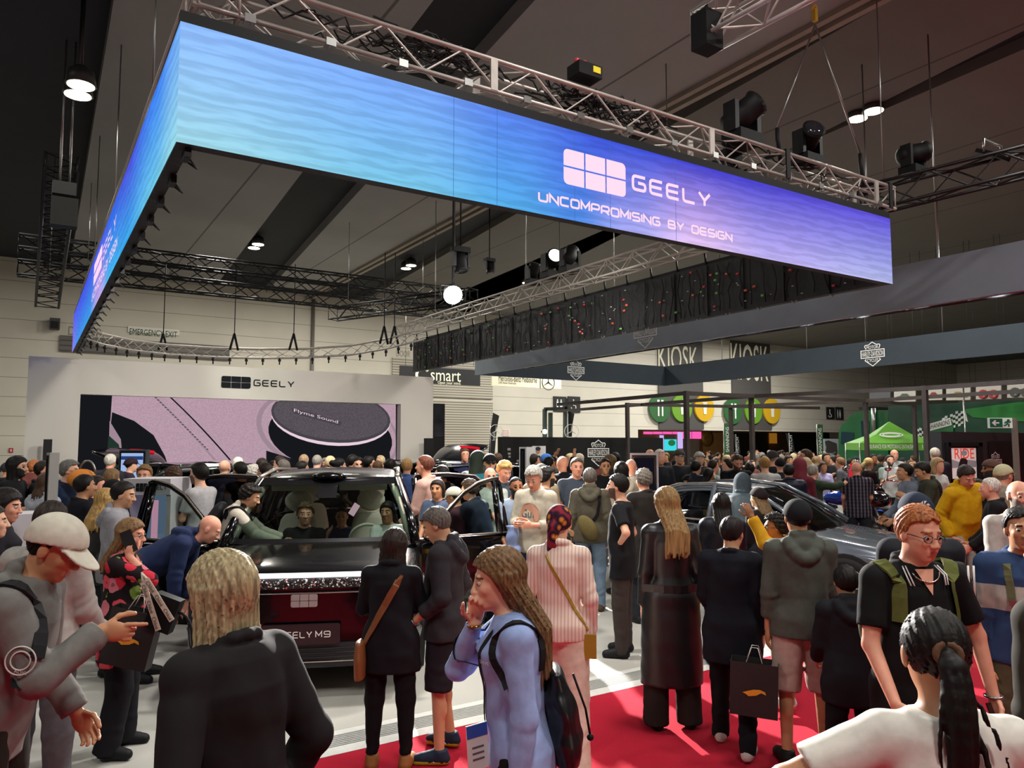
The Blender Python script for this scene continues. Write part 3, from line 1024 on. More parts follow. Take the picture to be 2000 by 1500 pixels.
# upper right truss piece with black speaker
a, c_ = onz(1372, 92, 7.0), onz(1650, -60, 7.0)
one_truss('aluminium truss end entering the frame at the top right', a, c_, .4, M_alu, .4)
t = thing('hanging_speaker', 'black loudspeaker hanging at the end of upper right truss', 'loudspeaker', tuple(onz(1380, 40, 7.2)))
MB().box((0, 0, -.15), (.28, .25, .45)).build('cabinet', M_black, t)
MB().tube([(0, 0, .05), (0, 0, 2.5)], .02, 6).build('bracket', M_btruss, t)
# right black truss leading off frame
one_truss('black truss leaving the front truss corner toward the right edge', (RX1 + .45, RY0 + .75, 5.75), onz(2100, 318, 6.35), .4, M_btruss, .5, .03, .016)
# curved ring truss over the portal
t = thing('curved_truss', 'curved aluminium truss sagging across the front of the portal top', 'truss')
b = MB()
arc = []
for px, py in ((165, 660), (200, 672), (260, 684), (330, 692), (420, 697), (510, 699), (600, 698), (690, 692), (760, 680), (830, 662)):
 arc.append(onz(px, py, 4.75 if px < 600 else 4.8))
for off in ((0, 0), (.0, .28), (.25, 0), (.25, .28)):
 b.tube([p + UY * off[0] + UZ * off[1] for p in arc], .025, 6)
for i in range(len(arc) - 1):
 for k in range(3):
  p, q = arc[i] + (arc[i + 1] - arc[i]) * k / 3, arc[i] + (arc[i + 1] - arc[i]) * (k + 1) / 3
  b.tube([p, q + UZ * .28], .012, 4)
  b.tube([p + UY * .25 + UZ * .28, q + UY * .25], .012, 4)
  b.tube([p + UZ * .28, q + UZ * .28 + UY * .25], .012, 4)
b.build('lattice', M_alu, t)
for i in range(26):
 f = i / 25 * (len(arc) - 1.001)
 p = arc[int(f)] + (arc[int(f) + 1] - arc[int(f)]) * (f % 1)
 s = MB()
 s.tube([p, p - UZ * .22], .022, 5)
 s.tube([p - UZ * .05, p - UZ * .12], .045, 6)
 s.build('hanging_clamp', M_btruss, t)
for px, yt in ((318, 560), (457, 575), (573, 590), (750, 640), (770, 640)):
 f = min(range(len(arc)), key=lambda i: abs(1000 + ray(0, 0)[0] * 0 + 0 - 0) if False else abs(arc[i][0] - onz(px, 690, 4.78)[0]))
 p = onz(px, 684 if px < 700 else 672, 4.9)
 s = MB()
 s.tube([p + UZ * .35, p + UZ * 2.6], .014, 5)
 s.tube([p + UZ * .5, p - UX * .12], .035, 5)
 s.tube([p + UZ * .5, p + UX * .12], .035, 5)
 s.build('suspension', M_black, t)
# ------------------------------------------------------------------ portal with the stage screen
YP = 21.9
M_portal = mat('portal_white', 'c9c5bd', .45, noise=.03, nscale=.8)
xl, xr = onY(52, 780, YP)[0], onY(846, 780, YP)[0]
il, ir = onY(157, 780, YP)[0], onY(783, 790, YP)[0]
zt = onY(450, 716, YP)[2]
zi = onY(450, 779, YP)[2]
t = thing('stage_portal', 'big white portal wall framing the stage screen at the back', 'stage wall')
b = MB()
b.bx((xl, YP, 0), (il, YP + 1.0, zi))
b.build('left_pillar', M_portal, t)
b = MB()
b.bx((ir, YP, 0), (xr, YP + 1.0, zi))
b.build('right_pillar', M_portal, t)
b = MB()
b.bx((xl, YP, zi), (xr, YP + 1.0, zt))
b.build('lintel', M_portal, t)
b = MB()
fit_mark(b, 432, 734, 757, 489, YP - .01, lambda m_, O, w_, h_, mi: six_blocks(m_, O, UX, UZ, w_, h_, mi, (0, -.03, 0)))
b.build('emblem', mat('logo_charcoal', '1c2024', .8, spec=.1), t)
b = MB()
fit_mark(b, 495, 741, 754, 575, YP - .02, wt('GEELY', t=.17))
b.build('lettering', mat('logo_charcoal', '1c2024', .8, spec=.1), t)
for px, y0 in ((91, 858), (834, 856)):
 b = MB()
 a, d = onY(px - 6, y0, YP - .5), onY(px + 6, 960, YP - .5)
 b.bx((a[0], YP - .7, PF), (d[0], YP - .5, a[2]))
 tag(b.build('column_speaker', M_black), 'slim black column speaker standing before the %s pillar of the portal' % ('left' if px < 400 else 'right'), 'loudspeaker')
t = thing('stage_screen', 'large stage screen showing a speaker in pink leather', 'screen')
Y0 = YP + .30
def scr(pts, k):
 return [onY(px, py, Y0 - .004 * k) for px, py in pts]
def ell(cx, cy, rx, ry, rot=0, n=36, a0=0, a1=360):
 o = []
 for i in range(n + 1 if a1 - a0 < 360 else n):
  a = radians(a0 + (a1 - a0) * i / n)
  x, y = rx * cos(a), ry * sin(a)
  o.append((cx + x * cos(rot) - y * sin(rot), cy + x * sin(rot) + y * cos(rot)))
 return o
SM = [glow('picture_pink', 'c4a4b4', .85), glow('picture_black', '17181c', 1), glow('picture_mauve', 'a58d9a', .9), glow('picture_charcoal', '4a464d', .9), glow('picture_light', 'e8cfdc', 1),
 glow('picture_green', '22352c', 1), glow('picture_grey', '6d646c', .9)]
for m_, sc_, lo_ in ((SM[0], 26, .80), (SM[6], 34, .55)):
 nt = m_.node_tree
 tc, vo, mr = nt.nodes.new('ShaderNodeTexCoord'), nt.nodes.new('ShaderNodeTexVoronoi'), nt.nodes.new('ShaderNodeMapRange')
 vo.inputs['Scale'].default_value = sc_
 mr.inputs[2].default_value = .6
 mr.inputs[3].default_value, mr.inputs[4].default_value = 1.0, lo_
 nt.links.new(tc.outputs['Object'], vo.inputs[0])
 nt.links.new(vo.outputs['Distance'], mr.inputs[0])
 nt.links.new(mr.outputs[0], nt.nodes['Emission'].inputs[1])
b = MB()
zb = .55
b.poly([(il, Y0, zb), (ir, Y0, zb), (ir, Y0, zi), (il, Y0, zi)], 0)
P = lambda pts, k, mi: b.poly(scr(pts, k), mi)
P([(150, 770), (219, 772), (208, 930), (146, 930)], 1, 1)
P([(219, 805), (262, 822), (300, 850), (322, 890), (335, 930), (205, 930)], 1, 1)
P([(214, 822), (236, 858), (238, 880), (212, 905)], 2, 2)
P([(212, 850), (232, 868), (240, 905), (206, 930)], 2.5, 5)
for x0, wd, mi in ((298, 5, 2), (330, 4, 1)):
 pts = [(x0 + (x0 < 310) * 2 + 118 * f, 775 + 110 * f + 14 * f * f) for f in np.linspace(0, 1, 12)]
 P([(x, y) for x, y in pts] + [(x + wd, y) for x, y in pts[::-1]], 1, mi)
for f in np.linspace(0, .9, 22):
 x, y = 302 + 112 * f, 775 + 112 * f
 P([(x, y), (x + 4, y + 1), (x + 4.5, y + 3), (x + .5, y + 2.4)], 1.6, 3)
P(ell(640, 845, 142, 82, .22), 1, 2)
P(ell(642, 844, 134, 76, .22), 1.5, 0)
P([(x, y) for x, y in ell(645, 852, 122, 66, .15)], 2, 1)
P([(520, 880), (600, 905), (700, 905), (760, 870), (765, 930), (520, 930)], 2.1, 1)
P([(x, max(y, 783)) for x, y in ell(646, 816, 117, 54, .10)], 2.6, 4)
P([(x, max(y, 783)) for x, y in ell(646, 813, 117, 51, .10)], 3.2, 3)
P([(x, max(y, 784)) for x, y in ell(646, 812, 112, 46, .10)], 3.8, 6)
P([(569, 798), (573, 807), (664, 832), (668, 824), (660, 822), (578, 798)], 4.4, 3)
a = scr([(574, 806), (660, 829), (576, 798)], 5)
ux_ = (a[1] - a[0]) / np.linalg.norm(a[1] - a[0])
uz_ = (a[2] - a[0]) / np.linalg.norm(a[2] - a[0])
text_on(b, 'Flyme Sound', a[0], ux_, UZ, np.linalg.norm(a[1] - a[0]), .12, 4)
P([(773, 788), (790, 788), (790, 930), (773, 930)], 4.6, 1)
b.build('display', SM, t)
MB().bx((il, Y0 + .005, 0), (ir, Y0 + .12, zi)).build('screen_cabinet', M_black, t)
MB().bx((il, YP - .6, PF), (ir, Y0 - .05, .45)).build('stage_step', M_black, t)
# black leaf panel right of the portal
t = thing('black_panel', 'tall black panel standing right of the white portal', 'panel')
b = MB()
a, d = onY(848, 788, 24.0), onY(869, 788, 24.0)
b.bx((a[0], 24.0, 0), (d[0], 24.1, a[2]))
b.build('panel_face', M_black, t)
b = MB()
a, d = onY(849, 790, 23.98), onY(868, 853, 23.98)
b.bx((a[0], 23.98, d[2]), (d[0], 23.995, a[2]))
b.build('poster_print', mat('dark_poster', '2a2d33', .3, noise=.5, nscale=3), t)
# ================================================================== PEOPLE: bodies grown from distance fields
A = lambda *v: np.array(v, float)
def unit(v):
 v = np.asarray(v, float)
 return v / (np.linalg.norm(v) + 1e-9)
def axis(lo, hi, base, fine):
 out, x = [], lo
 while x < hi + base:
  out.append(x)
  st = base
  for a, b, f in fine:
   if a - base < x < b:
    st = min(st, f if x >= a - f else max(f, min(base, a - x)))
  x += st
 return np.array(out, np.float32)
class Field:
 def __init__(s, lo, hi, base, fine=()):
  s.ax = [axis(lo[i], hi[i], base, [(a[i], b[i], f) for a, b, f in fine]) for i in range(3)]
  s.D = np.full([len(a) for a in s.ax], 1.0, np.float32)
 def sub(s, lo, hi):
  sl = []
  for i in range(3):
   a, b = np.searchsorted(s.ax[i], lo[i]), np.searchsorted(s.ax[i], hi[i])
   sl.append(slice(max(0, a - 1), min(len(s.ax[i]), b + 1)))
  X, Y, Z = (s.ax[i][sl[i]] for i in range(3))
  return tuple(sl), X[:, None, None], Y[None, :, None], Z[None, None, :]
 def put(s, fn, lo, hi, k=.02, cut=False):
  pad = k + .03
  sl, X, Y, Z = s.sub(np.asarray(lo) - pad, np.asarray(hi) + pad)
  if 0 in s.D[sl].shape:
   return
  d = fn(X, Y, Z)
  o = s.D[sl]
  if cut:
   d = -d
   h = np.maximum(k - np.abs(o - d), 0) / k
   s.D[sl] = np.maximum(o, d) + h * h * k * .25
  else:
   h = np.maximum(k - np.abs(o - d), 0) / k
   s.D[sl] = np.minimum(o, d) - h * h * k * .25
 def cap(s, a, b, ra, rb, k=.02, flat=False, cut=False, wob=0.0):
  a, b = np.asarray(a, float), np.asarray(b, float)
  ab = b - a
  L2 = float(ab @ ab) + 1e-9
  L = sqrt(L2)
  def fn(X, Y, Z):
   px, py, pz = X - a[0], Y - a[1], Z - a[2]
   t0 = (px * ab[0] + py * ab[1] + pz * ab[2]) / L2
   t = np.clip(t0, 0, 1)
   d = np.sqrt((px - t * ab[0]) ** 2 + (py - t * ab[1]) ** 2 + (pz - t * ab[2]) ** 2) - (ra + (rb - ra) * t)
   if wob:
    d = d + wob * (np.sin(t0 * L * 41 + 16 * px + 19 * py + 2.5 * np.sin(t0 * L * 23 + 11 * px)) * np.sin(t0 * L * 17 + 9 * py + ra * 900)) * (.35 + t)
   if flat:
    d = np.maximum(d, (t0 - 1) * L)
   return d
  r = max(ra, rb)
  s.put(fn, np.minimum(a, b) - r, np.maximum(a, b) + r, k, cut)
 def ell(s, c, r, R=None, k=.02, cut=False):
  c, r = np.asarray(c, float), np.asarray(r, float)
  m = float(r.min())
  def fn(X, Y, Z):
   p = (X - c[0], Y - c[1], Z - c[2])
   if R is not None:
    p = [p[0] * R[0][i] + p[1] * R[1][i] + p[2] * R[2][i] for i in range(3)]
   q = np.sqrt((p[0] / r[0]) ** 2 + (p[1] / r[1]) ** 2 + (p[2] / r[2]) ** 2)
   return (q - 1) * np.minimum(m, .6 * m + .4 * float(r.mean()))
  M = float(r.max()) if R is not None else r
  s.put(fn, c - M, c + M, k, cut)
 def loft(s, o, R, secs, k=.03, wob=None, seed=0.0):
  """stack of ellipses along R's z axis; secs = (t, half width, half depth, forward offset)"""
  o = np.asarray(o, float)
  S = np.array(secs, float)
  T = S[:, 0]
  def fn(X, Y, Z):
   p = (X - o[0], Y - o[1], Z - o[2])
   x, y, z = [p[0] * R[0][i] + p[1] * R[1][i] + p[2] * R[2][i] for i in range(3)]
   w, h, f = (np.interp(z, T, S[:, i]) for i in (1, 2, 3))
   y = y - f
   q = np.sqrt((x / w) ** 2 + (y / h) ** 2)
   d = (q - 1) * np.minimum(w, h)
   if wob:
    d = d + wob * (np.sin(z * 38 + 9 * x + 2.2 * np.sin(y * 21 + seed) + seed) * .6 + np.sin(x * 52 + z * 17 + seed * 2) * .4)
   return np.maximum(d, np.maximum(T[0] - z, z - T[-1]))
  c0 = o + R[:, 2] * T[0]
  c1 = o + R[:, 2] * T[-1]
  m = max(S[:, 1].max(), S[:, 2].max()) + abs(S[:, 3]).max()
  s.put(fn, np.minimum(c0, c1) - m, np.maximum(c0, c1) + m, k)
 def mesh(s):
  D = s.D
  I = (D < 0)
  n = I[:-1, :-1, :-1].astype(np.uint8)
  for i in range(2):
   for j in range(2):
    for l in range(2):
     if i or j or l:
      n = n + I[i:I.shape[0] - 1 + i, j:I.shape[1] - 1 + j, l:I.shape[2] - 1 + l]
  act = (n > 0) & (n < 8)
  c = np.argwhere(act)
  if not len(c):
   return np.zeros((0, 3)), np.zeros((0, 4), int)
  idx = np.full(act.shape, -1, np.int32)
  idx[act] = np.arange(len(c))
  acc, cnt = np.zeros((len(c), 3)), np.zeros(len(c))
  co = [s.ax[i] for i in range(3)]
  for ax in range(3):
   o1, o2 = [a for a in range(3) if a != ax]
   for u in (0, 1):
    for v in (0, 1):
     a = c.copy()
     a[:, o1] += u
     a[:, o2] += v
     b = a.copy()
     b[:, ax] += 1
     da, db = D[a[:, 0], a[:, 1], a[:, 2]], D[b[:, 0], b[:, 1], b[:, 2]]
     m = (da < 0) != (db < 0)
     t = np.where(m, da / np.where(m, da - db, 1), 0)
     p = np.stack([co[i][a[:, i]] for i in range(3)], 1).astype(float)
     p[:, ax] += t * (co[ax][b[:, ax]] - co[ax][a[:, ax]])
     acc += p * m[:, None]
     cnt += m
  V = acc / np.maximum(cnt, 1)[:, None]
  F = []
  for ax in range(3):
   o1, o2 = (ax + 1) % 3, (ax + 2) % 3
   sl0, sl1 = [slice(None)] * 3, [slice(None)] * 3
   sl0[ax], sl1[ax] = slice(0, -1), slice(1, None)
   x = I[tuple(sl0)] != I[tuple(sl1)]
   e = np.argwhere(x)
   ok = (e[:, o1] > 0) & (e[:, o2] > 0) & (e[:, o1] < D.shape[o1] - 1) & (e[:, o2] < D.shape[o2] - 1)
   e = e[ok]
   q = []
   for u, v in ((0, 0), (1, 0), (1, 1), (0, 1)):
    g = e.copy()
    g[:, o1] -= u
    g[:, o2] -= v
    q.append(idx[g[:, 0], g[:, 1], g[:, 2]])
   q = np.stack(q, 1)
   ins = I[e[:, 0], e[:, 1], e[:, 2]]
   q[~ins] = q[~ins][:, ::-1]
   F.append(q)
  F = np.concatenate(F)
  return V, F[(F >= 0).all(1)]
 def build(s, name, mats, parent, face_mat=None):
  V, F = s.mesh()
  me = bpy.data.meshes.new(name)
  me.vertices.add(len(V))
  me.vertices.foreach_set('co', V.astype(np.float32).ravel())
  me.loops.add(len(F) * 4)
  me.loops.foreach_set('vertex_index', F.astype(np.int32).ravel())
  me.polygons.add(len(F))
  me.polygons.foreach_set('loop_start', np.arange(0, len(F) * 4, 4, dtype=np.int32))
  if not isinstance(mats, (list, tuple)):
   mats = [mats]
  for m in mats:
   me.materials.append(m)
  if face_mat is not None and len(F):
   me.polygons.foreach_set('material_index', face_mat(V[F].mean(1)).astype(np.int32))
  me.polygons.foreach_set('use_smooth', np.ones(len(F), bool))
  me.update(calc_edges=True)
  o = bpy.data.objects.new(name, me)
  COL.objects.link(o)
  o.parent = parent
  return o
ARMS = {  # (upper arm, forearm) directions: outward, forward, up; hand curl
 'down': ((.14, -.02, -1), (.04, .16, -1), .45), 'loose': ((.22, -.12, -1), (.0, .3, -1), .4), 'pocket': ((.34, -.25, -1), (-.2, .5, -.8), .3),
 'hip': ((.62, -.35, -.7), (-.75, .35, -.45), .3), 'front': ((.12, .18, -1), (-.42, .9, .12), .7), 'phone': ((.10, .30, -1), (-.35, .8, .45), .9),
 'ear': ((.32, .62, -.72), (-.42, -.42, .80), .9), 'photo': ((.2, .75, -.6), (-.35, .55, .75), .9), 'point': ((.10, .50, -.85), (-.02, .98, .10), -1),
 'reach': ((.1, .8, -.6), (-.05, .9, -.5), .5), 'low': ((.12, .25, -1), (-.1, .75, -.65), .5), 'cross': ((.25, .25, -1), (-.95, .45, .1), .4),
 'back': ((.25, -.4, -1), (-.3, -.2, -.9), .4), 'wide': ((.75, .1, -.65), (.2, .5, -.8), .4), 'up': ((.3, .4, .2), (-.2, .4, .9), .5),
 'wheel': ((.15, .5, -.8), (-.1, .95, .3), .8)}
LEGS = {'stand': (((.06, .02, -1), (.02, -.04, -1)), ((.06, .02, -1), (.02, -.04, -1))), 'walk': (((.04, .30, -1), (.02, .02, -1)), ((.04, -.12, -1), (.02, -.42, -1))),
  'relax': (((.08, .02, -1), (.03, -.03, -1)), ((.12, .14, -1), (.05, -.16, -1))), 'wide': (((.16, .02, -1), (.1, -.02, -1)), ((.16, .02, -1), (.1, -.02, -1))),
  'step': (((.04, .16, -1), (.02, -.02, -1)), ((.04, -.08, -1), (.02, -.2, -1))), 'sit': (((.12, 1, .02), (.02, .25, -1)), ((.12, 1, .02), (.02, .25, -1)))}
SKIN = {'fair': 'dba88c', 'pink': 'd99a80', 'tan': 'b98562', 'olive': 'c29270', 'brown': '8a5a3c', 'dark': '5a3a28'}
HAIRC = {'black': '14110f', 'dark': '2a201a', 'brown': '4a3526', 'light': '7d6040', 'blond': 'b49460', 'pale': 'c8b48c', 'grey': '8d8880', 'white': 'cfcac0', 'ginger': '9a5a30', 'red': '6a2c20', 'salt': '5c5650'}
NP = [0]
def cloth(c, rough=.85, name='cloth'):
 return mat(name, c, rough, noise=.10, nscale=28, spec=.2)
def person(label, px, top, d, face, hair=('short', 'brown'), skin='fair', shirt=('tee', '333333'), pants=('pants', '22242a'), shoes='1c1c1e', arms='down', legs='stand',
  lean=0, roll=0, head=(0, 0, 0), sex='m', fat=1.0, group=None, z0=None, lod=None, beard=None, height=None, glasses=None, hat=None, seat=None, name='person', base=None, gaze=0):
 """one person: px = picture column of the head, top = picture row of the crown, d = distance along the view, face = heading (0 away, 90 to the right, 180 to the camera)"""
 NP[0] += 1
 sd = NP[0] * 1.37
 if lod is None:
  lod = 0 if d < 4.6 else 1 if d < 8.2 else 2 if d < 13 else 3
 arms = (arms, arms) if isinstance(arms, str) or not isinstance(arms[0], (str, tuple)) else arms
 legs_ = LEGS[legs] if isinstance(legs, str) else legs
 P0 = at(px, top, d)
 if z0 is None:
  z0 = PF if (P0[1] > 5.5 and P0[0] < 12) or (P0[1] > 8.6 and 13.4 < P0[0] < 26) else 0.0
 # build once at nominal size to learn the crown height, then scale to fit
 ca, cr = radians(lean), radians(roll)
 T = unit((sin(cr), sin(ca), cos(ca)))
 Nf = unit(A(0, 1, 0) - T * T[1]) if abs(T[1]) < .98 else A(0, 0, -1)
 if lean > 0:
  Nf = unit(A(0, cos(ca), -sin(ca)))
 Rt = np.cross(Nf, T)
 B = np.stack([Rt, Nf, T], 1)
 pel = A(0, -sin(ca) * .14, .955)
 hips = [pel + A(-.09, 0, -.03), pel + A(.09, 0, -.03)]
 LT, LS = .44, .41
 knees, anks = [], []
 for i, sg in enumerate((-1, 1)):
  u, l = (unit((q[0] * sg, q[1], q[2])) for q in legs_[i])
  knees.append(hips[i] + u * LT)
  anks.append(knees[i] + l * LS)
 drop = min(a[2] for a in anks) - .085
 for q in [pel] + hips + knees + anks:
  q[2] -= drop
 sw = .168 if sex == 'm' else .148
 sw *= (1 + fat) / 2
 nb = pel + T * .515
 sho = [pel + T * .440 - Rt * sw, pel + T * .440 + Rt * sw]
 hy, hp, ht = radians(head[0]), radians(head[1]), radians(head[2])
 up0 = unit(T * (1 if lean < 25 else .75) + A(0, 0, 1) * (1.0 if lean < 25 else .35))
 f0 = unit(Nf - up0 * (Nf @ up0))
 r0 = np.cross(f0, up0)
 f1 = f0 * cos(hy) + r0 * sin(hy)
 r1 = np.cross(f1, up0)
 f2 = f1 * cos(hp) - up0 * sin(hp)
 u2 = np.cross(r1, f2)
 r3, u3 = r1 * cos(ht) - u2 * sin(ht), u2 * cos(ht) + r1 * sin(ht)
 H = np.stack([r3, f2, u3], 1)
 neck_up = unit(up0 * .8 + u3 * .4 + f2 * .15)
 hc = nb + neck_up * .115 + f2 * .03 + u3 * .02
 elb, wri, hdir, curl = [], [], [], []
 for i, sg in enumerate((-1, 1)):
  a = ARMS[arms[i]] if isinstance(arms[i], str) else arms[i]
  if arms[i] == 'ear' or a[0] == 'to':
   if arms[i] == 'ear':
    tg = hc + H @ A(sg * .098, .055, -.145)
    hint, a = A(.40, .55, -.9), (0, 0, .75, None)
    hd = unit(H @ A(-sg * .02, -.22, 1))
   else:
    tg = pel + B @ A(a[1][0] * sg, a[1][1], a[1][2])
    hint, hd = A(*a[2]), None
    a = (0, 0, a[3], a[4] if len(a) > 4 else None)
   v = tg - sho[i]
   L_ = min(np.linalg.norm(v), .53)
   v = unit(v)
   ca_ = (.285 ** 2 + L_ ** 2 - .255 ** 2) / (2 * .285 * L_)
   ca_ = max(-1, min(1, ca_))
   hn = Rt * hint[0] * sg + Nf * hint[1] + T * hint[2]
   hn = unit(hn - v * (hn @ v))
   elb.append(sho[i] + v * .285 * ca_ + hn * .285 * sqrt(1 - ca_ * ca_))
   wri.append(sho[i] + v * L_)
   hdir.append(hd if hd is not None else unit(Rt * a[3][0] * sg + Nf * a[3][1] + T * a[3][2]) if a[3] is not None else unit(wri[-1] - elb[-1]))
   curl.append(a[2])
   continue
  u, f = (unit(Rt * q[0] * sg + Nf * q[1] + T * q[2]) for q in a[:2])
  elb.append(sho[i] + u * .285)
  wri.append(elb[-1] + f * .255)
  hdir.append(unit(Rt * a[3][0] * sg + Nf * a[3][1] + T * a[3][2]) if len(a) > 3 else f)
  curl.append(a[2] if len(a) > 2 else .4)
 crown = hc[2] + .118 * max(.6, u3[2]) + (.01 if lean < 40 else 0)
 S = height / 1.75 if height else (P0[2] - z0) / crown
 if seat is not None:
  S, zoff = height / 1.75, P0[2] - crown * height / 1.75
 yaw = -YAW - radians(face)
 hcl = hc * S
 # root so that the crown falls on the wanted spot
 c_, s_ = cos(yaw), sin(yaw)
 ox, oy = hcl[0] * c_ - hcl[1] * s_, hcl[0] * s_ + hcl[1] * c_
 root = thing(name, label, 'person', (P0[0] - ox, P0[1] - oy, z0 if seat is None else zoff), yaw, group)
 J = lambda p: np.asarray(p) * S
 if lod < 3 and not (1.5 < S * 1.75 < 1.92):
  print('STATURE %.2f' % (S * 1.75), label)
 pel, hips, knees, anks, sho, nb, hc, elb, wri = J(pel), [J(q) for q in hips], [J(q) for q in knees], [J(q) for q in anks], [J(q) for q in sho], J(nb), J(hc), [J(q) for q in elb], [J(q) for q in wri]
 g = S * (1.0 if S > .88 else 1.0 + (.88 - S) * .55)     # head size
 base_r = base or (.012, .015, .022, .03)[lod]
 fine = [(hc - .14 * g, hc + .14 * g, (.0042, .006, .011, .017)[lod])]
 hf = (.0055, .0065, None, None)[lod]
 if hf:
  for w_, h_ in zip(wri, hdir):
   c0, c1 = w_ - h_ * .02, w_ + h_ * .15
   fine.append((np.minimum(c0, c1) - .045, np.maximum(c0, c1) + .045, hf))
 # ---- body
 pts = np.array([pel, nb, hc + .15 * g, hc - .15 * g, sho[0], sho[1]] + hips + knees + anks + elb + wri + [w_ + h_ * .2 * S for w_, h_ in zip(wri, hdir)])
 lo, hi = pts.min(0) - .16, pts.max(0) + .16
 lo[2] = min(lo[2], pts[:, 2].min() - .12)
 F = Field(lo, hi, base_r, fine)
 hw, ww, cw_ = (.158, .138, .158) if sex == 'm' else (.168, .122, .142)
 tors = [(-.10, hw * .92, .10, 0), (0, hw, .112, -.005), (.13, ww * fat, .098 * fat ** 1.5, .01 * fat), (.26, (ww + cw_) / 2 * (1 + fat) / 2, .103 * (1 + fat) / 2, .008),
   (.38, cw_ * (1 + fat) / 2, .108, 0), (.46, cw_ * .88, .085, -.01), (.50, .07, .06, -.015)]
 tors = [tuple(v * S for v in q) for q in tors]
 F.loft(pel, B, tors, .03)
 for i in range(2):
  F.cap(hips[i], knees[i], .080 * S * (1 + fat) / 2, .050 * S, .012)
  F.cap(knees[i], anks[i], .049 * S, .034 * S, .010)
  m = knees[i] * .68 + anks[i] * .32 - A(0, .018 * S, 0)
  F.ell(m, A(.038, .042, .085) * S, None, .006)
  F.cap(anks[i] - A(0, .02, .03) * S, anks[i] + A(0, .12, -.055) * S, .034 * S, .024 * S, .02)
  F.cap(nb - T * .04 * S, sho[i], .05 * S, .048 * S, .04)
  F.cap(sho[i], elb[i], .046 * S * (1 + fat) / 2, .036 * S, .02)
  F.cap(elb[i], wri[i], .037 * S, .024 * S, .015)
  # hand
  w_ = hdir[i]
  sg = (-1, 1)[i]
  inn = -Rt * sg
  n_ = inn - w_ * (inn @ w_)
  if np.linalg.norm(n_) < .35:
   n_ = -Nf - w_ * (-Nf @ w_)
  n_ = unit(n_)
  th = np.cross(w_, n_)
  if th @ (Nf + T * .5) < 0:
   th = -th
  M3 = np.stack([th, n_, w_], 1)
  q = S * (1 if sex == 'm' else .92)
  F.ell(wri[i] + w_ * .045 * q, A(.039, .0165, .052) * q, M3, .012)
  if lod >= 2:
   F.ell(wri[i] + w_ * .12 * q + n_ * .02 * q, A(.034, .014, .05) * q, M3, .015)
   F.cap(wri[i] + w_ * .03 * q, wri[i] + w_ * .09 * q + th * .045 * q + n_ * .02 * q, .014 * q, .010 * q, .01)
  else:
   for j, (o_, L_) in enumerate(((.029, .070), (.010, .078), (-.010, .072), (-.028, .056))):
    cu = curl[i] if curl[i] >= 0 else (.12 if j == 0 else 1.15)
    p = wri[i] + (w_ * .085 + th * o_) * q
    for sgm in range(3):
     an = cu * (.5 + sgm * .85) * (1 + .12 * j)
     dr = w_ * cos(an) + n_ * sin(an) + th * (o_ * 2.5 * max(0, 1 - cu))
     p2 = p + dr * L_ * (.42, .32, .26)[sgm] * q
     F.cap(p, p2, (.0092, .0085, .0078)[sgm] * q, (.0085, .0078, .0068)[sgm] * q, .004)
     p = p2
   p = wri[i] + (w_ * .022 + th * .028 + n_ * .006) * q
   for L_, dr in ((.042, w_ * .62 + th * .62 + n_ * .35), (.033, w_ * .85 + th * .2 + n_ * .5), (.026, w_ * .9 + n_ * .5)):
    p2 = p + unit(dr) * L_ * q
    F.cap(p, p2, .0105 * q, .009 * q, .008)
    p = p2
 # head
 hl = lambda x, y, z: hc + H @ (A(x, y, z) * g)
 fw_ = 1.0 if sex == 'm' else .95
 F.ell(hl(0, -.014, .026), A(.075, .094, .088) * g, H, .02)
 F.ell(hl(0, .024, -.040), A(.060 * fw_ * (1 + fat) / 2, .064, .074) * g, H, .03)
 F.ell(hl(0, .058, -.094), A(.022, .022, .018) * g * fw_, H, .025)
 F.cap(hl(0, -.02, -.07), nb - T * .03 * S, .052 * g * fw_, .058 * g * fw_, .03)
 if lod < 3:
  F.cap(hl(-.032, .074, .026), hl(.032, .074, .026), .011 * g, .011 * g, .012)
  for sg in (-1, 1):
   F.ell(hl(sg * .034, .060, -.022), A(.020, .018, .018) * g, H, .02)
   F.ell(hl(sg * .031, .093, .003), A(.0135, .012, .0052) * g, H, .005, cut=True)
   F.ell(hl(sg * .077, -.006, -.006), A(.009, .019, .031) * g, H, .006)
   F.ell(hl(sg * .012, .098, -.032), A(.0095, .011, .008) * g, H, .008)
  F.cap(hl(0, .084, .014), hl(0, .105, -.028), .007 * g, .0112 * g, .012)
  F.cap(hl(-.018, .083, -.060), hl(.018, .083, -.060), .0062 * g, .0062 * g, .007)
  F.cap(hl(-.015, .082, -.072), hl(.015, .082, -.072), .0072 * g, .0072 * g, .007)
  if lod < 2:
   F.cap(hl(-.021, .094, -.0662), hl(.021, .094, -.0662), .0022 * g, .0022 * g, .003, cut=True)
 hcol = lin(HAIRC.get(hair[1], hair[1]))
 M_hair = hair_mat(HAIRC.get(hair[1], hair[1]))
 sk = SKIN.get(skin, skin)
 M_skin = mat('skin', sk, .5, noise=.05, nscale=25, spec=.35)
 r_, g_, b_ = (int(sk[i:i + 2], 16) for i in (0, 2, 4))
 M_lip = mat('lips', '%02x%02x%02x' % (int(r_ * .88), int(g_ * .76), int(b_ * .76)), .4)
 M_beard = mat('stubble', HAIRC.get(beard, beard) if beard else '333333', .8)
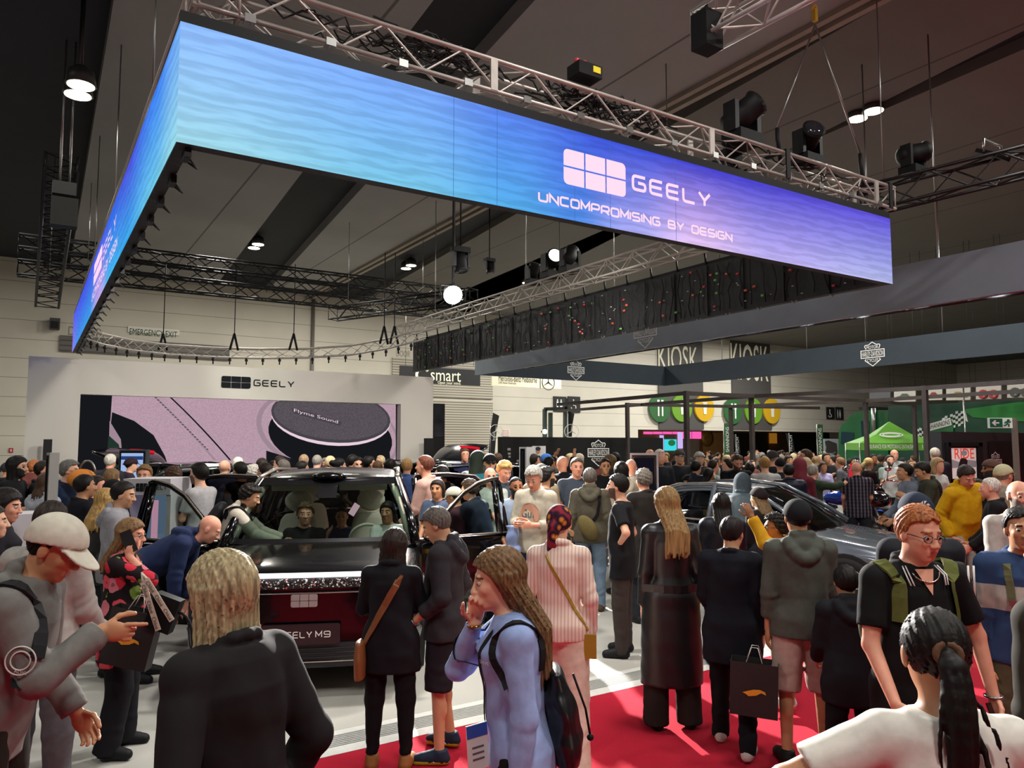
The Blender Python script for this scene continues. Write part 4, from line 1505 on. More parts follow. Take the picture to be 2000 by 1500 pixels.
 def fm(C):
  q = ((C - hc) @ H) / g
  x, y, z = q[:, 0], q[:, 1], q[:, 2]
  m = np.zeros(len(C), int)
  m[(abs(x) < .021 - abs(z + .066) * .6) & (z < -.0565) & (z > -.0765) & (y > .08)] = 1
  if beard:
   m[(z < -.045 + .035 * np.clip((abs(x) - .02) / .04, 0, 1)) & (z > -.135) & (y > .005) & (m == 0) & (abs(x) < .085)] = 3
  zb = .029 - abs(x) * .10
  m[(abs(x) > .013) & (abs(x) < .050) & (abs(z - zb) < .0042) & (y > .06)] = 2
  if lod == 2:
   m[(abs(x) > .018) & (abs(x) < .044) & (abs(z - .004) < .009) & (y > .06)] = 2
  return m
 F.build('body', [M_skin, M_lip, M_hair, M_beard], root, fm)
 # ---- eyes
 if lod < 2:
  wm, im = mat('eye_white', 'b4aaa0', .3), mat('iris', '2c2018', .15)
  for sg in (-1, 1):
   b = MB()
   c0 = hl(sg * .031, .0755, .003)
   b.ball(c0, .0122 * g, 0, 12, 8)
   gd = unit(f2 + r3 * gaze + A(0, 0, -.12))
   R = np.array(Vector(gd).to_track_quat('Z', 'Y').to_matrix())
   b.lathe([(.0070 * g, .0100 * g), (.0066 * g, .0113 * g), (.003 * g, .0125 * g)], c0, 10, 1, R)
   b.build('eye', [wm, im], root)
 # ---- hair
 hstyle = hair[0]
 if hstyle != 'none':
  make_hair(root, hstyle, hc, H, g, nb, B, S, lod, M_hair, sd, hair[2] if len(hair) > 2 else None, T, bool(hat))
 if hat:
  make_hat(root, hat, hc, H, g, lod)
 if glasses:
  b = MB()
  for sg in (-1, 1):
   b.tube([hl(sg * (.031 + .022 * cos(k * pi / 7)), .096 - .008 * abs(cos(k * pi / 7)), .0 + .016 * sin(k * pi / 7)) for k in range(14)], .0018 * g, 4, closed=True)
   b.tube([hl(sg * .053, .088, .004), hl(sg * .074, .03, .006), hl(sg * .078, -.01, .002)], .0018 * g, 4)
  b.tube([hl(-.009, .096, .004), hl(0, .102, .006), hl(.009, .096, .004)], .0018 * g, 4)
  if glasses == 'sun':
   for sg in (-1, 1):
    b.poly([hl(sg * (.032 + .024 * cos(k * pi / 7)), .100, .002 + .017 * sin(k * pi / 7)) for k in range(14)])
  b.build('glasses', mat('glasses_frame', '1b1917', .3), root)
 # ---- upper garment
 st = shirt[0]
 col = shirt[1]
 M_top = col if not isinstance(col, str) else cloth(col, .45 if st in ('leather', 'puffer') else .85, 'fabric')
 ease = {'tee': .016, 'polo': .016, 'shirt': .020, 'hoodie': .032, 'jacket': .032, 'leather': .024, 'coat': .036, 'puffer': .055, 'knit': .018, 'top': .020, 'sweat': .026}[st] * S
 hem = shirt[2] if len(shirt) > 2 else {'tee': -.14, 'polo': -.14, 'shirt': -.12, 'hoodie': -.13, 'jacket': -.14, 'leather': -.62, 'coat': -.45, 'puffer': -.16, 'knit': -.08, 'top': -.22, 'sweat': -.10}[st]
 slv = shirt[3] if len(shirt) > 3 else ('short' if st in ('tee', 'polo') else 'long')
 wb = (.0032, .003, .003, 0)[lod] * (1.4 if st in ('hoodie', 'jacket', 'coat', 'shirt') else .6 if st == 'leather' else 1)
 pts = np.array([pel + T * (hem - .02) * S, nb + T * .08 * S, sho[0], sho[1]] + elb + wri)
 F = Field(pts.min(0) - .2, pts.max(0) + .2, (.010, .013, .020, .03)[lod], [(nb - .13 * S, nb + .11 * S, (.007, .010, .016, .03)[lod])])
 ts = []
 if hem < -.10:
  k = 1.0 + .10 * (1 if st in ('leather', 'coat', 'top') else 0)
  ts.append((hem * S, tors[1][1] * (k if hem > -.3 else k * 1.12) + ease, tors[1][2] * k + ease + (.02 * S if hem < -.3 else 0), 0))
  if hem < -.25:
   ts.append(((hem * .5) * S, tors[1][1] * k * 1.08 + ease, tors[1][2] * k + ease + .012 * S, 0))
  ts.append((-.09 * S if hem < -.12 else -.05 * S, tors[1][1] + ease, tors[1][2] + ease, -.004))
 else:
  ts.append((hem * S, tors[1][1] * .98 + ease * .8, tors[1][2] + ease * .8, 0))
 for q in tors[1:6]:
  e_ = ease * (.75 if q[0] > .3 * S else 1.0)
  ts.append((q[0], max(q[1], tors[2][1] if sex == 'm' else 0) + e_, q[2] + e_ + (.022 * S if sex == 'f' and .3 * S < q[0] < .42 * S else 0), q[3] + (.010 * S if sex == 'f' and .3 * S < q[0] < .42 * S else 0)))
 ts.append((.505 * S, .078 * S + ease * .5, .066 * S + ease * .5, -.015 * S))
 hx, hy_ = .176 * S * (1 + fat) / 2 + ease + .012 * S, .093 * S + ease + .012 * S
 pe_ = {'pants': .022, 'jeans': .018, 'leggings': .015, 'shorts': .030, 'wide': .036}.get(pants[0], .02)
 hx, hy_ = max(hx, (.104 + .083 * (1 + fat) / 2 + pe_ * .8) * S), max(hy_, (.110 + pe_) * S)
 ts = [(q[0], max(q[1], hx * (1 if q[0] < -.02 * S else .97)) if q[0] < .03 * S else q[1], max(q[2], hy_) if q[0] < .03 * S else q[2], q[3]) for q in ts]
 ts = sorted(set(ts))
 F.loft(pel, B, ts, .03, wb, sd)
 for i in range(2):
  F.cap(nb - T * .05 * S, sho[i] - T * .002 * S, .048 * S + ease * .45, .050 * S + ease * .7, .04)
  ue = ease * .75
  if slv == 'none':
   continue
  if slv == 'short':
   F.cap(sho[i], sho[i] + (elb[i] - sho[i]) * .74, .054 * S + ue, .052 * S + ue, .02, flat=True, wob=wb * .6)
  else:
   sk_ = 1 if sex == 'm' else .9
   F.cap(sho[i], elb[i], .050 * S * sk_ + ue, .040 * S * sk_ + ue, .02, wob=wb)
   e1 = {'long': .97, '3q': .55, 'push': .68}[slv]
   F.cap(elb[i], elb[i] + (wri[i] - elb[i]) * e1, .041 * S * sk_ + ue, .030 * S * sk_ + ue * .8, .015, flat=True, wob=wb * 1.2)
   if st in ('hoodie', 'sweat', 'jacket') and lod < 2:
    p = elb[i] + (wri[i] - elb[i]) * (e1 - .12)
    F.cap(p, elb[i] + (wri[i] - elb[i]) * e1, .033 * S + ue, .031 * S + ue * .6, .006, flat=True)
 if st in ('hoodie',):
  for k in range(-3, 4):
   q = lambda a: nb + Rt * sin(a) * .105 * S - Nf * (.045 + cos(a) * .085) * S - T * (.005 + .115 * max(0, cos(a)) ** 1.5) * S
   F.cap(q(k * .38 - .19), q(k * .38 + .19), .040 * S, .040 * S, .012)
  F.ell(nb - Nf * .06 * S - T * .03 * S, A(.10, .055, .06) * S, B, .015)
  for k in range(-2, 3):
   an = k * .62
   F.cap(nb + Rt * sin(an) * .075 * S + Nf * (cos(an) * .085 - .02) * S * (1 if k else 1) - T * .02 * S, nb + Rt * sin(an + .3) * .085 * S + Nf * (cos(an + .3) * .075 - .02) * S - T * .005 * S, .022 * S, .022 * S, .02)
  F.cap(nb - Nf * .055 * S + T * .035 * S - Rt * .06 * S, nb - Nf * .055 * S + T * .035 * S + Rt * .06 * S, .03 * S, .03 * S, .02)
 elif st in ('shirt', 'polo', 'jacket', 'leather', 'coat', 'puffer', 'knit', 'sweat'):
  n = 10
  hgt = {'knit': .035, 'puffer': .05, 'leather': .03}.get(st, .022)
  for k in range(n):
   a0, a1 = 2 * pi * k / n, 2 * pi * (k + 1) / n
   q = lambda a: nb + Rt * sin(a) * .066 * S + Nf * (cos(a) * .062 - .012) * S + T * (-.018 - .022 * cos(a) + hgt * .5) * S
   F.cap(q(a0), q(a1), .014 * S + hgt * .3 * S, .014 * S + hgt * .3 * S, .008)
 elif st in ('tee', 'top'):
  F.cap(hl(0, -.03, -.09), nb + T * .06 * S + Nf * .03 * S, .066 * g, .07 * g, .012, cut=True) if False else None
 if st in ('hoodie', 'sweat') and lod < 3 and hem > -.3:
  F.loft(pel, B, [(hem * S - .01, tors[1][1] + ease * .7, tors[1][2] + ease * .7, 0), (hem * S + .05 * S, tors[1][1] + ease * .7, tors[1][2] + ease * .7, 0)], .01)
 nm = {'tee': 't_shirt', 'polo': 'polo_shirt', 'shirt': 'shirt', 'hoodie': 'hoodie', 'jacket': 'jacket', 'leather': 'leather_coat', 'coat': 'coat', 'puffer': 'puffer_jacket', 'knit': 'jumper', 'top': 'blouse', 'sweat': 'sweatshirt'}[st]
 top_o = F.build(nm, list(M_top) if isinstance(M_top, tuple) else M_top, root, shirt[4] if isinstance(M_top, tuple) else None)
 # ---- legwear
 pt = pants[0]
 if pt:
  M_p = pants[1] if not isinstance(pants[1], str) else cloth(pants[1], .9, 'legwear')
  pe = {'pants': .022, 'jeans': .018, 'leggings': .015, 'shorts': .030, 'wide': .036}[pt] * S
  pts = np.array([pel + T * .12 * S] + hips + knees + anks)
  F = Field(pts.min(0) - .18, pts.max(0) + .18, (.012, .014, .022, .032)[lod])
  F.loft(pel, B, [(-.11 * S, tors[0][1] + pe * .8, tors[0][2] + pe * .8, 0), (0, tors[1][1] + pe * .6, tors[1][2] + pe * .6, -.005), (.09 * S, tors[2][1] * .98 + pe * .5, tors[2][2] + pe * .4, .004)], .03)
  for i in range(2):
   if pt == 'shorts':
    F.cap(hips[i], knees[i] + (knees[i] - hips[i]) * .02, .080 * S + pe * .7, .070 * S + pe * .9, .03, flat=True, wob=wb)
   else:
    F.cap(hips[i], knees[i], .083 * S * (1 + fat) / 2 + pe * .8, .056 * S + pe, .03, wob=wb)
    ex = .05 if pt != 'leggings' else -.02
    lo_ = {'wide': .075, 'jeans': .046, 'pants': .048, 'leggings': .036}[pt] * S
    F.cap(knees[i], anks[i] + unit(anks[i] - knees[i]) * ex * S, .055 * S + pe, lo_ + pe * .5, .02, flat=True, wob=wb * 1.3)
  F.build({'pants': 'trousers', 'jeans': 'jeans', 'leggings': 'leggings', 'shorts': 'shorts', 'wide': 'trousers'}[pt], M_p, root)
 # ---- shoes
 sc, so = (shoes if isinstance(shoes, tuple) else (shoes, None))
 M_shoe = cloth(sc, .6, 'shoe')
 for i in range(2):
  a = anks[i]
  fd = unit(A(.12 * (-1, 1)[i], 1, 0))
  sole = a[2] - .085 * S
  F = Field(a + A(-.11, -.16, -.13) * max(S, .7), a + A(.11, .25, .09) * max(S, .7), (.008, .010, .016, .028)[lod])
  c0 = A(a[0], a[1], sole)
  F.cap(c0 + fd * -.035 * S + A(0, 0, .040 * S), c0 + fd * .15 * S + A(0, 0, .030 * S), .042 * S, .040 * S, .02)
  F.cap(c0 + fd * .0 * S + A(0, 0, .075 * S), c0 + fd * .10 * S + A(0, 0, .045 * S), .040 * S, .034 * S, .03)
  F.cap(a + A(0, -.012 * S, -.03 * S), a + A(0, -.010 * S, .015 * S), .046 * S, .045 * S, .02, flat=True)
  F.put(lambda X, Y, Z: (sole + .004) - Z + X * 0 + Y * 0, c0 - .5, c0 + .5, .004) if False else None
  F.D = np.maximum(F.D, (sole + .002 - F.ax[2])[None, None, :])
  if so:
   F.build('shoe', [M_shoe, cloth(so, .6, 'shoe_sole')], root, lambda C: (C[:, 2] < sole + .028 * S).astype(int))
  else:
   F.build('shoe', M_shoe, root)
 J_ = dict(root=root, top=top_o, S=S, B=B, pel=pel, nb=nb, hc=hc, H=H, sho=sho, elb=elb, wri=wri, hdir=hdir, T=T, Nf=Nf, Rt=Rt, ts=ts, g=g, knees=knees, anks=anks, hl=hl, yaw=yaw)
 return J_
def make_hair(root, style, hc, H, g, nb, B, S, lod, M, sd, opt, T, hat=False):
 amp = (.0035, .003, .002, 0)[lod]
 ln = {'long': .34, 'bob': .19, 'longer': .46, 'pony': 0}.get(style, 0)
 if opt and style in ('long', 'bob', 'longer'):
  ln = opt
 lo, hi = hc - .2 * g, hc + .2 * g
 if ln:
  q = hc - T * ln * g
  lo, hi = np.minimum(lo, q - .22), np.maximum(hi, q + .2)
 if style == 'pony':
  q = hc - H[:, 1] * .3 - A(0, 0, .42)
  lo, hi = np.minimum(lo, q), np.maximum(hi, q)
 F = Field(lo, hi, (.0055, .0075, .014, .02)[lod])
 th = {'buzz': .005, 'bald': .005, 'short': .014, 'crop': .010, 'curly': .026, 'afro': .04, 'long': .018, 'longer': .018, 'bob': .024, 'pony': .008, 'bun': .010, 'messy': .024, 'quiff': .020}[style]
 if hat:
  th = min(th, .007)
 def shell(X, Y, Z):
  p = (X - hc[0], Y - hc[1], Z - hc[2])
  x, y, z = [(p[0] * H[0][i] + p[1] * H[1][i] + p[2] * H[2][i]) / g for i in range(3)]
  t2 = th * (1 + (.5 if style == 'quiff' else 0) * np.clip(y * 8, 0, 1))
  rx, ry, rz = .076 + t2 * .8, .095 + t2, .090 + t2
  y0, z0 = y + .014, z - .026
  d = (np.sqrt((x / rx) ** 2 + (y0 / ry) ** 2 + (z0 / rz) ** 2) - 1) * .082
  an = np.arctan2(x, -y0 + .5 * z0)
  if style in ('curly', 'afro', 'messy'):
   a_ = {'curly': .007, 'afro': .008, 'messy': .006}[style] * (1 if lod < 3 else .5)
   d = d + a_ * (np.sin(x * 150 + sd) * np.sin(y * 140 + 2 * sd) + np.sin(z * 150 + x * 60) * .6)
  elif amp:
   d = d + amp * np.sin(an * 46 + 3 * np.sin(z * 30 + sd) + sd) * .6 + amp * .5 * np.sin(an * 21 + sd * 3 + 12 * z)
  # hair line: lower limit of the hair as a function of how far forward we are
  if style == 'bald':
   lim = np.interp(y, [-.12, -.04, .0, .02, .03], [-.075, -.05, -.02, .01, .3])
   d = np.maximum(d, (lim - z) * .8)
   return np.maximum(d, z - .035) * g
  if style in ('long', 'longer', 'bob', 'pony', 'bun'):
   lim = np.interp(y, [-.12, -.03, .0, .03, .055, .075, .10], [-.09, -.06, -.035, .02, .050, .066, .072])
  else:
   lim = np.interp(y, [-.12, -.04, -.012, .006, .022, .045, .07, .11], [-.075, -.050, -.010, -.004, .050, .066, .072, .076]) + 18 * np.clip(.03 - np.abs(x), 0, .03) ** 2 * (y > .04)
  d = np.maximum(d, (lim - z) * .85)
  return d * g
 F.put(shell, hc - .15 * g, hc + .15 * g, .006)
 if ln:
  wd = {'bob': .098, 'long': .092, 'longer': .092}[style]
  ax = unit(H[:, 2] * .35 + A(0, 0, 1) * .65)
  fx = unit(H[:, 1] - ax * (H[:, 1] @ ax))
  R = np.stack([np.cross(fx, ax), fx, ax], 1)
  def curtain(X, Y, Z):
   p = (X - hc[0], Y - hc[1], Z - hc[2])
   x, y, z = [(p[0] * R[0][i] + p[1] * R[1][i] + p[2] * R[2][i]) / g for i in range(3)]
   f = np.clip(-z / ln, 0, 1)
   w = wd * (1 - .12 * (f > .5) * (f - .5) * (style != 'bob')) + .012 * f
   y2 = y + .026 + (.125 * np.clip(f * ln / .20, 0, 1) if style != 'bob' else .012 * f)
   dp = .074 - .026 * f if style != 'bob' else .078 - .010 * f
   d = (np.sqrt((x / w) ** 2 + (y2 / dp) ** 2) - 1) * .07
   an = np.arctan2(x, -y2)
   ragged = .02 * np.sin(an * 9 + sd) + .012 * np.sin(an * 23 + sd * 2)
   if amp:
    d = d + amp * 1.1 * np.sin(an * 40 + 2.5 * np.sin(z * 17 + sd) + sd) + amp * .8 * np.sin(an * 17 + 2 * np.sin(z * 9) + 2 * sd)
   d = np.maximum(d, np.maximum(-z - ln - ragged, z - .03))
   face = np.maximum(np.abs(x) - .070 - .05 * np.clip(-z - .12, 0, 1), .012 - y + .25 * np.clip(-z - .11, 0, .2))
   return np.maximum(d, -face) * g
  q = hc - ax * ln * g
  F.put(curtain, np.minimum(hc, q) - .14 * g, np.maximum(hc, q) + .14 * g, .02)
 if style == 'pony':
  L = opt or .42
  p = hc + H @ (A(0, -.115, .0) * g)
  prev, r = hc + H @ (A(0, -.09, .005) * g), .022
  for j, (ox, oy, fl, rr) in enumerate(((0, 0, 1, 1), (-.018, .01, 1.06, .55), (.02, 0, .98, .6), (.012, .02, 1.1, .4), (-.03, 0, .9, .3), (.045, -.01, .95, .22), (.075, -.01, .86, .14), (-.05, .01, .8, .14))):
   pv, r = prev, .022 * g
   for k in range(1, 15):
    f = k / 14
    q = p + A(0, 0, -1) * L * f * fl - H[:, 1] * (.02 + .05 * sin(f * 2.6) - oy * f) * g + H[:, 0] * ox * min(1, 1.6 * f) * (1 + .3 * sin(4 * f + j))
    r2 = (.024 + .016 * sin(min(1, f * 1.25 + .1) * pi)) * g * (1 - .75 * f ** 3) * rr
    F.cap(pv, q, r, r2, .006)
    pv, r = q, r2
  if amp:
   X, Y, Z = F.ax[0][:, None, None], F.ax[1][None, :, None], F.ax[2][None, None, :]
   F.D = F.D + (amp * .8 * np.sin((X - p[0]) * 260 + 30 * Z + 4 * np.sin(Z * 11))).astype(np.float32) * (Z < hc[2])
 if style == 'bun':
  F.ell(hc + H @ (A(0, -.12, .05) * g), A(.045, .045, .045) * g, H, .01)
 F.build('hair', M, root)
def make_hat(root, hat, hc, H, g, lod):
 kind, col = hat[0], hat[1]
 M = cloth(col, .85, 'hat_cloth') if isinstance(col, str) else col
 hl = lambda x, y, z: hc + H @ (A(x, y, z) * g)
 F = Field(hc - .26 * g, hc + .26 * g, (.006, .008, .014, .02)[lod])
 def dome(X, Y, Z, lim=.035, r=(.095, .117, .108)):
  p = (X - hc[0], Y - hc[1], Z - hc[2])
  x, y, z = [(p[0] * H[0][i] + p[1] * H[1][i] + p[2] * H[2][i]) / g for i in range(3)]
  d = (np.sqrt((x / r[0]) ** 2 + ((y + .012) / r[1]) ** 2 + ((z - .026) / r[2]) ** 2) - 1) * .09
  l = np.interp(y, [-.1, 0, .1], [lim - .045, lim - .01, lim + .012]) if kind != 'hood' else lim
  return np.maximum(d, (l - z)) * g
 if kind == 'hood':
  F.put(lambda X, Y, Z: dome(X, Y, Z, -.2, (.105, .12, .125)), hc - .2 * g, hc + .2 * g, .01)
  F.cap(hl(0, -.02, -.05), hl(0, -.04, -.16), .105 * g, .11 * g, .03)
  F.ell(hl(0, .10, -.02), A(.072, .09, .10) * g, H, .02, cut=True)
  F.build('hood', M, root)
  return
 F.put(dome, hc - .15 * g, hc + .15 * g, .006)
 if kind in ('cap', 'backcap'):
  s = 1 if kind == 'cap' else -1
  def brim(X, Y, Z):
   p = (X - hc[0], Y - hc[1], Z - hc[2])
   x, y, z = [(p[0] * H[0][i] + p[1] * H[1][i] + p[2] * H[2][i]) / g for i in range(3)]
   y = y * s
   z2 = z - (.042 if s > 0 else .0) + .9 * np.clip(y - .07, 0, 1) * .45 + x * x * 3.0
   q = np.sqrt((x / .078) ** 2 + ((y - .075) / .105) ** 2)
   return np.maximum((q - 1) * .07, np.abs(z2) - .0055) * g
  F.put(brim, hc - .22 * g, hc + .22 * g, .008)
  F.ell(hl(0, -.012, .127), A(.008, .008, .005) * g, H, .004)
 if kind == 'brimhat':
  F.put(lambda X, Y, Z: (np.maximum(np.sqrt(((X - hc[0])) ** 2 + ((Y - hc[1])) ** 2) - .16 * g, np.abs(Z - hc[2] - .045 * g) - .006)), hc - .2 * g, hc + .2 * g, .01)
 F.build('cap' if 'cap' in kind else 'beanie' if kind == 'beanie' else 'hat', M, root)
def side_y(J, x, z, sgn, pad=.012):
 """forward coordinate of the garment surface at body-frame x, height t above the pelvis"""
 S = np.array(J['ts'])
 w, h, f = (np.interp(z, S[:, 0], S[:, i]) for i in (1, 2, 3))
 if z > .40 * J['S']:
  h = max(h, .075 * J['S'])
  w = max(w, .2 * J['S'])
 return f + sgn * (h * sqrt(max(.02, 1 - min(.98, (x / w)) ** 2)) + pad)
def bodypt(J, x, t, sgn=None, y=None, pad=.012):
 x, t = x * J['S'], t * J['S']
 yy = y * J['S'] if y is not None else side_y(J, x, t, sgn, pad)
 return J['pel'] + J['B'] @ A(x, yy, t)
def skin_on(J, p, pad):
 """move a point onto the outside of the garment"""
 if 'bvh' not in J:
  me = J['top'].data
  J['bvh'] = BVHTree.FromPolygons([v.co for v in me.vertices], [tuple(f.vertices) for f in me.polygons])
 c = J['pel'] + J['T'] * min(.40 * J['S'], max(-.3, (p - J['pel']) @ J['T']))
 n = unit(p - c)
 h = J['bvh'].ray_cast(Vector(p + n * .09), Vector(-n), .20)
 return np.array(h[0]) + n * pad if h[0] is not None else p
def strap(J, path, width, m, name='strap', th=.006, parent=None, pad=.012):
 """flat band over the garment: path of (x, t, side) with side -1 back, +1 front"""
 pts = []
 for a, b in zip(path[:-1], path[1:]):
  n = 7
  for k in range(n):
   f = k / n
   x, t = a[0] + (b[0] - a[0]) * f, a[1] + (b[1] - a[1]) * f
   if a[2] == b[2]:
    pts.append(bodypt(J, x, t, a[2], pad=pad))
   else:
    p0, p1 = bodypt(J, a[0], a[1], a[2], pad=pad), bodypt(J, b[0], b[1], b[2], pad=pad)
    pts.append(p0 * (1 - f) + p1 * f + J['T'] * sin(f * pi) * .035 * J['S'])
 pts.append(bodypt(J, path[-1][0], path[-1][1], path[-1][2], pad=pad))
 pts = [skin_on(J, p, .003) for p in pts]
 for _ in range(2):
  pts = [pts[0]] + [(pts[i - 1] + 2 * pts[i] + pts[i + 1]) / 4 for i in range(1, len(pts) - 1)] + [pts[-1]]
 pts = [skin_on(J, p, .004) for p in pts]
 b = MB()
 c = J['pel'] + J['T'] * .25 * J['S']
 rows = []
 for i, p in enumerate(pts):
  tn = unit(pts[min(i + 1, len(pts) - 1)] - pts[max(i - 1, 0)])
  ax = c + J['T'] * ((p - c) @ J['T'])
  n = unit(p - ax + J['T'] * (.8 if (p - J['pel']) @ J['T'] > .44 * J['S'] else 0))
  s = unit(np.cross(tn, n)) * width / 2
  rows.append([p - s, p + s, p + s + n * th, p - s + n * th])
 b.grid(rows, wrap=True, smooth=False)
 return b.build(name, m, parent if parent is not None else J['root'])
def world(J, p):
 r = J['root']
 c_, s_ = cos(J['yaw']), sin(J['yaw'])
 return np.array((p[0] * c_ - p[1] * s_ + r.location[0], p[0] * s_ + p[1] * c_ + r.location[1], p[2] + r.location[2]))
def phone(J, i, label, ear=False, back='1c1c20', lit=False, pos=None):
 """a smartphone in hand i"""
 w = J['hdir'][i]
 sg = (-1, 1)[i]
 S = J['S']
 t = thing('smartphone', label, 'phone', tuple(world(J, A(0, 0, 0))), J['yaw'])
 if ear:
  c = J['hl'](*(pos or (sg * .098, .035, -.035)))
  ln = unit(J['H'] @ A(0, .55, -1))
  nr = unit(J['H'] @ A(sg, .25, 0))
 else:
  c = J['wri'][i] + w * .105 * S - J['Rt'] * sg * .022 * S + J['T'] * .01
  ln = unit(w + J['T'] * .35)
  nr = unit(-J['Nf'] * .6 + J['T'] * .8 - J['Rt'] * sg * .2)
 nr = unit(nr - ln * (nr @ ln))
 R = np.stack([np.cross(ln, nr), ln, nr], 1)
 MB().box(c, (.073, .15, .008), 0, R).build('phone_case', mat('phone_case', back, .3), t)
 MB().box(c + nr * .0048 * (-1 if ear else 1), (.066, .142, .001), 0, R).build('display', glow('phone_glow', 'c9cfe0', .9) if lit else mat('dark_display', '0b0c10', .1), t)
 return t
# ================================================================== MOTORCYCLE STAND AND BACKGROUND
HX0, HX1, HY1, HZ0, HZ1 = 13.55, 22.8, 23.7, 4.6, 5.42
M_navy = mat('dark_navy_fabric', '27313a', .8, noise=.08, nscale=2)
t = thing('fascia_ribbon', 'hanging dark fascia ribbon with shield emblems over the motorcycle stand', 'fascia')
b = MB()
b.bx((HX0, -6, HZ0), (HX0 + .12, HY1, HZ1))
b.build('left_run', mat('slate_fabric_lit', '8a96a2', .8, noise=.06, nscale=2), t)  # light falling on this run is put into a paler fabric colour
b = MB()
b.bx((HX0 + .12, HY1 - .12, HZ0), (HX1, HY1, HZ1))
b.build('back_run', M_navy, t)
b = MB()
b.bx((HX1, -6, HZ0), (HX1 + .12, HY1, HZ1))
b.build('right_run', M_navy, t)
b = MB()
p = onY(1125, 726, HY1 - .13)
shield_logo(b, (p[0], HY1 - .13, HZ0 + .41), UX, UZ, .80)
b.build('back_emblem', M_print, t)
b = MB()
p = onX(1704, 691, HX1 - .01)
shield_logo(b, (HX1 - .01, p[1], HZ0 + .41), -UY, UZ, .80)
b.build('right_emblem', M_print, t)
b = MB()
p = onX(1260, 650, HX0 - .01)
shield_logo(b, (HX0 - .01, p[1], HZ0 + .45), -UY, UZ, .86)
b.build('left_emblem', M_print, t)
for k, (px, py, z) in enumerate(((1200, 610, 0), (1700, 560, 0), (1575, 650, 1), (1690, 640, 1), (1840, 620, 1), (1410, 690, 1), (1830, 460, 0))):
 q = onX(px, py, HX0 + .06 if not z else HX1 + .06)
 b = MB()
 b.tube([(q[0], q[1], HZ1), (q[0], q[1], ZC - .4)], .014, 5)
 b.build('suspension_wire', M_steel, t)
# fittings slung along the inside of the left run
for k, (px, py) in enumerate(((1367, 662), (1568, 632), (1460, 650), (1678, 615), (1793, 598), (1948, 572))):
 q = onX(px, py, HX0 + .9)
 t = thing('flood_light', 'small bright flood light under the fascia, number %d counted from the kiosk boards' % (k + 1), 'light', tuple(q), 0, 'flood lights slung under the dark fascia')
 MB().box((0, 0, .05), (.30, .34, .06)).build('lamp_housing', M_black, t)
 MB().box((0, 0, .015), (.26, .30, .01)).build('lens', glow('flood_lens', 'eaf2ff', 7), t)
 MB().tube([(0, 0, .08), (0, 0, HZ1 - q[2])], .02, 5).build('hanger', M_btruss, t)
 if k % 2:
  lamp('flood_beam', 'SPOT', (q[0], q[1], q[2] - .02), 260, (.92, .96, 1), .15, target=(q[0] + 3, q[1], 0), angle=2.2, blend=.6)
one_truss('black truss slung behind the dark fascia along its lower edge', (HX0 + .9, 3, HZ0 + .15), (HX0 + .9, 22, HZ0 + .15), .3, M_btruss, .6, .03, .014)
# pergola frame of dark square tube
M_tube = mat('brown_black_tube', '3a3230', .55, noise=.2, nscale=5)
t = thing('pergola_frame', 'dark square tube pergola frame standing over the motorcycle stand', 'frame')
PZ = 3.45
def bar(a, c_, w=.12):
 a, c_ = np.asarray(a, float), np.asarray(c_, float)
 b = MB()
 d = c_ - a
 L = np.linalg.norm(d)
 d = d / L
 s = unit(np.cross(d, UZ if abs(d[2]) < .9 else UX))
 u = np.cross(s, d)
 b.box((a + c_) / 2, (L, w, w), 0, np.stack([d, s, u], 1))
 return b
for px, py in ((1340, 768), (1467, 774), (1806, 758), (1690, 783), (1785, 790), (1225, 790), (1427, 794)):
 q = onz(px, py, PZ - (.0 if px not in (1225, 1427, 1690, 1785) else .0))
 bar((q[0], q[1], 0), (q[0], q[1], PZ + .06), .11).build('post', M_tube, t)
for a, c_ in (((1090, 790), (1340, 768)), ((1090, 803), (1467, 774)), ((1340, 768), (1467, 774)), ((1467, 774), (1806, 758)), ((1806, 758), (2060, 741)), ((1340, 768), (1690, 783)),
   ((1225, 790), (1600, 797)), ((1427, 794), (1690, 783)), ((1690, 783), (1785, 790)), ((1690, 783), (2060, 760)), ((1225, 790), (1427, 794))):
 bar(onz(*a, PZ), onz(*c_, PZ), .10).build('beam', M_tube, t)
t = thing('gate_frame', 'thin green lit door frame standing before the restroom signs', 'frame')
M_gf = mat('gate_grey', '3f4a46', .5)
Yg = 26.0
for a, c_ in (((1064, 799), (1064, 950)), ((1064, 799), (1105, 798)), ((1104, 778), (1104, 945)), ((1075, 806), (1075, 945))):
 bar(onY(*a, Yg), onY(*c_, Yg), .14).build('frame_bar', M_gf, t)
t2 = thing('spot_lamp', 'small white spot lamp glowing on the green door frame', 'light', tuple(onY(1064, 843, Yg - .2)))
MB().ball((0, 0, 0), .10).build('lens', glow('spot_lens', 'ffffff', 5), t2)
MB().tube([(0, .02, 0), (0, .2, 0)], .05, 8).build('lamp_housing', M_black, t2)
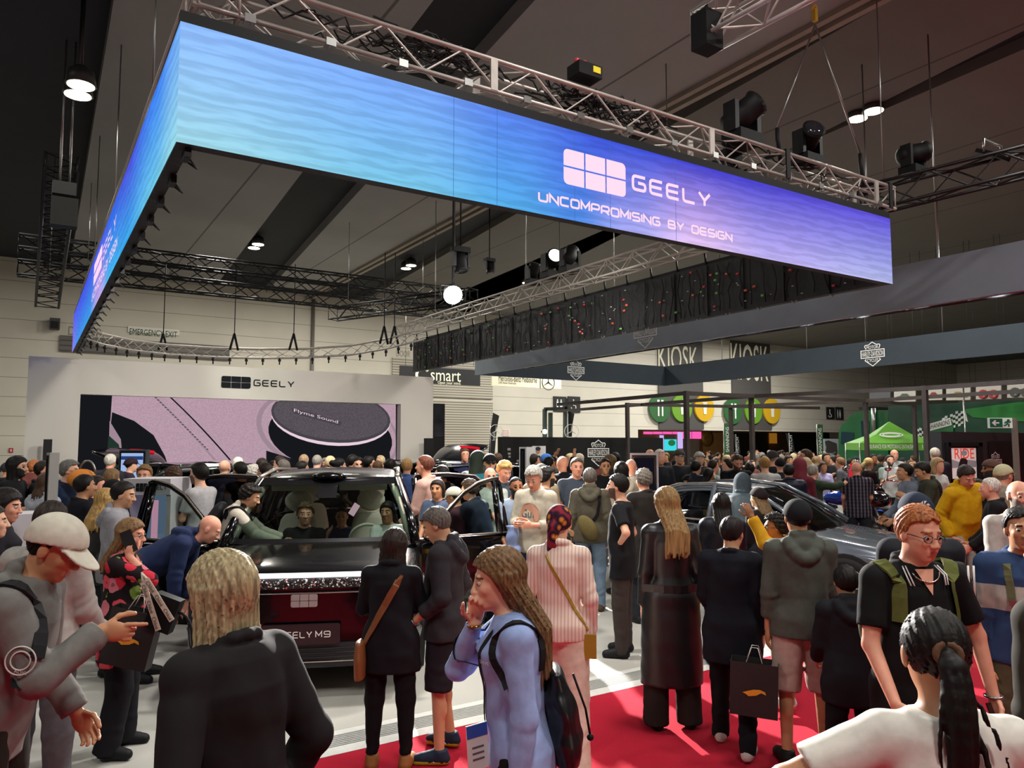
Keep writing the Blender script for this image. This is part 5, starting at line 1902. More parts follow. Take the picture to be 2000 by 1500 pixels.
# black emblem wall
t = thing('emblem_wall', 'black wall with large white shield emblem behind the crowd', 'wall panel')
b = MB()
Yb = 20.5
a, d = onY(980, 853, Yb), onY(1295, 853, Yb)
b.bx((a[0], Yb, 0), (d[0], Yb + .25, 2.34))
b.build('wall_panel', M_black, t)
b = MB()
p = onY(1169, 884, Yb - .01)
shield_logo(b, p, UX, UZ, .92)
b.build('emblem', M_print, t)
b = MB()
for (x0, y0, x1, y1) in ((991, 875, 997, 880), (992, 884, 997, 888), (993, 890, 997, 894), (1009, 898, 1013, 902), (1011, 904, 1014, 908), (1018, 900, 1022, 912)):
 a, d = onY(x0, y0, Yb - .01), onY(x1, y1, Yb - .01)
 b.bx((a[0], Yb - .02, d[2]), (d[0], Yb - .005, a[2]))
b.build('notice_prints', mat('notice_grey', '8d8a88', .6), t)
t = thing('fashion_poster', 'white roll-up poster with a dark haired model before black wall', 'poster')
b = MB()
Yq = Yb - .5
a, d = onY(1039, 871, Yq), onY(1065, 930, Yq)
b.bx((a[0], Yq - .03, .02), (d[0], Yq, a[2]))
b.build('poster_sheet', mat('poster_white', 'd6d4d2', .5), t)
b = MB()
p = lambda x, y, k=0: onY(x, y, Yq - .035 - k * .003)
b.poly([p(1047, 889), p(1044, 905), p(1046, 925), p(1060, 925), p(1060, 905), p(1055, 890)], 0)
b.poly([p(x, y, 1) for x, y in ell(1051, 881, 4.2, 6)], 1)
b.poly([p(x, y, 2) for x, y in ell(1051, 876.5, 5, 4)], 0)
b.build('figure_print', [mat('print_dark', '2b2c33', .5), mat('print_skin', 'b98a70', .5)], t)
# concourse opening: pink and cyan lit panels, timber, banners
M_mag = glow('magenta_panel', 'e85aa8', 1.2)
t = thing('magenta_light_panel', 'glowing magenta ceiling panels beyond the black emblem wall', 'light panel')
b = MB()
for k in range(6):
 a, d = onY(1258 + k * 19, 843, 51.9), onY(1275 + k * 19, 848 if k < 4 else 857, 51.9)
 b.bx((a[0], 51.9, d[2]), (d[0], 52, a[2]))
b.build('panel_face', M_mag, t)
t = thing('purple_screen', 'pale violet glowing strip above the black emblem wall', 'screen')
b = MB()
wallbox(b, 1168, 847, 1208, 853, 51.9)
b.build('display_strip', glow('violet_screen', 'cdb6f2', 1.0), t)
b = MB()
wallbox(b, 1288, 850, 1296, 880, 51.85)
b.build('display_strip', glow('violet_screen', 'cdb6f2', 1.0), t)
b = MB()
wallbox(b, 1323, 844, 1333, 876, 51.9)
b.build('display', glow('violet_screen', 'cdb6f2', 1.0), t)
t = thing('cyan_screen', 'bright cyan screen with green tree picture beyond the emblem wall', 'screen')
b = MB()
wallbox(b, 1297, 858, 1321, 880, 51.8)
b.build('display', glow('cyan_picture', '3fd0dc', 1.1), t)
b = MB()
b.poly([onY(x, y, 51.7) for x, y in ell(1312, 865, 7, 6)])
b.build('tree_print', glow('green_picture', '2f7d44', .8), t)
t = thing('orange_banner', 'plain orange banner hanging in the concourse under the kiosk boards', 'banner')
b = MB()
wallbox(b, 1502, 846, 1517, 866, 51.85)
b.build('panel_face', mat('panel_orange', 'd08a2c', .6, emit=.3), t)
t = thing('gold_disc', 'round golden ornament on the concourse wall beside magenta panels', 'ornament')
b = MB()
b.lathe([(.8, 0), (.8, .1), (.4, .2)], onY(1381, 856, 51.7), 20, 0, np.array(((1, 0, 0), (0, 0, -1), (0, 1, 0))))
b.build('ornament_face', mat('dull_gold', '8a6a2c', .5, metal=.3, noise=.4, nscale=8), t)
for k, (x0, y0, x1, y1, col, lab) in enumerate(((1335, 858, 1365, 880, '8d8478', 'grey shop front wall under the magenta panels'), (1430, 845, 1500, 880, '2a2420', 'dark shop entrance under the right kiosk board'),
            (1372, 845, 1412, 880, 'a5794a', 'warm timber wall beside the golden ornament'), (1540, 846, 1620, 880, '23262a', 'dark shop front left of the green truck'))):
 b = MB()
 wallbox(b, x0, y0, x1, y1, 51.97)
 a, d = onY(x0, y0, 51.97), onY(x1, y1, 51.97)
 b.bx((a[0], 51.91, 0), (d[0], 51.97, d[2]))
 tag(b.build('shop_front', mat('shop_%d' % k, col, .6, noise=.1, nscale=2)), lab, 'shop front')
lamp('concourse_fill', 'AREA', (onY(1400, 850, 42)[0], 42, 3.5), 500, (1, .85, .65), 6, target=(onY(1400, 850, 46)[0], 47, 0))  # added area light without a fitting, brightens the dark concourse
t = thing('photo_panel', 'pale photo panel of a vehicle beside the green truck', 'panel')
b = MB()
a, d = onY(1608, 857, 36), onY(1637, 885, 36)
b.bx((a[0], 35.94, 0), (d[0], 36, a[2]))
b.build('panel_face', mat('photo_sky', 'b4bec6', .6), t)
b = MB()
b.poly([onY(x, y, 35.9) for x, y in ((1611, 862), (1618, 860), (1634, 866), (1636, 884), (1612, 884), (1614, 874))])
b.build('vehicle_print', mat('photo_dark', '4a4440', .6), t)
def banner(label, pts, d, col, word=None, wc='d8dcd8', ring=False):
 t = thing('feather_flag', label, 'flag')
 P_ = [at(x, y, d) for x, y in pts]
 nrm = A(FX[0], FX[1], 0) * .02
 b = MB()
 b.poly(P_, 0, nrm)
 b.build('flag_cloth', mat('flag_' + col, col, .7), t)
 b = MB()
 lo = P_[-1]
 b.tube([(lo[0], lo[1], 0), (lo[0], lo[1], P_[0][2])], .02, 6)
 b.build('flag_pole', M_steel, t)
 rx = A(RX[0], RX[1], 0)
 c_ = np.mean(P_, 0) - nrm * .6
 if word:
  b = MB()
  h = (P_[0][2] - P_[-1][2])
  w_ = np.linalg.norm((P_[1] - P_[0])[:2]) * .5
  text_on(b, word, c_ + rx * w_ * .5 - UZ * h * .42, UZ, -rx, h * (.8 if not ring else .45), w_)
  b.build('lettering', mat('flag_print', wc, .7), t)
 if ring:
  b = MB()
  star_ring(b, P_[0] * .5 + P_[1] * .5 - UZ * .75 - nrm * .8, .28, rx, UZ)
  b.build('star_print', M_print, t)
banner('black feather flag with ringed star beside the pale roller shutter', [(963, 806), (975, 812), (970, 840), (966, 890), (954, 890), (958, 840)], 34, '1b1d22', 'Mercedes-Benz', ring=True)
banner('black feather flag with ringed star behind the door frame', [(1110, 803), (1122, 808), (1118, 830), (1117, 853), (1108, 853), (1109, 830)], 30, '1b1f25', None, ring=True)
banner('green upright banner under the right kiosk board', [(1414, 827), (1427, 826), (1427, 888), (1414, 888)], 30, '24582c', 'SHANNONS')
banner('green upright banner left of the green truck', [(1594, 829), (1607, 829), (1608, 890), (1597, 892)], 28, '1f4a24', 'SHANNONS')
banner('black flag lettered down its length right of the first green banner', [(1433, 848), (1443, 855), (1446, 885), (1438, 885)], 34, '202023', 'HUTCH')
banner('black flag lettered down its length behind a pergola post', [(1466, 848), (1474, 856), (1474, 885), (1467, 885)], 35, '222225', 'HUTCH')
banner('black feather flag between orange panel and green banner', [(1535, 846), (1547, 850), (1552, 880), (1542, 884)], 33, '14181a', 'HUTCH')
# green show truck
TX = 31.0
tk = lambda x, y, k=0: onX(x, y, TX - k)
t = thing('show_truck', 'dark green show truck with checkered flags parked at the back right', 'truck')
M_gt = mat('truck_green', '14502c', .3, coat=.5, noise=.25, nscale=1.1)
M_gt2 = mat('trailer_green', '17382a', .35, noise=.6, nscale=.35)
b = MB()
pr = [tk(x, y) for x, y in ((1637, 905), (1638, 846), (1643, 830), (1652, 824), (1660, 812), (1672, 805), (1690, 801), (1735, 801), (1735, 905))]
b.poly(pr, 0, (2.5, 0, 0))
b.build('cab', M_gt, t)
b = MB()
b.poly([tk(x, y, .02) for x, y in ((1643, 843), (1668, 845), (1667, 868), (1642, 867))])
b.poly([tk(x, y, .02) for x, y in ((1681, 822), (1698, 822), (1698, 862), (1684, 862))])
b.build('cab_window', mat('truck_glass', '1c3038', .08), t)
b = MB()
b.tube([tk(1706, 797, .1), tk(1708, 850, .1)], .10, 10)
b.build('exhaust_stack', M_steel, t)
b = MB()
b.bx(tk(1697, 800, .0), tk(1723, 797, -1.8))
b.build('roof_vent', M_black, t)
b = MB()
q0, q1, q2 = tk(1735, 793), tk(2120, 770), tk(1735, 905)
b.bx((TX - .02, q1[1], .7), (TX + 2.5, q0[1], q0[2]))
b.build('trailer', M_gt2, t)
b = MB()
b.poly([tk(x, y, .05) for x, y in ((1880, 800), (1990, 785), (2080, 785), (2080, 830), (1900, 815))])
b.build('trailer_flash', mat('flash_green', '2a7a36', .4), t)
b = MB()
for (cx, cy, dx, dy, n, sg) in ((1790, 832, 5.2, 5.0, 7, -1), (1840, 812, 5.2, 5.0, 8, 1)):
 for i in range(n):
  for j in range(6):
   if (i + j) % 2:
    x, y = cx + i * dx, cy + j * dy - sg * i * 1.2 + 2.5 * sin(i * .9)
    b.poly([tk(x, y, .06), tk(x + dx, y - sg * 1.2, .06), tk(x + dx, y + dy - sg * 1.2, .06), tk(x, y + dy, .06)])
b.build('checkered_flag_print', mat('check_white', 'c2c4c0', .5), t)
b = MB()
b.poly([tk(x, y, .08) for x, y in ((1811, 829), (1856, 817), (1862, 826), (1862, 850), (1845, 872), (1828, 872), (1815, 852))], 0)
b.poly([tk(x, y, .10) for x, y in ((1811, 829), (1856, 816), (1859, 830), (1812, 843))], 1)
b.build('shield_print', [mat('shield_green', '1f5a34', .4), mat('shield_white', 'c8c8c4', .5)], t)
b = MB()
o_ = tk(1815, 839, .12)
text_on(b, 'SHANNONS', o_, unit(tk(1855, 828.5, .12) - o_), UZ, np.linalg.norm(tk(1855, 828, .12) - o_), .20)
b.build('shield_lettering', mat('shield_ink', '1c1c1c', .5), t)
for x in (1660, 1760, 1800):
 q = tk(x, 900)
 w_ = MB()
 R = np.array(((0, 0, 1), (1, 0, 0), (0, 1, 0)))
 w_.lathe([(.25, -.12), (.52, -.13), (.55, -.05), (.55, .2)], (TX, q[1], .55), 20, 0, R)
 w_.build('wheel', M_rubber, t)
# row of picture panels above the truck
for k, (x0, y0, x1, y1, col, lab) in enumerate(((1698, 764, 1739, 778, '6b6a6e', 'plain grey'), (1746, 761, 1788, 784, '4d5a50', 'green car'), (1807, 759, 1840, 781, '8a3034', 'red car'), (1848, 757, 1895, 781, '8a7a40', 'gold car'),
           (1906, 751, 1955, 779, 'a02c34', 'red motorcycle'), (1967, 747, 2020, 776, '3c4a44', 'dark motorcycle'))):
 t = thing('picture_panel', 'hanging white panel with a picture of a %s above the truck' % lab if k else 'plain grey hanging panel at the left of the picture panels', 'panel', group='picture panels above the green truck')
 b = MB()
 q = [onX(x, y, 29.5) for x, y in ((x0, y0), (x1, y0 - 1.5), (x1, y1), (x0, y1 + 1))]
 b.poly(q, 0, (.05, 0, 0))
 for i in (0, 1):
  MB().tube([q[i], (q[i][0], q[i][1], ZC - .01)], .006, 4).build('hanging_wire', M_btruss, t)
 b.build('panel_face', mat('panel_white' if k else 'panel_grey', 'bcb8b0' if k else '55565a', .6), t)
 if k:
  b = MB()
  cx, cy, rw = (x0 + x1) / 2, (y0 + y1) / 2 + 1, (x1 - x0) * .38
  if 'car' in lab:
   b.poly([onX(cx + x * rw, cy + y * 6, 29.47) for x, y in ((-1, .9), (-1, .2), (-.6, 0), (-.3, -.8), (.3, -.8), (.6, 0), (1, .2), (1, .9))])
  else:
   for s in (-.55, .55):
    b.tube([onX(cx + (s + .36 * cos(a)) * rw, cy + 4 + .36 * sin(a) * rw, 29.46) for a in np.linspace(0, 5.8, 12)], .06, 4, closed=True)
   b.poly([onX(cx + x * rw, cy + y * 7, 29.45) for x, y in ((-.6, .5), (-.5, -.5), (-.1, -.3), (.5, -.6), (.6, .3), (0, .8))])
  b.build('picture_print', mat('print_' + col, col, .6), t)
t = thing('flagpole_banner', 'white and black drop flag hanging in front of green trailer', 'flag')
b = MB()
b.poly([onX(x, y, 28.8) for x, y in ((1881, 758), (1884, 800), (1890, 824), (1883, 820), (1880, 790))], 0, (.03, 0, 0))
b.build('flag_cloth', mat('flag_white', 'c4c2ba', .7), t)
b = MB()
b.tube([onX(1881, 752, 28.8), (28.8, onX(1881, 752, 28.8)[1], 0)], .03, 6)
b.build('flag_pole', M_steel, t)
# green canopy tent
t = thing('canopy_tent', 'light green canopy tent with white lettering before the green truck', 'tent')
dT = 27.0
ap = at(1752, 823, dT + .3)
e0, e1 = at(1679, 864, dT), at(1836, 866, dT - .6)
M_tent = mat('tent_green', '5c9a2a', .6, noise=.06, nscale=2)
rx, fx = unit(A(*(e1 - e0)[:2], 0)), None
fx = A(-rx[1], rx[0], 0)
zt_ = (e0[2] + e1[2]) / 2
wT = np.linalg.norm((e1 - e0)[:2])
c0 = A(e0[0], e0[1], zt_)
cs = [c0, c0 + rx * wT, c0 + rx * wT + fx * wT, c0 + fx * wT]
ap = np.mean(cs, 0)
ap[2] = at(1752, 823, camdist(ap))[2]
b = MB()
for k in range(4):
 p, q = cs[k], cs[(k + 1) % 4]
 m1, m2 = p * .45 + ap * .55 - UZ * .12, q * .45 + ap * .55 - UZ * .12
 b.add([p, q, m2, m1, ap], [(0, 1, 2, 3), (3, 2, 4)])
 b.add([p, q, q - UZ * .26, p - UZ * .26], [(0, 1, 2, 3)])
b.build('canopy', M_tent, t)
for q in cs:
 s = MB()
 s.tube([(q[0], q[1], 0), q], .025, 6)
 s.build('leg', M_steel, t)
b = MB()
text_on(b, 'INSURANCE FOR MOTORING ENTHUSIASTS', c0 + rx * .1 * wT - UZ * .20 - fx * .02, rx, UZ, wT * .62, .14)
text_on(b, '13 46 46', c0 + rx * .78 * wT - UZ * .20 - fx * .02, rx, UZ, wT * .17, .14)
b.build('lettering', M_print, t)
b = MB()
n_ = unit((ap - (cs[0] + cs[1]) / 2))
o_ = (cs[0] + cs[1]) / 2 * .62 + ap * .38 - rx * .15 - fx * .06 - UZ * .02
for k in range(2):
 star = [o_ + rx * (.28 + .1 * k) * cos(a) + n_ * (.10 + .05 * k) * sin(a) for a in np.linspace(0, 6, 18)]
 b.tube(star, .02, 4, closed=True)
b.build('emblem_print', M_print, t)
# exit sign on a pole
t = thing('exit_sign', 'green and white exit sign with arrow on a tall grey pole', 'sign')
dE = 12.5
b = MB()
E0, E1 = at(1931, 816, dE), at(1978, 836, dE)
rx = A(RX[0], RX[1], 0)
nE = A(FX[0], FX[1], 0)
wE, hE = (E1 - E0)[:2] @ RX, E0[2] - E1[2]
o_ = E0 - UZ * hE
b.poly([o_, o_ + rx * wE, o_ + rx * wE + UZ * hE, o_ + UZ * hE], 0, nE * .04)
b.build('sign_board', mat('sign_pale', 'c6d2c8', .5, emit=.25), t)
b = MB()
q = o_ - nE * .006
b.poly([q + rx * wE * .03 + UZ * hE * .07, q + rx * wE * .57 + UZ * hE * .07, q + rx * wE * .57 + UZ * hE * .93, q + rx * wE * .03 + UZ * hE * .93])
b.build('green_field', mat('exit_green', '12503a', .5, emit=.2), t)
b = MB()
q = o_ - nE * .012
S_ = lambda pts: b.poly([q + rx * wE * x + UZ * hE * y for x, y in pts])
S_([(.10, .5), (.24, .78), (.30, .72), (.24, .57), (.42, .57), (.42, .43), (.24, .43), (.30, .28), (.24, .22)])
b.build('arrow', M_print, t)
b = MB()
q = o_ - nE * .012 + rx * wE * .78 + UZ * hE * .5
for pl in ([(.0, .12), (-.03, -.05), (.06, -.2), (.04, -.38)], [(-.03, -.05), (-.09, -.22), (-.19, -.26)], [(0, .12), (.1, .05), (.14, .16)], [(0, .12), (-.1, .10), (-.14, -.02)]):
 b.tube([q + rx * wE * x * .9 + UZ * hE * y for x, y in pl], .012, 5)
b.ball(q + rx * wE * .03 + UZ * hE * .25, .022, 0, 8, 6)
b.build('running_figure', mat('exit_green', '12503a', .5, emit=.2), t)
b = MB()
p = at(1981, 826, dE + .1)
b.bx((p[0] - .035, p[1] - .035, 0), (p[0] + .035, p[1] + .035, E0[2]))
b.build('pole', mat('pole_grey', '8d887e', .4, metal=.3), t)
b = MB()
b.tube([p + UZ * .05, o_ + rx * wE * .5 + nE * .06 + UZ * hE * .5], .02, 5)
b.build('bracket', M_steel, t)
# black cabin with RIDE poster
t = thing('display_cabin', 'black display cabin with a framed red and white poster at right', 'cabin')
Yc = 8.75
a, d = onY(1838, 843, Yc), onY(2100, 843, Yc)
b = MB()
b.bx((a[0], Yc, 0), (d[0], Yc + .25, a[2]))
b.build('cabin_wall', mat('cabin_black', '1d1d20', .6, noise=.1, nscale=2), t)
b = MB()
fr = [onY(x, y, Yc) for x, y in ((1850, 868), (1912, 868), (1912, 940), (1850, 940))]
for i in range(4):
 p, q = fr[i], fr[(i + 1) % 4]
 b.bx(np.minimum(p, q) - (.04, .06, .04), np.maximum(p, q) + (.04, 0, .04))
b.build('poster_frame', M_black, t)
b = MB()
pq = lambda x, y, k=1: onY(x, y, Yc - .004 * k)
b.poly([pq(1858, 875), pq(1906, 875), pq(1908, 935), pq(1859, 935)], 0)
b.poly([pq(1858, 897, 2), pq(1872, 902, 2), pq(1890, 898, 2), pq(1907, 900, 2), pq(1908, 912, 2), pq(1859, 914, 2)], 1)
b.poly([pq(1876, 896, 3), pq(1884, 893, 3), pq(1890, 900, 3), pq(1888, 918, 3), pq(1868, 930, 3), pq(1872, 910, 3)], 2)
o_ = pq(1865, 896, 4)
text_on(b, 'RIDE', o_, UX, UZ, pq(1903, 896, 4)[0] - o_[0], pq(1865, 876, 4)[2] - o_[2], 3)
b.poly([pq(x, y, 5) for x, y in ell(1883, 885, 6, 5)], 1)
b.build('poster_print', [mat('poster_pale', 'd2cac4', .5, emit=.35), mat('poster_grey', '8d9094', .5, emit=.2), mat('poster_black', '1b1a1c', .5), mat('poster_red', 'd03a26', .5, emit=.5)], t)
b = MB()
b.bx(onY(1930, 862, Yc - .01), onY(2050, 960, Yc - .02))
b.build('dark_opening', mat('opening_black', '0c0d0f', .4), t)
b = MB()
shield_logo(b, onY(1945, 905, Yc - .05), UX, UZ, .55)
b.build('emblem', M_print, t)
# ------------------------------------------------------------------ info totems and cabinets on the stands
def totem(label, px, yt, d, w, h, face, scr_col, frame='c8c6c2', depth=.14, lit=.6):
 p = at(px, yt, d)
 t = thing('info_totem', label, 'display', (p[0], p[1], PF), -YAW - radians(face))
 H_ = p[2] - PF
 b = MB()
 b.bx((-w / 2, -depth / 2, 0), (w / 2, depth / 2, H_))
 b.build('casing', mat('casing_' + frame, frame, .4), t)
 b = MB()
 b.bx((-w / 2 + .03, -depth / 2 - .012, H_ - h), (w / 2 - .03, -depth / 2, H_ - .03))
 b.build('bezel', mat('bezel_black', '101114', .2), t)
 b = MB()
 b.bx((-w / 2 + .06, -depth / 2 - .016, H_ - h + .06), (w / 2 - .06, -depth / 2 - .013, H_ - .07))
 b.build('display', glow('totem_' + scr_col, scr_col, lit), t)
 return t, H_
t, H_ = totem('black and silver info screen on a stand before the black emblem wall', 1258, 885, 11.5, .42, .85, 12, '1c1a26', 'b0aab0', .12)
b = MB()
b.bx((-.13, -.082, H_ - .30), (-.02, -.078, H_ - .26))
b.build('screen_mark', glow('mark_blue', '8fb4f0', 1), t)
totem('slim white info totem seen edge on right of the car doors', 1030, 873, 14, .16, 1.6, 35, '202226', 'd6d8d8', .3)
totem('slim grey and black info totem seen edge on at left', 104, 884, 8.6, .10, 1.55, 40, '15171b', '9a9894', .10)
t, H_ = totem('large info screen with a pale blue page behind the crowd at left', 263, 878, 15.0, .60, .95, 10, 'a8c4f2', '3a3c40', .1, .85)
b = MB()
b.bx((-.24, -.07, H_ - .20), (.24, -.068, H_ - .13))
b.bx((-.2, -.07, H_ - .30), (-.06, -.068, H_ - .27))
b.build('page_print', glow('page_ink', '2c4a8c', .7), t)
# white display cabinet with the six block mark
p0, p1 = at(243, 935, 8.6), at(335, 935, 8.6)
wC = np.linalg.norm((p1 - p0)[:2])
t = thing('display_cabinet', 'white display cabinet with six block emblem behind the open car door', 'cabinet', (*(p0 + p1)[:2] / 2, PF), -YAW)
H_ = p0[2] - PF
M_cab = mat('cabinet_white', 'c9c6cc', .4)
b = MB()
b.bx((-wC / 2, -.02, H_ - .18), (wC / 2, .55, H_))
b.build('header_box', M_cab, t)
for x in (-wC / 2, wC / 2 - .05):
 b = MB()
 b.bx((x, 0, 0), (x + .05, .53, H_ - .18))
 b.build('side_post', M_cab, t)
b = MB()
b.bx((-wC / 2 + .05, .48, .1), (wC / 2 - .05, .53, H_ - .18))
b.build('back_panel', glow('cabinet_glow', '9fb6e0', .35), t)
b = MB()
b.bx((-wC / 2 + .05, 0, 0), (wC / 2 - .05, .53, .45))
b.build('plinth', M_cab, t)
b = MB()
six_blocks(b, (-.12, -.03, H_ - .14), UX, UZ, .13, .09)
wide_text(b, 'GEELY', (.03, -.03, H_ - .12), UX, UZ, .2, .05)
b.build('emblem', mat('logo_charcoal', '1c2024', .8, spec=.1), t)
b = MB()
b.bx((.06, -.01, .5), (.13, 0, H_ - .24))
b.build('pink_light_strip', glow('pink_strip', 'f0a8c8', .9), t)
t = thing('white_counter', 'low white counter with pink light strip behind the capped man', 'counter')
b = MB()
p = at(72, 1000, 6.2)
b.box((p[0], p[1], (p[2] + PF) / 2), (.35, .35, p[2] - PF))
b.build('counter_body', M_cab, t)
b = MB()
q = at(54, 1000, 6.05)
b.box((q[0], q[1], p[2] / 2 + .1), (.03, .03, p[2] - .25))
b.build('light_strip', glow('strip_magenta', 'f07ad0', 1.4), t)
t = thing('orange_bag', 'orange bag with curved grey handle held above the crowd at left', 'bag')
p = at(160, 935, 9.3)
b = MB()
b.ball(p, (.16, .10, .12))
b.build('bag_body', mat('bag_orange', 'd8832a', .7, noise=.08), t)
b = MB()
rx = A(RX[0], RX[1], 0)
b.tube([p + rx * (.06 + .10 * cos(a)) + UZ * (.06 + .16 * sin(a)) for a in np.linspace(0, pi, 10)], .012, 6)
b.build('handle', M_steel, t)
# ================================================================== VEHICLES
M_paint = mat('black_paint', '060608', .14, coat=.45, spec=.3)
M_gpaint = mat('grey_paint', '5c6570', .22, metal=.25, coat=1.0)
M_chrome = mat('chrome', 'c9c9c6', .08, metal=1.0)
M_satin = mat('satin_trim', 'b9b0a4', .25, metal=.8)
M_glass = glass('car_glass', 'cfe0d8', .82)
M_dglass = glass('dark_car_glass', '5a625e', .5)
M_int = mat('cream_leather', 'b9b4a4', .6, noise=.04)
M_dint = mat('dark_trim', '1b1b1e', .6)
M_well = mat('wheel_well', '08080a', .9)
M_tyre = mat('tyre', '141416', .8)
def ring(sec):
 half = [(x, z) for x, z in sec]
 return half + [(-x, z) for x, z in half[-2:0:-1]]
def car_body(mb, st, cab0, cab1, floor=.50, bot=.24, open_cabin=True):
 """closed loft: st = (y, half width, top, shoulder); between cab0 and cab1 the top drops to the cabin floor"""
 rows = []
 for y, w, zt, zs in st:
  if open_cabin and cab0 <= y <= cab1:
   s = [(0, bot), (w * .8, bot), (w - .02, bot + .08), (w, .5), (w + .005, .72), (w - .01, zs - .10), (w - .03, zs), (w - .09, zs), (w - .13, floor + .03), (0, floor)]
  else:
   s = [(0, bot), (w * .8, bot), (w - .02, bot + .08), (w, .5), (w + .005, .72), (w - .015, zs - .12), (w - .06, zs - .02), (w * .84, zt - .022), (w * .55, zt - .004), (0, zt)]
  rows.append([(x, y, z) for x, z in ring(s)])
 mb.grid(rows, wrap=True)
 n = len(rows[0])
 mb.add(rows[0], [tuple(range(n))[::-1]], 0)
 mb.add(rows[-1], [tuple(range(n))], 0)
def subsurf(o, lv=2):
 m = o.modifiers.new('smooth', 'SUBSURF')
 m.levels = m.render_levels = lv
 return o
def wheel(parent, x, y, r=.37, w=.24, side=1, spokes=5):
 R = np.array(((0, 0, side), (side, 0, 0), (0, 1, 0)), float)
 R = np.stack([A(0, 1, 0), A(0, 0, 1), A(side, 0, 0)], 1)
 b = MB()
 b.lathe([(r * .70, -w / 2), (r * .95, -w / 2), (r, -w / 2 + .03), (r, w / 2 - .03), (r * .95, w / 2), (r * .72, w / 2 + .005), (r * .70, w / 2 - .03)], (x, y, r), 32, 0, R)
 t = b.build('wheel', M_tyre, parent)
 b = MB()
 c = A(x + side * (w / 2 - .01), y, r)
 b.lathe([(r * .70, -.02), (r * .72, .004), (r * .66, .010), (r * .64, -.03)], c, 32, 0, R)
 b.lathe([(r * .15, -.03), (r * .15, .01), (.01, .015)], c, 14, 0, R)
 for k in range(spokes):
  for o in (-.11, .11):
   a = 2 * pi * k / spokes + .3
   d = A(0, cos(a), sin(a))
   e = A(0, -sin(a), cos(a))
   p, q = c + d * r * .13 + e * o * r * .8, c + d * r * .67 + e * o * r * 1.6
   b.tube([p, q], r * .035, 5)
 b.build('alloy_rim', M_chrome, t)
 b = MB()
 b.lathe([(r * .66, -.05), (.02, -.045)], c, 24, 0, R)
 b.build('rim_recess', M_well, t)
 return t
def car_place(o, front_px, front_py, d, heading):
 """front centre of the car at a picture position on the ground, heading = bearing of front-to-rear axis from the view direction"""
 p = at(front_px, front_py, d)
 o.location = (p[0], p[1], PF)
 o.rotation_euler = (0, 0, -YAW - radians(heading))
# ---- black three row car facing the aisle, doors open
car = thing('suv_car', 'big black car with all side doors open on white stand', 'car')
car_place(car, 592, 1330, 6.30, -8.5)
b = MB()
st = [(0, .80, .93, .86), (.03, .88, .985, .92), (.12, .945, 1.03, .97), (.35, .98, 1.055, 1.0), (.8, .995, 1.085, 1.03), (1.2, .995, 1.105, 1.05), (1.36, .995, 1.11, 1.06), (1.42, .995, 1.11, 1.07), (1.7, .99, 1.11, 1.07), (2.6, .985, 1.1, 1.08),
 (3.9, .98, 1.1, 1.10), (4.85, .965, 1.12, 1.12), (4.92, .96, 1.12, 1.12), (5.1, .93, 1.11, 1.08), (5.2, .84, 1.05, .98)]
car_body(b, st, 1.40, 4.88)
# leave the door openings open
keep = [(f, m_, s_) for f, m_, s_ in zip(b.f, b.m, b.sm)]
V = np.concatenate(b.v)
kf = []
for f, m_, s_ in keep:
 c = V[list(f)].mean(0)
 if len(f) == 4 and 1.45 < c[1] < 3.6 and abs(c[0]) > .93 and .45 < c[2] < 1.08:
  continue
 kf.append((f, m_, s_))
b.f, b.m, b.sm = [k[0] for k in kf], [k[1] for k in kf], [k[2] for k in kf]
subsurf(b.build('body_shell', M_paint, car))
b = MB()
rw = []
for y, w, z, cr in ((2.02, .73, 1.690, .05), (2.10, .735, 1.715, .05), (2.4, .74, 1.75, .05), (3.2, .735, 1.77, .045), (4.2, .71, 1.75, .04), (4.8, .66, 1.71, .04), (5.0, .60, 1.66, .03)):
 rw.append([(w * s, y + (.10 * (abs(s) ** 2) if y < 2.3 else 0), z - cr * s * s - (.05 if abs(s) == 1 else 0)) for s in (-1, -.96, -.8, -.4, 0, .4, .8, .96, 1)])
b.grid(rw)
o = subsurf(b.build('roof', M_paint, car))
so = o.modifiers.new('thick', 'SOLIDIFY')
so.thickness = .03
for s in (-1, 1):
 MB().tube([(s * .925, 1.22, 1.06), (s * .86, 1.55, 1.33), (s * .735, 2.12, 1.665)], [.050, .042, .038], 8).build('windscreen_pillar', M_paint, car)
for y0, y1 in ((3.0, 3.0), (3.95, 3.9), (4.9, 4.85)):
 for s in (-1, 1):
  q = MB()
  q.tube([(s * .93, y0, 1.08), (s * .80, y1, 1.45), (s * .73, y1, 1.68)], .045, 8)
  q.build('roof_pillar', M_paint, car)
for s in (-1, 1):
 MB().tube([(s * .735, 2.12, 1.70), (s * .74, 3.2, 1.75), (s * .69, 4.7, 1.70)], .022, 8).build('roof_rail', M_satin, car)
b = MB()
rw = []
for f in np.linspace(0, 1, 7):
 w = .90 + (.70 - .90) * f
 rw.append([(w * s, 1.16 + .92 * f + .12 * s * s * (1 - .3 * f), 1.085 + .600 * f + .03 * sin(f * pi)) for s in np.linspace(-1, 1, 11)])
b.grid(rw)
b.build('windscreen', M_glass, car)
b = MB()
rw2 = []
for f in (0, .02, .07):
 rw2.append([(x * .995, y - .004, z + .004) for x, y, z in [tuple(np.array(rw[0][i]) * (1 - f) + np.array(rw[-1][i]) * f) for i in range(11)]])
b.grid(rw2)
b.grid([[(x, y - .006, z + .006) for x, y, z in [tuple(np.array(rw[0][i]) * (1 - f) + np.array(rw[-1][i]) * f + A(0, 0, .03 * sin(f * pi))) for i in range(11)]] for f in (.86, .93, 1.0)])
b.grid([[(x, 1.16 + .92 * f - .008, 1.085 + .6 * f + .03 * sin(f * pi) + .006) for x in (-.10, 0, .10)] for f in (.62, .75, .9)])
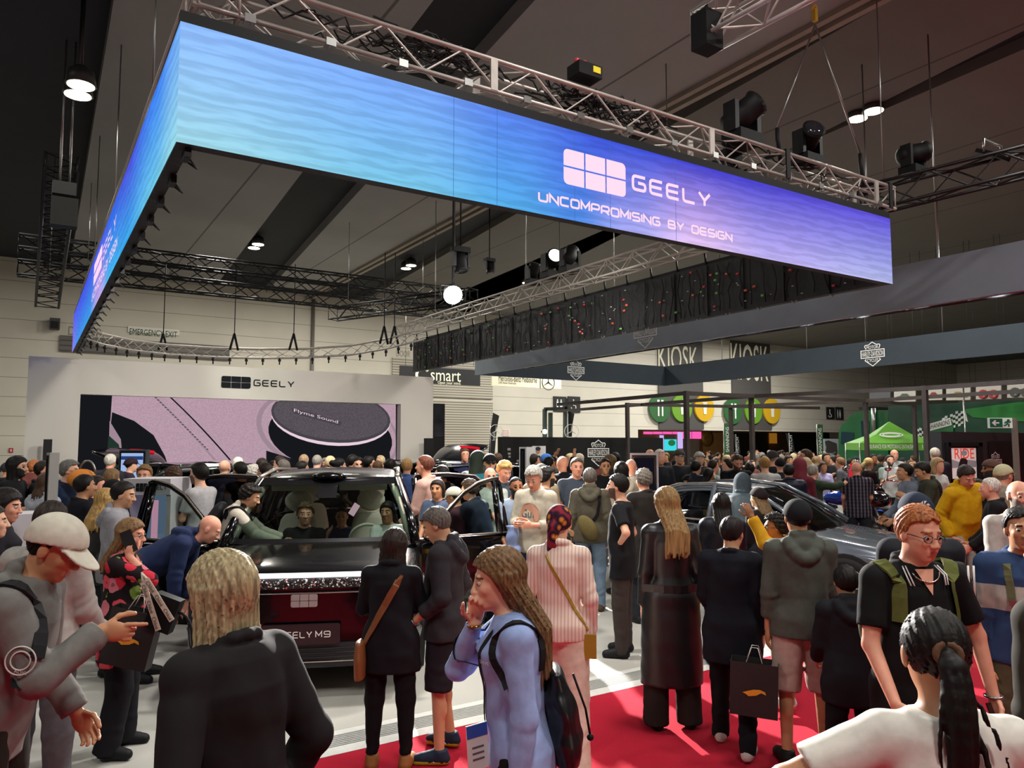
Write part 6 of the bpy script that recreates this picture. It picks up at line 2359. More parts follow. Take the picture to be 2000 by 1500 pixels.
b.build('windscreen_mask', mat('frit_black', '0b0b0d', .25), car)
b = MB()
b.ball((0, 2.06, 1.705), (.19, .12, .045))
b.build('sensor_pod', M_paint, car)
b = MB()
for s in (-1, 1):
 b.add([(s * .80, 3.05, 1.12), (s * .80, 3.95, 1.12), (s * .735, 3.9, 1.62), (s * .74, 3.05, 1.64)], [(0, 1, 2, 3)]) if False else None
 b.add([(s * .92, 4.02, 1.12), (s * .90, 4.85, 1.15), (s * .735, 4.8, 1.62), (s * .755, 4.0, 1.64)], [(0, 1, 2, 3)])
b.add([(-.8, 5.06, 1.12), (.8, 5.06, 1.12), (.62, 4.98, 1.63), (-.62, 4.98, 1.63)], [(0, 1, 2, 3)])
b.build('rear_glass', M_dglass, car)
# nose
bow = lambda x: .045 * x * x + .02 * abs(x) ** 6
b = MB()
rw = []
for x in np.linspace(-.93, .93, 31):
 y = -.035 + bow(x) + .05 * max(0, abs(x) - .8) / .13
 rw.append([(x, y + .02, .965), (x, y, .970), (x, y, 1.000), (x, y + .02, 1.005)])
b.grid(rw)
b.build('light_bar', glow('light_bar_white', 'fbf3fa', 2.6), car)
rnd = random.Random(5)
b = MB()
for k in range(520):
 x = rnd.uniform(-.90, .90)
 y = -.032 + bow(x)
 z = rnd.uniform(.885, .955)
 r = rnd.uniform(.006, .013)
 v = [(x + r * cos(a + x * 9), y, z + r * sin(a + x * 9)) for a in (0, 2.1, 4.2)] + [(x + rnd.uniform(-r, r), y - r * .8, z + rnd.uniform(-r, r))]
 b.add(v, [(0, 1, 3), (1, 2, 3), (2, 0, 3)])
b.build('crystal_strip', mat('crystal_glitter', 'f0f0f0', .05, metal=1.0), car)['kind'] = 'stuff'
b = MB()
rw = []
for x in np.linspace(-.92, .92, 21):
 y = -.025 + bow(x)
 rw.append([(x, y + .03, .965), (x, y, .955), (x, y, .88), (x, y + .03, .87)])
b.grid(rw)
b.build('lamp_strip_base', M_dint, car)
for x0, x1, z, r in ((-.86, .86, .845, .007), (-.80, .80, .30, .012)):
 MB().tube([(x, -.03 + bow(x), z) for x in np.linspace(x0, x1, 17)], r, 6).build('chrome_strip', M_chrome, car)
b = MB()
six_blocks(b, (-.105, -.045, .735), UX, UZ, .21, .10, 0, (0, .02, 0))
b.build('emblem', mat('satin_emblem', 'a89c9c', .45, metal=.3), car)
b = MB()
rrect(b, -.32, .44, .30, .60, .02, A(-.01, -.06, 0), UX, UZ, 0, '1111', (0, .03, 0))
np_ = b.build('number_plate', mat('plate_dark', '2c2024', .35), car)
b = MB()
wide_text(b, 'GEELY', (-.19, -.064, .495), UX, UZ, .26, .052, t=.15)
wide_text(b, 'M9', (.095, -.064, .495), UX, UZ, .12, .052, t=.15)
b.build('plate_lettering', M_print, np_)
b = MB()
b.bx((-.78, -.028, .26), (.78, .02, .44))
b.build('lower_intake', M_dint, car)
for k in range(3):
 b = MB()
 b.tube([(x, -.034 + bow(x), .33 + k * .035) for x in np.linspace(-.72, .72, 9)], .006, 5)
 b.build('intake_bar', mat('intake_black', '1c1c20', .3), car)
for s in (-1, 1):
 b = MB()
 b.tube([(s * .70, -.01 + bow(.7), .36), (s * .88, .07, .42), (s * .95, .2, .55)], .012, 6)
 b.tube([(s * .60, -.02 + bow(.6), .28), (s * .86, .05, .30)], .016, 6)
 b.build('corner_blade', M_chrome, car)
 b = MB()
 b.bx((s * .80 - .10, .0, .62), (s * .80 + .10, .06, .84))
 b.build('headlamp', mat('lamp_glass', '2a2c30', .05, coat=1), car)
for y in (1.0, 4.15):
 for s in (-1, 1):
  b = MB()
  R = np.stack([A(0, 1, 0), A(0, 0, 1), A(s, 0, 0)], 1)
  b.lathe([(.43, -.3), (.43, .004), (.40, .006)], (s * .995, y, .38), 28, 0, R)
  b.build('wheel_arch', M_well, car)
  wheel(car, s * .88, y, .39, .25, s)
# cabin
def seat_bm(parent, x, y, z, m, name='seat', w=.25):
 F = Field((x - .4, y - .5, z - .2), (x + .4, y + .55, z + 1.1), .02)
 R = np.array(Matrix.Rotation(radians(-14), 3, 'X'))
 F.loft((x, y + .18, z + .05), R, [(0, w, .09, 0), (.3, w * .98, .085, 0), (.52, w * .8, .07, 0), (.58, w * .6, .05, 0)], .03)
 F.ell((x, y + .36, z + .76), (.17, .075, .13), R, .02)
 F.ell((x, y - .05, z + .02), (w, .27, .10), None, .04)
 return F.build(name, m, parent)
for x in (-.42, .42):
 seat_bm(car, x, 2.55, .62, M_int)
 seat_bm(car, x * .95, 3.6, .66, M_int)
b = MB()
b.bx((-.88, 1.42, .55), (.88, 1.78, 1.02))
b.tube([(-.9, 1.75, 1.0), (.9, 1.75, 1.0)], .05, 8)
b.build('dashboard', M_dint, car)
b = MB()
c = A(.42, 1.98, 1.02)
b.tube([c + A(.19 * cos(a), -.06 * sin(a), .17 * sin(a)) for a in np.linspace(0, 2 * pi, 25)[:-1]], .017, 8, closed=True)
b.tube([c - A(.18, 0, 0), c + A(.18, 0, 0)], .014, 6)
b.tube([c, A(.42, 1.7, .92)], .03, 8)
b.build('steering_wheel', M_int, car)
b = MB()
b.add([(-.68, 2.2, 1.66), (.68, 2.2, 1.66), (.62, 4.7, 1.64), (-.62, 4.7, 1.64)], [(0, 1, 2, 3)])
for s in (-1, 1):
 b.tube([(s * .86, 1.42, 1.13), (s * .79, 1.75, 1.40), (s * .67, 2.22, 1.64)], .045, 8)
b.build('headliner', M_int, car)
b = MB()
b.ball((0, 1.92, 1.50), (.13, .03, .045))
b.build('rear_mirror', M_dint, car)
for s in (-1, 1):
 b = MB()
 b.box((s * .36, 2.14, 1.60), (.52, .04, .11), 0, np.array(Matrix.Rotation(.6, 3, 'X')))
 b.build('sun_visor', M_int, car)
def door(parent, side, yh, L, ang, front, red=False):
 """car door swung open about its front edge"""
 a = radians(ang)
 dr = A(side * sin(a), cos(a), 0)
 out = A(side * cos(a), -sin(a), 0)
 O = A(side * .985, yh, 0)
 P_ = lambda u, z, k=0.0: O + dr * u + UZ * z + out * k
 b = MB()
 rows = []
 for u in np.linspace(0, L, 9):
  rows.append([P_(u, .40, -.05), P_(u, .38, .0), P_(u, .50, .012), P_(u, .78, .03), P_(u, .97, .012), P_(u, 1.07, -.01), P_(u, 1.08, -.06), P_(u, .9, -.10), P_(u, .5, -.09)])
 b.grid(rows, wrap=True)
 n = 9
 b.add(rows[0], [tuple(range(n))])
 b.add(rows[-1], [tuple(range(n))[::-1]])
 dp = b.build('front_door' if front else 'rear_door', M_paint, parent)
 b = MB()
 if front:
  fr = [(0.06, 1.07), (.30, 1.30), (.56, 1.51), (.76, 1.61), (.92, 1.65), (L - .02, 1.66), (L, 1.60), (L, 1.07)]
 else:
  fr = [(0, 1.07), (0.0, 1.62), (.03, 1.655), (.45, 1.665), (L - .15, 1.63), (L, 1.50), (L, 1.07)]
 tz = lambda z: -.02 - .20 * max(0, (z - 1.07)) / .6
 b.tube([P_(u, z, tz(z)) for u, z in fr], .026, 8)
 b.tube([P_(L - .09 if front else .09, 1.07, tz(1.07)), P_(L - .07 if front else .07, 1.64, tz(1.64))], [.04, .03], 6)
 b.build('window_frame', M_paint, dp)
 b = MB()
 b.tube([P_(u, z + .02, tz(z) + .012) for u, z in fr[:-2 if front else -1][(0 if front else 1):]], .011, 6)
 b.tube([P_(.05, 1.085, .0), P_(L, 1.085, .0)], .011, 6)
 b.build('window_chrome', M_satin, dp)
 b = MB()
 b.add([P_(u, z, tz(z)) for u, z in fr], [tuple(range(len(fr)))])
 b.build('window_glass', M_glass if not red else glass('rear_door_glass', '7a6a64', .35), dp)
 b = MB()
 b.tube([P_(L - .30, .93, .045), P_(L - .10, .935, .045)], .012, 6)
 b.build('door_handle', M_chrome, dp)
 if front:
  b = MB()
  c = P_(.20, 1.12, .16)
  b.ball(c, (.12, .12, .075))
  b.tube([P_(.14, 1.07, .0), c - UZ * .05], .025, 6)
  b.build('wing_mirror', M_paint, dp)
  b = MB()
  b.tube([c + dr * (.115 * cos(k)) + out * (.115 * sin(k)) - UZ * .055 for k in np.linspace(-.9, 3.6, 14)], .010, 6)
  b.build('mirror_blade', M_satin, dp)
 return dp
for s in (-1, 1):
 door(car, s, 1.50, 1.04, 68, True)
 door(car, s, 2.95, .98, 74, False, True)
# ---- grey low saloon at the right
sed = thing('saloon_car', 'grey low saloon car parked at an angle on white stand', 'car')
SH = 40.0
hd = A(RX[0], RX[1], 0) * cos(radians(SH)) - A(FX[0], FX[1], 0) * sin(radians(SH))
fr_ = A(RX[0], RX[1], 0) * 5.30 + A(FX[0], FX[1], 0) * 9.28
sed.location = (fr_[0], fr_[1], PF)
sed.rotation_euler = (0, 0, atan2(-hd[1], -hd[0]) - pi / 2)
b = MB()
st = [(0, .70, .64, .60), (.05, .80, .70, .66), (.25, .88, .77, .73), (.6, .925, .83, .80), (1.0, .935, .88, .86), (1.35, .935, .92, .90), (1.5, .935, .93, .91), (1.75, .935, .94, .93), (3.0, .93, .95, .94), (3.7, .92, .99, .97), (3.8, .92, .99, .97),
 (4.4, .90, .99, .95), (4.75, .86, .96, .90), (4.85, .76, .90, .84)]
car_body(b, st, 1.55, 3.72, .42, .18)
subsurf(b.build('body_shell', M_gpaint, sed))
b = MB()
rw = []
for y, w, z in ((2.15, .62, 1.355), (2.3, .63, 1.395), (2.7, .63, 1.425), (3.2, .61, 1.405), (3.6, .57, 1.34), (4.05, .54, 1.17)):
 rw.append([(w * s, y, z - .05 * s * s - (.03 if abs(s) == 1 else 0)) for s in (-1, -.9, -.5, 0, .5, .9, 1)])
b.grid(rw)
o = subsurf(b.build('roof', M_gpaint, sed))
so = o.modifiers.new('thick', 'SOLIDIFY')
so.thickness = .02
b = MB()
b.grid([[((.84 + (.60 - .84) * f) * s, 1.30 + .87 * f + .16 * s * s * (1 - .4 * f), .925 + .44 * f + .03 * sin(f * pi)) for s in np.linspace(-1, 1, 9)] for f in np.linspace(0, 1, 6)])
b.build('windscreen', M_dglass, sed)
b = MB()
b.grid([[((.56 + .16 * f) * s, 4.0 + .5 * f, 1.18 - .20 * f) for s in (-1, 0, 1)] for f in (0, .5, 1)])
b.build('rear_glass', M_dglass, sed)
for s in (-1, 1):
 b = MB()
 b.tube([(s * .86, 1.42, .94), (s * .77, 1.75, 1.15), (s * .62, 2.2, 1.36), (s * .62, 2.75, 1.41), (s * .59, 3.25, 1.39), (s * .56, 3.75, 1.25), (s * .80, 4.1, .99)], [.03, .028, .026, .025, .025, .04, .05], 8)
 b.tube([(s * .90, 2.72, .95), (s * .64, 2.72, 1.40)], .035, 6)
 b.build('window_frame', M_gpaint, sed)
 b = MB()
 b.tube([(s * .905, 1.55, .965), (s * .91, 2.8, .985), (s * .88, 3.9, 1.01)], .012, 6)
 b.tube([(s * .64, 2.2, 1.385), (s * .63, 2.75, 1.43), (s * .60, 3.3, 1.405), (s * .60, 3.75, 1.27)], .010, 6)
 b.build('window_chrome', M_satin, sed)
 if s > 0:
  b = MB()
  b.add([(s * .89, 1.65, .97), (s * .89, 2.68, .97), (s * .64, 2.68, 1.39), (s * .64, 2.25, 1.37)], [(0, 1, 2, 3)])
  b.add([(s * .89, 2.76, .97), (s * .85, 3.85, 1.0), (s * .59, 3.68, 1.27), (s * .62, 2.76, 1.39)], [(0, 1, 2, 3)])
  b.build('side_glass', M_dglass, sed)
 b = MB()
 b.ball((s * 1.00, 1.75, 1.02), (.11, .07, .06))
 b.tube([(s * .88, 1.72, .97), (s * .98, 1.75, 1.0)], .02, 6)
 b.build('wing_mirror', M_gpaint, sed)
 b = MB()
 b.add([(s * .62, .06, .66), (s * .80, .22, .70), (s * .87, .48, .72), (s * .80, .30, .64), (s * .64, .08, .62)], [(0, 1, 2, 3, 4)])
 o = b.build('headlamp', mat('lamp_glass', '2a2c30', .05, coat=1), sed)
 b = MB()
 b.tube([(s * .64, .045, .67), (s * .82, .20, .715), (s * .90, .5, .735)], .012, 6)
 b.tube([(s * .66, .05, .63), (s * .84, .24, .655)], .010, 6)
 b.build('running_light', glow('running_light_white', 'e8eef8', 1.5), sed)
 for y in (.95, 3.85):
  b = MB()
  R = np.stack([A(0, 1, 0), A(0, 0, 1), A(s, 0, 0)], 1)
  b.lathe([(.395, -.3), (.395, .006), (.37, .008)], (s * .932, y, .355), 28, 0, R)
  b.build('wheel_arch', M_well, sed)
  wheel(sed, s * .83, y, .355, .23, s)
 b = MB()
 for yy in (2.45, 3.45):
  b.tube([(s * .942, yy, .80), (s * .942, yy + .2, .805)], .012, 6)
 b.build('door_handles', M_gpaint, sed)
for x in (-.38, .38):
 seat_bm(sed, x, 2.45, .42, M_int, w=.22)
b = MB()
b.bx((-.8, 1.58, .45), (.8, 1.9, .92))
b.build('dashboard', M_dint, sed)
b = MB()
c = A(.38, 2.05, .90)
b.tube([c + A(.17 * cos(a), -.05 * sin(a), .16 * sin(a)) for a in np.linspace(0, 2 * pi, 21)[:-1]], .016, 8, closed=True)
b.build('steering_wheel', M_dint, sed)
b = MB()
b.add([(.80, 2.8, .86), (.80, 3.6, .88), (.78, 3.6, .97), (.78, 2.8, .97)], [(0, 1, 2, 3)])
b.build('door_trim', mat('tan_trim', 'c8a868', .6), sed)
for o in sed.children:
 if o.name.split('.')[0] not in ('wheel', 'wheel_arch'):
  for v in o.data.vertices:
   if v.co.z > .5:
    v.co.z = .5 + (v.co.z - .5) * 1.10
# ---- simple show cars at the back
def back_suv(label, px, py, d, bearing, m, gate=None, red=False, rails=False):
 c = thing('suv_car', label, 'car')
 p = at(px, py, d)
 c.location = (p[0], p[1], PF)
 c.rotation_euler = (0, 0, -YAW - radians(bearing))
 b = MB()
 st = [(-2.3, .72, .84, .78), (-2.25, .84, .92, .86), (-1.9, .90, .98, .94), (-1.2, .92, 1.02, .99), (-.95, .92, 1.03, 1.0), (-.8, .92, 1.03, 1.0), (0, .92, 1.03, 1.02), (1.2, .91, 1.04, 1.04), (2.0, .89, 1.06, 1.05), (2.1, .88, 1.06, 1.05), (2.25, .84, 1.0, .96)]
 car_body(b, st, -.85, 2.05, .45, .22)
 subsurf(b.build('body_shell', m, c))
 b = MB()
 b.grid([[(w * s, y, z - .05 * s * s) for s in (-1, -.9, -.45, 0, .45, .9, 1)] for y, w, z in ((-.15, .64, 1.57), (.0, .65, 1.62), (.7, .65, 1.66), (1.5, .62, 1.64), (2.0, .58, 1.58))])
 o = subsurf(b.build('roof', m, c))
 so = o.modifiers.new('thick', 'SOLIDIFY')
 so.thickness = .025
 b = MB()
 b.grid([[((.84 + (.64 - .84) * f) * s, -.98 + .85 * f + .10 * s * s, 1.03 + .55 * f) for s in (-1, -.5, 0, .5, 1)] for f in (0, .5, 1)])
 for s in (-1, 1):
  b.add([(s * .87, -.65, 1.06), (s * .87, 1.9, 1.08), (s * .62, 1.8, 1.56), (s * .65, .05, 1.58)], [(0, 1, 2, 3)])
 b.build('window_glass', M_dglass, c)
 b = MB()
 for s in (-1, 1):
  b.tube([(s * .88, -.9, 1.04), (s * .66, -.12, 1.57), (s * .67, .7, 1.63), (s * .63, 1.7, 1.59), (s * .86, 2.05, 1.08)], .028, 8)
  b.tube([(s * .88, .65, 1.05), (s * .67, .65, 1.62)], .03, 6)
 b.build('roof_frame', m, c)
 if rails:
  b = MB()
  for s in (-1, 1):
   b.tube([(s * .60, -.1, 1.60), (s * .60, .2, 1.67), (s * .58, 1.5, 1.67), (s * .57, 1.8, 1.61)], .022, 6)
  b.build('roof_rails', M_chrome, c)
 if gate is not None:
  a = radians(gate)
  dr = A(0, cos(a), sin(a))
  O = A(0, 2.02, 1.60)
  n_ = A(0, -sin(a), cos(a))
  b = MB()
  b.grid([[O + A(w * s, 0, 0) + dr * u + n_ * (.08 * sin(u * 2.4) - .06 * s * s) for s in (-1, -.85, -.4, 0, .4, .85, 1)] for u, w in ((0, .60), (.3, .68), (.62, .76), (.95, .78), (1.05, .72))])
  o = subsurf(b.build('tailgate', m, c), 1)
  so = o.modifiers.new('thick', 'SOLIDIFY')
  so.thickness = .05
  b = MB()
  b.grid([[O + A(w * s, 0, 0) + dr * u + n_ * (.08 * sin(u * 2.4) - .05 * s * s - .055) for s in (-1, 0, 1)] for u, w in ((.10, .50), (.5, .60))])
  b.build('tailgate_glass', M_dglass, o)
  if red:
   b = MB()
   b.tube([O + A(.66 * s, 0, 0) + dr * .70 + n_ * (.10 - .05 * s * s) for s in np.linspace(.0, 1, 8)], .030, 6)
   b.build('tail_light', glow('tail_red', 'd81e2e', 1.0), o)
 for y in (-1.5, 1.4):
  for s in (-1, 1):
   wheel(c, s * .80, y, .36, .22, s)
 return c
back_suv('dark green car with silver roof edge behind the display cabinet', 335, 905, 13.4, 66, mat('dark_green_paint', '16201e', .15, coat=1, metal=.3), rails=True)
back_suv('black car with raised tailgate and red light strip before stage screen', 405, 880, 16.9, -62, M_paint, 18, True)
back_suv('dark blue car with raised tailgate right of the stage speaker picture', 770, 885, 19.0, 35, mat('dark_blue_paint', '141a24', .15, coat=1, metal=.3), 25, True)
back_suv('silver edged dark car at the right end of the stage', 850, 895, 16.0, 80, mat('steel_blue_paint', '1c222a', .15, coat=1, metal=.4), rails=True)
# ---- motorcycles
def motorcycle(label, px, py, d, bearing, tank, screen=False, cases=False, high=False):
 t = thing('motorcycle', label, 'motorcycle', group=None)
 p = at(px, py, d)
 t.location = (p[0], p[1], PF)
 t.rotation_euler = (0, 0, -YAW - radians(bearing))
 M_t = mat('tank_' + tank, tank, .12, coat=1, metal=.3)
 RW = np.stack([A(0, 1, 0), A(0, 0, 1), A(1, 0, 0)], 1)
 for y, r, nm in ((-.80, .34, 'front_wheel'), (.80, .33, 'rear_wheel')):
  b = MB()
  n = 28
  b.tube([(0, y + (r - .05) * cos(2 * pi * k / n), r + (r - .05) * sin(2 * pi * k / n)) for k in range(n)], .055, 10, closed=True)
  o = b.build(nm, M_tyre, t)
  b = MB()
  b.tube([(0, y + (r - .10) * cos(2 * pi * k / n), r + (r - .10) * sin(2 * pi * k / n)) for k in range(n)], .016, 6, closed=True)
  for k in range(9):
   a = 2 * pi * k / 9
   b.tube([(0, y, r), (0, y + (r - .1) * cos(a), r + (r - .1) * sin(a))], .010, 5)
  b.lathe([(.10, -.05), (.10, .05)], (0, y, r), 16, 0, RW)
  b.build('wheel_rim', M_chrome, o)
  b = MB()
  b.grid([[(x, y + (r + .025) * cos(a), r + (r + .025) * sin(a) - abs(x) * .25) for x in (-.08, -.04, 0, .04, .08)] for a in np.linspace(.5 if y > 0 else .9, 2.7 if y > 0 else 2.5, 9)])
  b.build('mudguard', M_t, t)
 b = MB()
 for s in (-1, 1):
  b.tube([(s * .10, -.80, .34), (s * .10, -.52, .98)], .026, 8)
 b.build('fork', M_chrome, t)
 b = MB()
 b.tube([(0, -.55, .86), (0, 0, .80), (0, .45, .62), (0, .35, .32), (0, -.3, .26), (0, -.52, .80)], .026, 8)
 for s in (-1, 1):
  b.tube([(s * .09, .80, .33), (s * .09, .25, .36)], .022, 6)
  b.tube([(s * .11, .72, .36), (s * .12, .45, .72)], .022, 6)
 b.build('chassis_tube', M_black, t)
 F = Field((-.3, -.7, .5), (.3, .2, 1.2), .018)
 F.ell((0, -.22, .88), (.15, .30, .13), None, .04)
 F.build('fuel_tank', M_t, t)
 F = Field((-.35, -.1, .4), (.35, 1.1, 1.2), .02)
 F.ell((0, .28, .76), (.16, .26, .07), None, .03)
 F.ell((0, .62, .82), (.13, .22, .06), None, .03)
 F.build('saddle', mat('saddle_black', '121214', .5), t)
 b = MB()
 for a in (-.4, .4):
  b.tube([(0, -.15 + a * .1, .42), (0, -.15 + a * .75, .72)], [.10, .09], 12)
 b.lathe([(.16, -.12), (.16, .12), (.10, .14)], (0, -.05, .38), 16, 0, RW)
 b.build('engine', mat('engine_grey', '6a6a6c', .3, metal=.9), t)
 b = MB()
 b.tube([(.14, -.2, .6), (.17, -.3, .35), (.18, 0, .25), (.19, .9, .27)], [.03, .03, .035, .045], 8)
 b.build('exhaust', M_chrome, t)
 b = MB()
 hz = .35 if high else .16
 b.tube([(-.40, -.32, .98 + hz), (-.28, -.45, 1.0 + hz), (-.12, -.50, 1.0), (.12, -.50, 1.0), (.28, -.45, 1.0 + hz), (.40, -.32, .98 + hz)], .014, 8)
 b.build('handlebar', M_chrome, t)
 b = MB()
 b.ball((0, -.64, .92), (.10, .10, .10))
 b.build('headlight', M_chrome, t)
 for s in (-1, 1):
  b = MB()
  b.tube([(s * .3, -.44, 1.0 + hz), (s * .34, -.48, 1.14 + hz)], .008, 5)
  b.ball((s * .34, -.48, 1.17 + hz), (.06, .02, .04))
  b.build('mirror', M_chrome, t)
 if screen:
  b = MB()
  b.grid([[(x, -.66 + .9 * x * x + .14 * f, 1.0 + .42 * f) for x in np.linspace(-.28, .28, 7)] for f in (0, .5, 1)])
  b.build('windshield', M_glass, t)
  F = Field((-.5, -1, .5), (.5, -.2, 1.2), .02)
  F.ell((0, -.60, .96), (.34, .15, .15), None, .04)
  F.build('fairing', M_t, t)
 if cases:
  for s in (-1, 1):
   F = Field((s * .28 - .2, .4, .2), (s * .28 + .2, 1.3, .85), .02)
   F.ell((s * .27, .84, .55), (.12, .32, .17), None, .03)
   F.build('side_case', M_t, t)
  F = Field((-.35, .5, .7), (.35, 1.3, 1.4), .02)
  F.ell((0, .92, 1.02), (.27, .22, .17), None, .03)
  F.build('top_case', M_t, t)
  b = MB()
  rrect(b, -.10, .66, .10, .80, .02, A(0, 1.16, 0), -UX, UZ, 0, '1111', (0, .01, 0))
  b.build('number_plate', mat('plate_pale', 'a8a4a0', .5), t)
  b = MB()
  b.ball((0, 1.14, .98), (.16, .03, .03))
  b.build('tail_light', mat('tail_dull_red', '6a1018', .2), t)
 return t
motorcycle('black touring motorcycle with clear windshield behind the man in checked shirt', 1730, 1000, 13.6, 176, '170c14', True, True).scale = (1.2, 1.2, 1.2)
motorcycle('blue tanked chopper motorcycle behind the woman in maroon hood', 1618, 1000, 15.2, -68, '1c48b4', high=True).scale = (1.12, 1.12, 1.12)
motorcycle('blue motorcycle standing behind the boy in white shirt', 1512, 960, 17.5, -60, '183a9a')
motorcycle('red and white motorcycle beyond the grey car roof', 1335, 950, 16.5, 150, 'a82430', True)
# ================================================================== THE VISITORS
def node_mat(name, build):
 m = bpy.data.materials.new(name)
 m.use_nodes = True
 nt = m.node_tree
 b = nt.nodes['Principled BSDF']
 b.inputs['Roughness'].default_value = .8
 b.inputs['Specular IOR Level'].default_value = .2
 tc = nt.nodes.new('ShaderNodeTexCoord')
 nt.links.new(build(nt, tc.outputs['Object']), b.inputs['Base Color'])
 return m
def const_ramp(nt, src, stops, interp='CONSTANT'):
 r = nt.nodes.new('ShaderNodeValToRGB')
 r.color_ramp.interpolation = interp
 while len(r.color_ramp.elements) < len(stops):
  r.color_ramp.elements.new(.5)
 for e_, (p, c) in zip(r.color_ramp.elements, stops):
  e_.position = p
  e_.color = lin(c) + (1,)
 nt.links.new(src, r.inputs[0])
 return r.outputs[0]
def floral(nt, v):
 n = nt.nodes.new('ShaderNodeTexNoise')
 n.inputs['Scale'].default_value = 22
 mxv = nt.nodes.new('ShaderNodeMix')
 mxv.data_type = 'RGBA'
 mxv.inputs[0].default_value = .035
 nt.links.new(v, n.inputs[0])
 nt.links.new(v, mxv.inputs[6])
 nt.links.new(n.outputs[1], mxv.inputs[7])
 vo = nt.nodes.new('ShaderNodeTexVoronoi')
 vo.inputs['Scale'].default_value = 11
 nt.links.new(mxv.outputs[2], vo.inputs['Vector'])
 sp = nt.nodes.new('ShaderNodeSeparateColor')
 nt.links.new(vo.outputs['Color'], sp.inputs[0])
 petal = const_ramp(nt, sp.outputs[0], [(0, 'c22a3c'), (.35, 'd8505c'), (.6, 'c8707e'), (.85, '6d8a3a')])
 mask = const_ramp(nt, vo.outputs['Distance'], [(0, 'e8b0b0'), (.10, '000000'), (.12, 'ffffff'), (.50, '000000')])
 mx = nt.nodes.new('ShaderNodeMix')
 mx.data_type = 'RGBA'
 nt.links.new(mask, mx.inputs[0])
 mx.inputs[6].default_value = lin('1c1216') + (1,)
 nt.links.new(petal, mx.inputs[7])
 return mx.outputs[2]
def plaid(nt, v):
 cols = []
 for d in ('X', 'Z'):
  w = nt.nodes.new('ShaderNodeTexWave')
  w.bands_direction = d
  w.inputs['Scale'].default_value = 5.5
  w.inputs['Distortion'].default_value = .6
  nt.links.new(v, w.inputs[0])
  cols.append(const_ramp(nt, w.outputs['Fac'], [(0, '2a2430'), (.55, '4c4450'), (.8, '8d8690')], 'LINEAR'))
 mx = nt.nodes.new('ShaderNodeMix')
 mx.data_type = 'RGBA'
 mx.blend_type = 'MULTIPLY'
 mx.inputs[0].default_value = .7
 nt.links.new(cols[0], mx.inputs[6])
 nt.links.new(cols[1], mx.inputs[7])
 return mx.outputs[2]
def scarfpat(nt, v):
 n = nt.nodes.new('ShaderNodeTexVoronoi')
 n.inputs['Scale'].default_value = 16
 nt.links.new(v, n.inputs['Vector'])
 return const_ramp(nt, n.outputs['Distance'], [(0, 'd08a3a'), (.22, '8a4a2a'), (.34, '2a1426'), (.52, '4a1c3a'), (.66, '8a2430')])
def stripes(name, c1, c2, scale, d='X', lo=.5):
 def f(nt, v):
  w = nt.nodes.new('ShaderNodeTexWave')
  w.bands_direction = d
  w.inputs['Scale'].default_value = scale
  nt.links.new(v, w.inputs[0])
  return const_ramp(nt, w.outputs['Fac'], [(0, c1), (lo, c2)], 'LINEAR')
 return node_mat(name, f)
M_floral = node_mat('floral_print', floral)
M_plaid = node_mat('checked_cloth', plaid)
M_scarf = node_mat('sunburst_scarf', scarfpat)
M_rib = stripes('ribbed_knit', 'c8a89a', 'e6d2c4', 14)
M_leather = mat('black_leather', '101114', .42, noise=.15, nscale=9, spec=.5)
M_strap_k = cloth('17171a', .7, 'black_strap')
def gear(J, name, label, cat):
 return thing(name, label, cat, tuple(J['root'].location), J['yaw'])
def print_on(J, s, x0, t0, w, h, side, m, name='chest_print', parent=None):
 v, f = TXT.setdefault(s, text2d(s))
 lo, hi = v.min(0), v.max(0)
 q = (v - lo) / (hi - lo) * (w, h)
 V = [skin_on(J, bodypt(J, x0 + a if side < 0 else x0 + w - a, t0 + b_, side, pad=.014), .005) for a, b_ in q]
 b = MB()
 b.add(V, f)
 return b.build(name, m, parent or J['root'])
def backpack(J, label, col, strapcol=None, size=1.0, strapw=.055, straps=True, low=0.0):
 t = gear(J, 'backpack', label, 'backpack')
 S = J['S']
 c = bodypt(J, 0, .26 - low, -1, pad=.085 * size)
 F = Field(c - .35, c + .35, .015)
 F.loft(c - J['T'] * .22 * S * size, J['B'], [(0, .14 * size * S, .07 * size, 0), (.2 * S * size, .155 * size * S, .085 * size, -.01), (.40 * S * size, .12 * size * S, .06 * size, .01), (.46 * S * size, .06 * size * S, .03, .02)], .03)
 F.loft(c - J['T'] * .18 * S * size - J['Nf'] * .08 * size, J['B'], [(0, .11 * size * S, .035, 0), (.2 * S * size, .11 * size * S, .03, 0)], .03)
 F.build('bag_body', cloth(col, .7, 'bag_cloth'), t)
 if straps:
  for sg in (-1, 1):
   strap(J, [(sg * .11, .36, -1), (sg * .115, .455, -1), (sg * .115, .455, 1), (sg * .125, .30, 1), (sg * .15, .16, 1)], strapw, cloth(strapcol or col, .8, 'strap_cloth'), 'shoulder_strap', .014, t, .012)
 return t
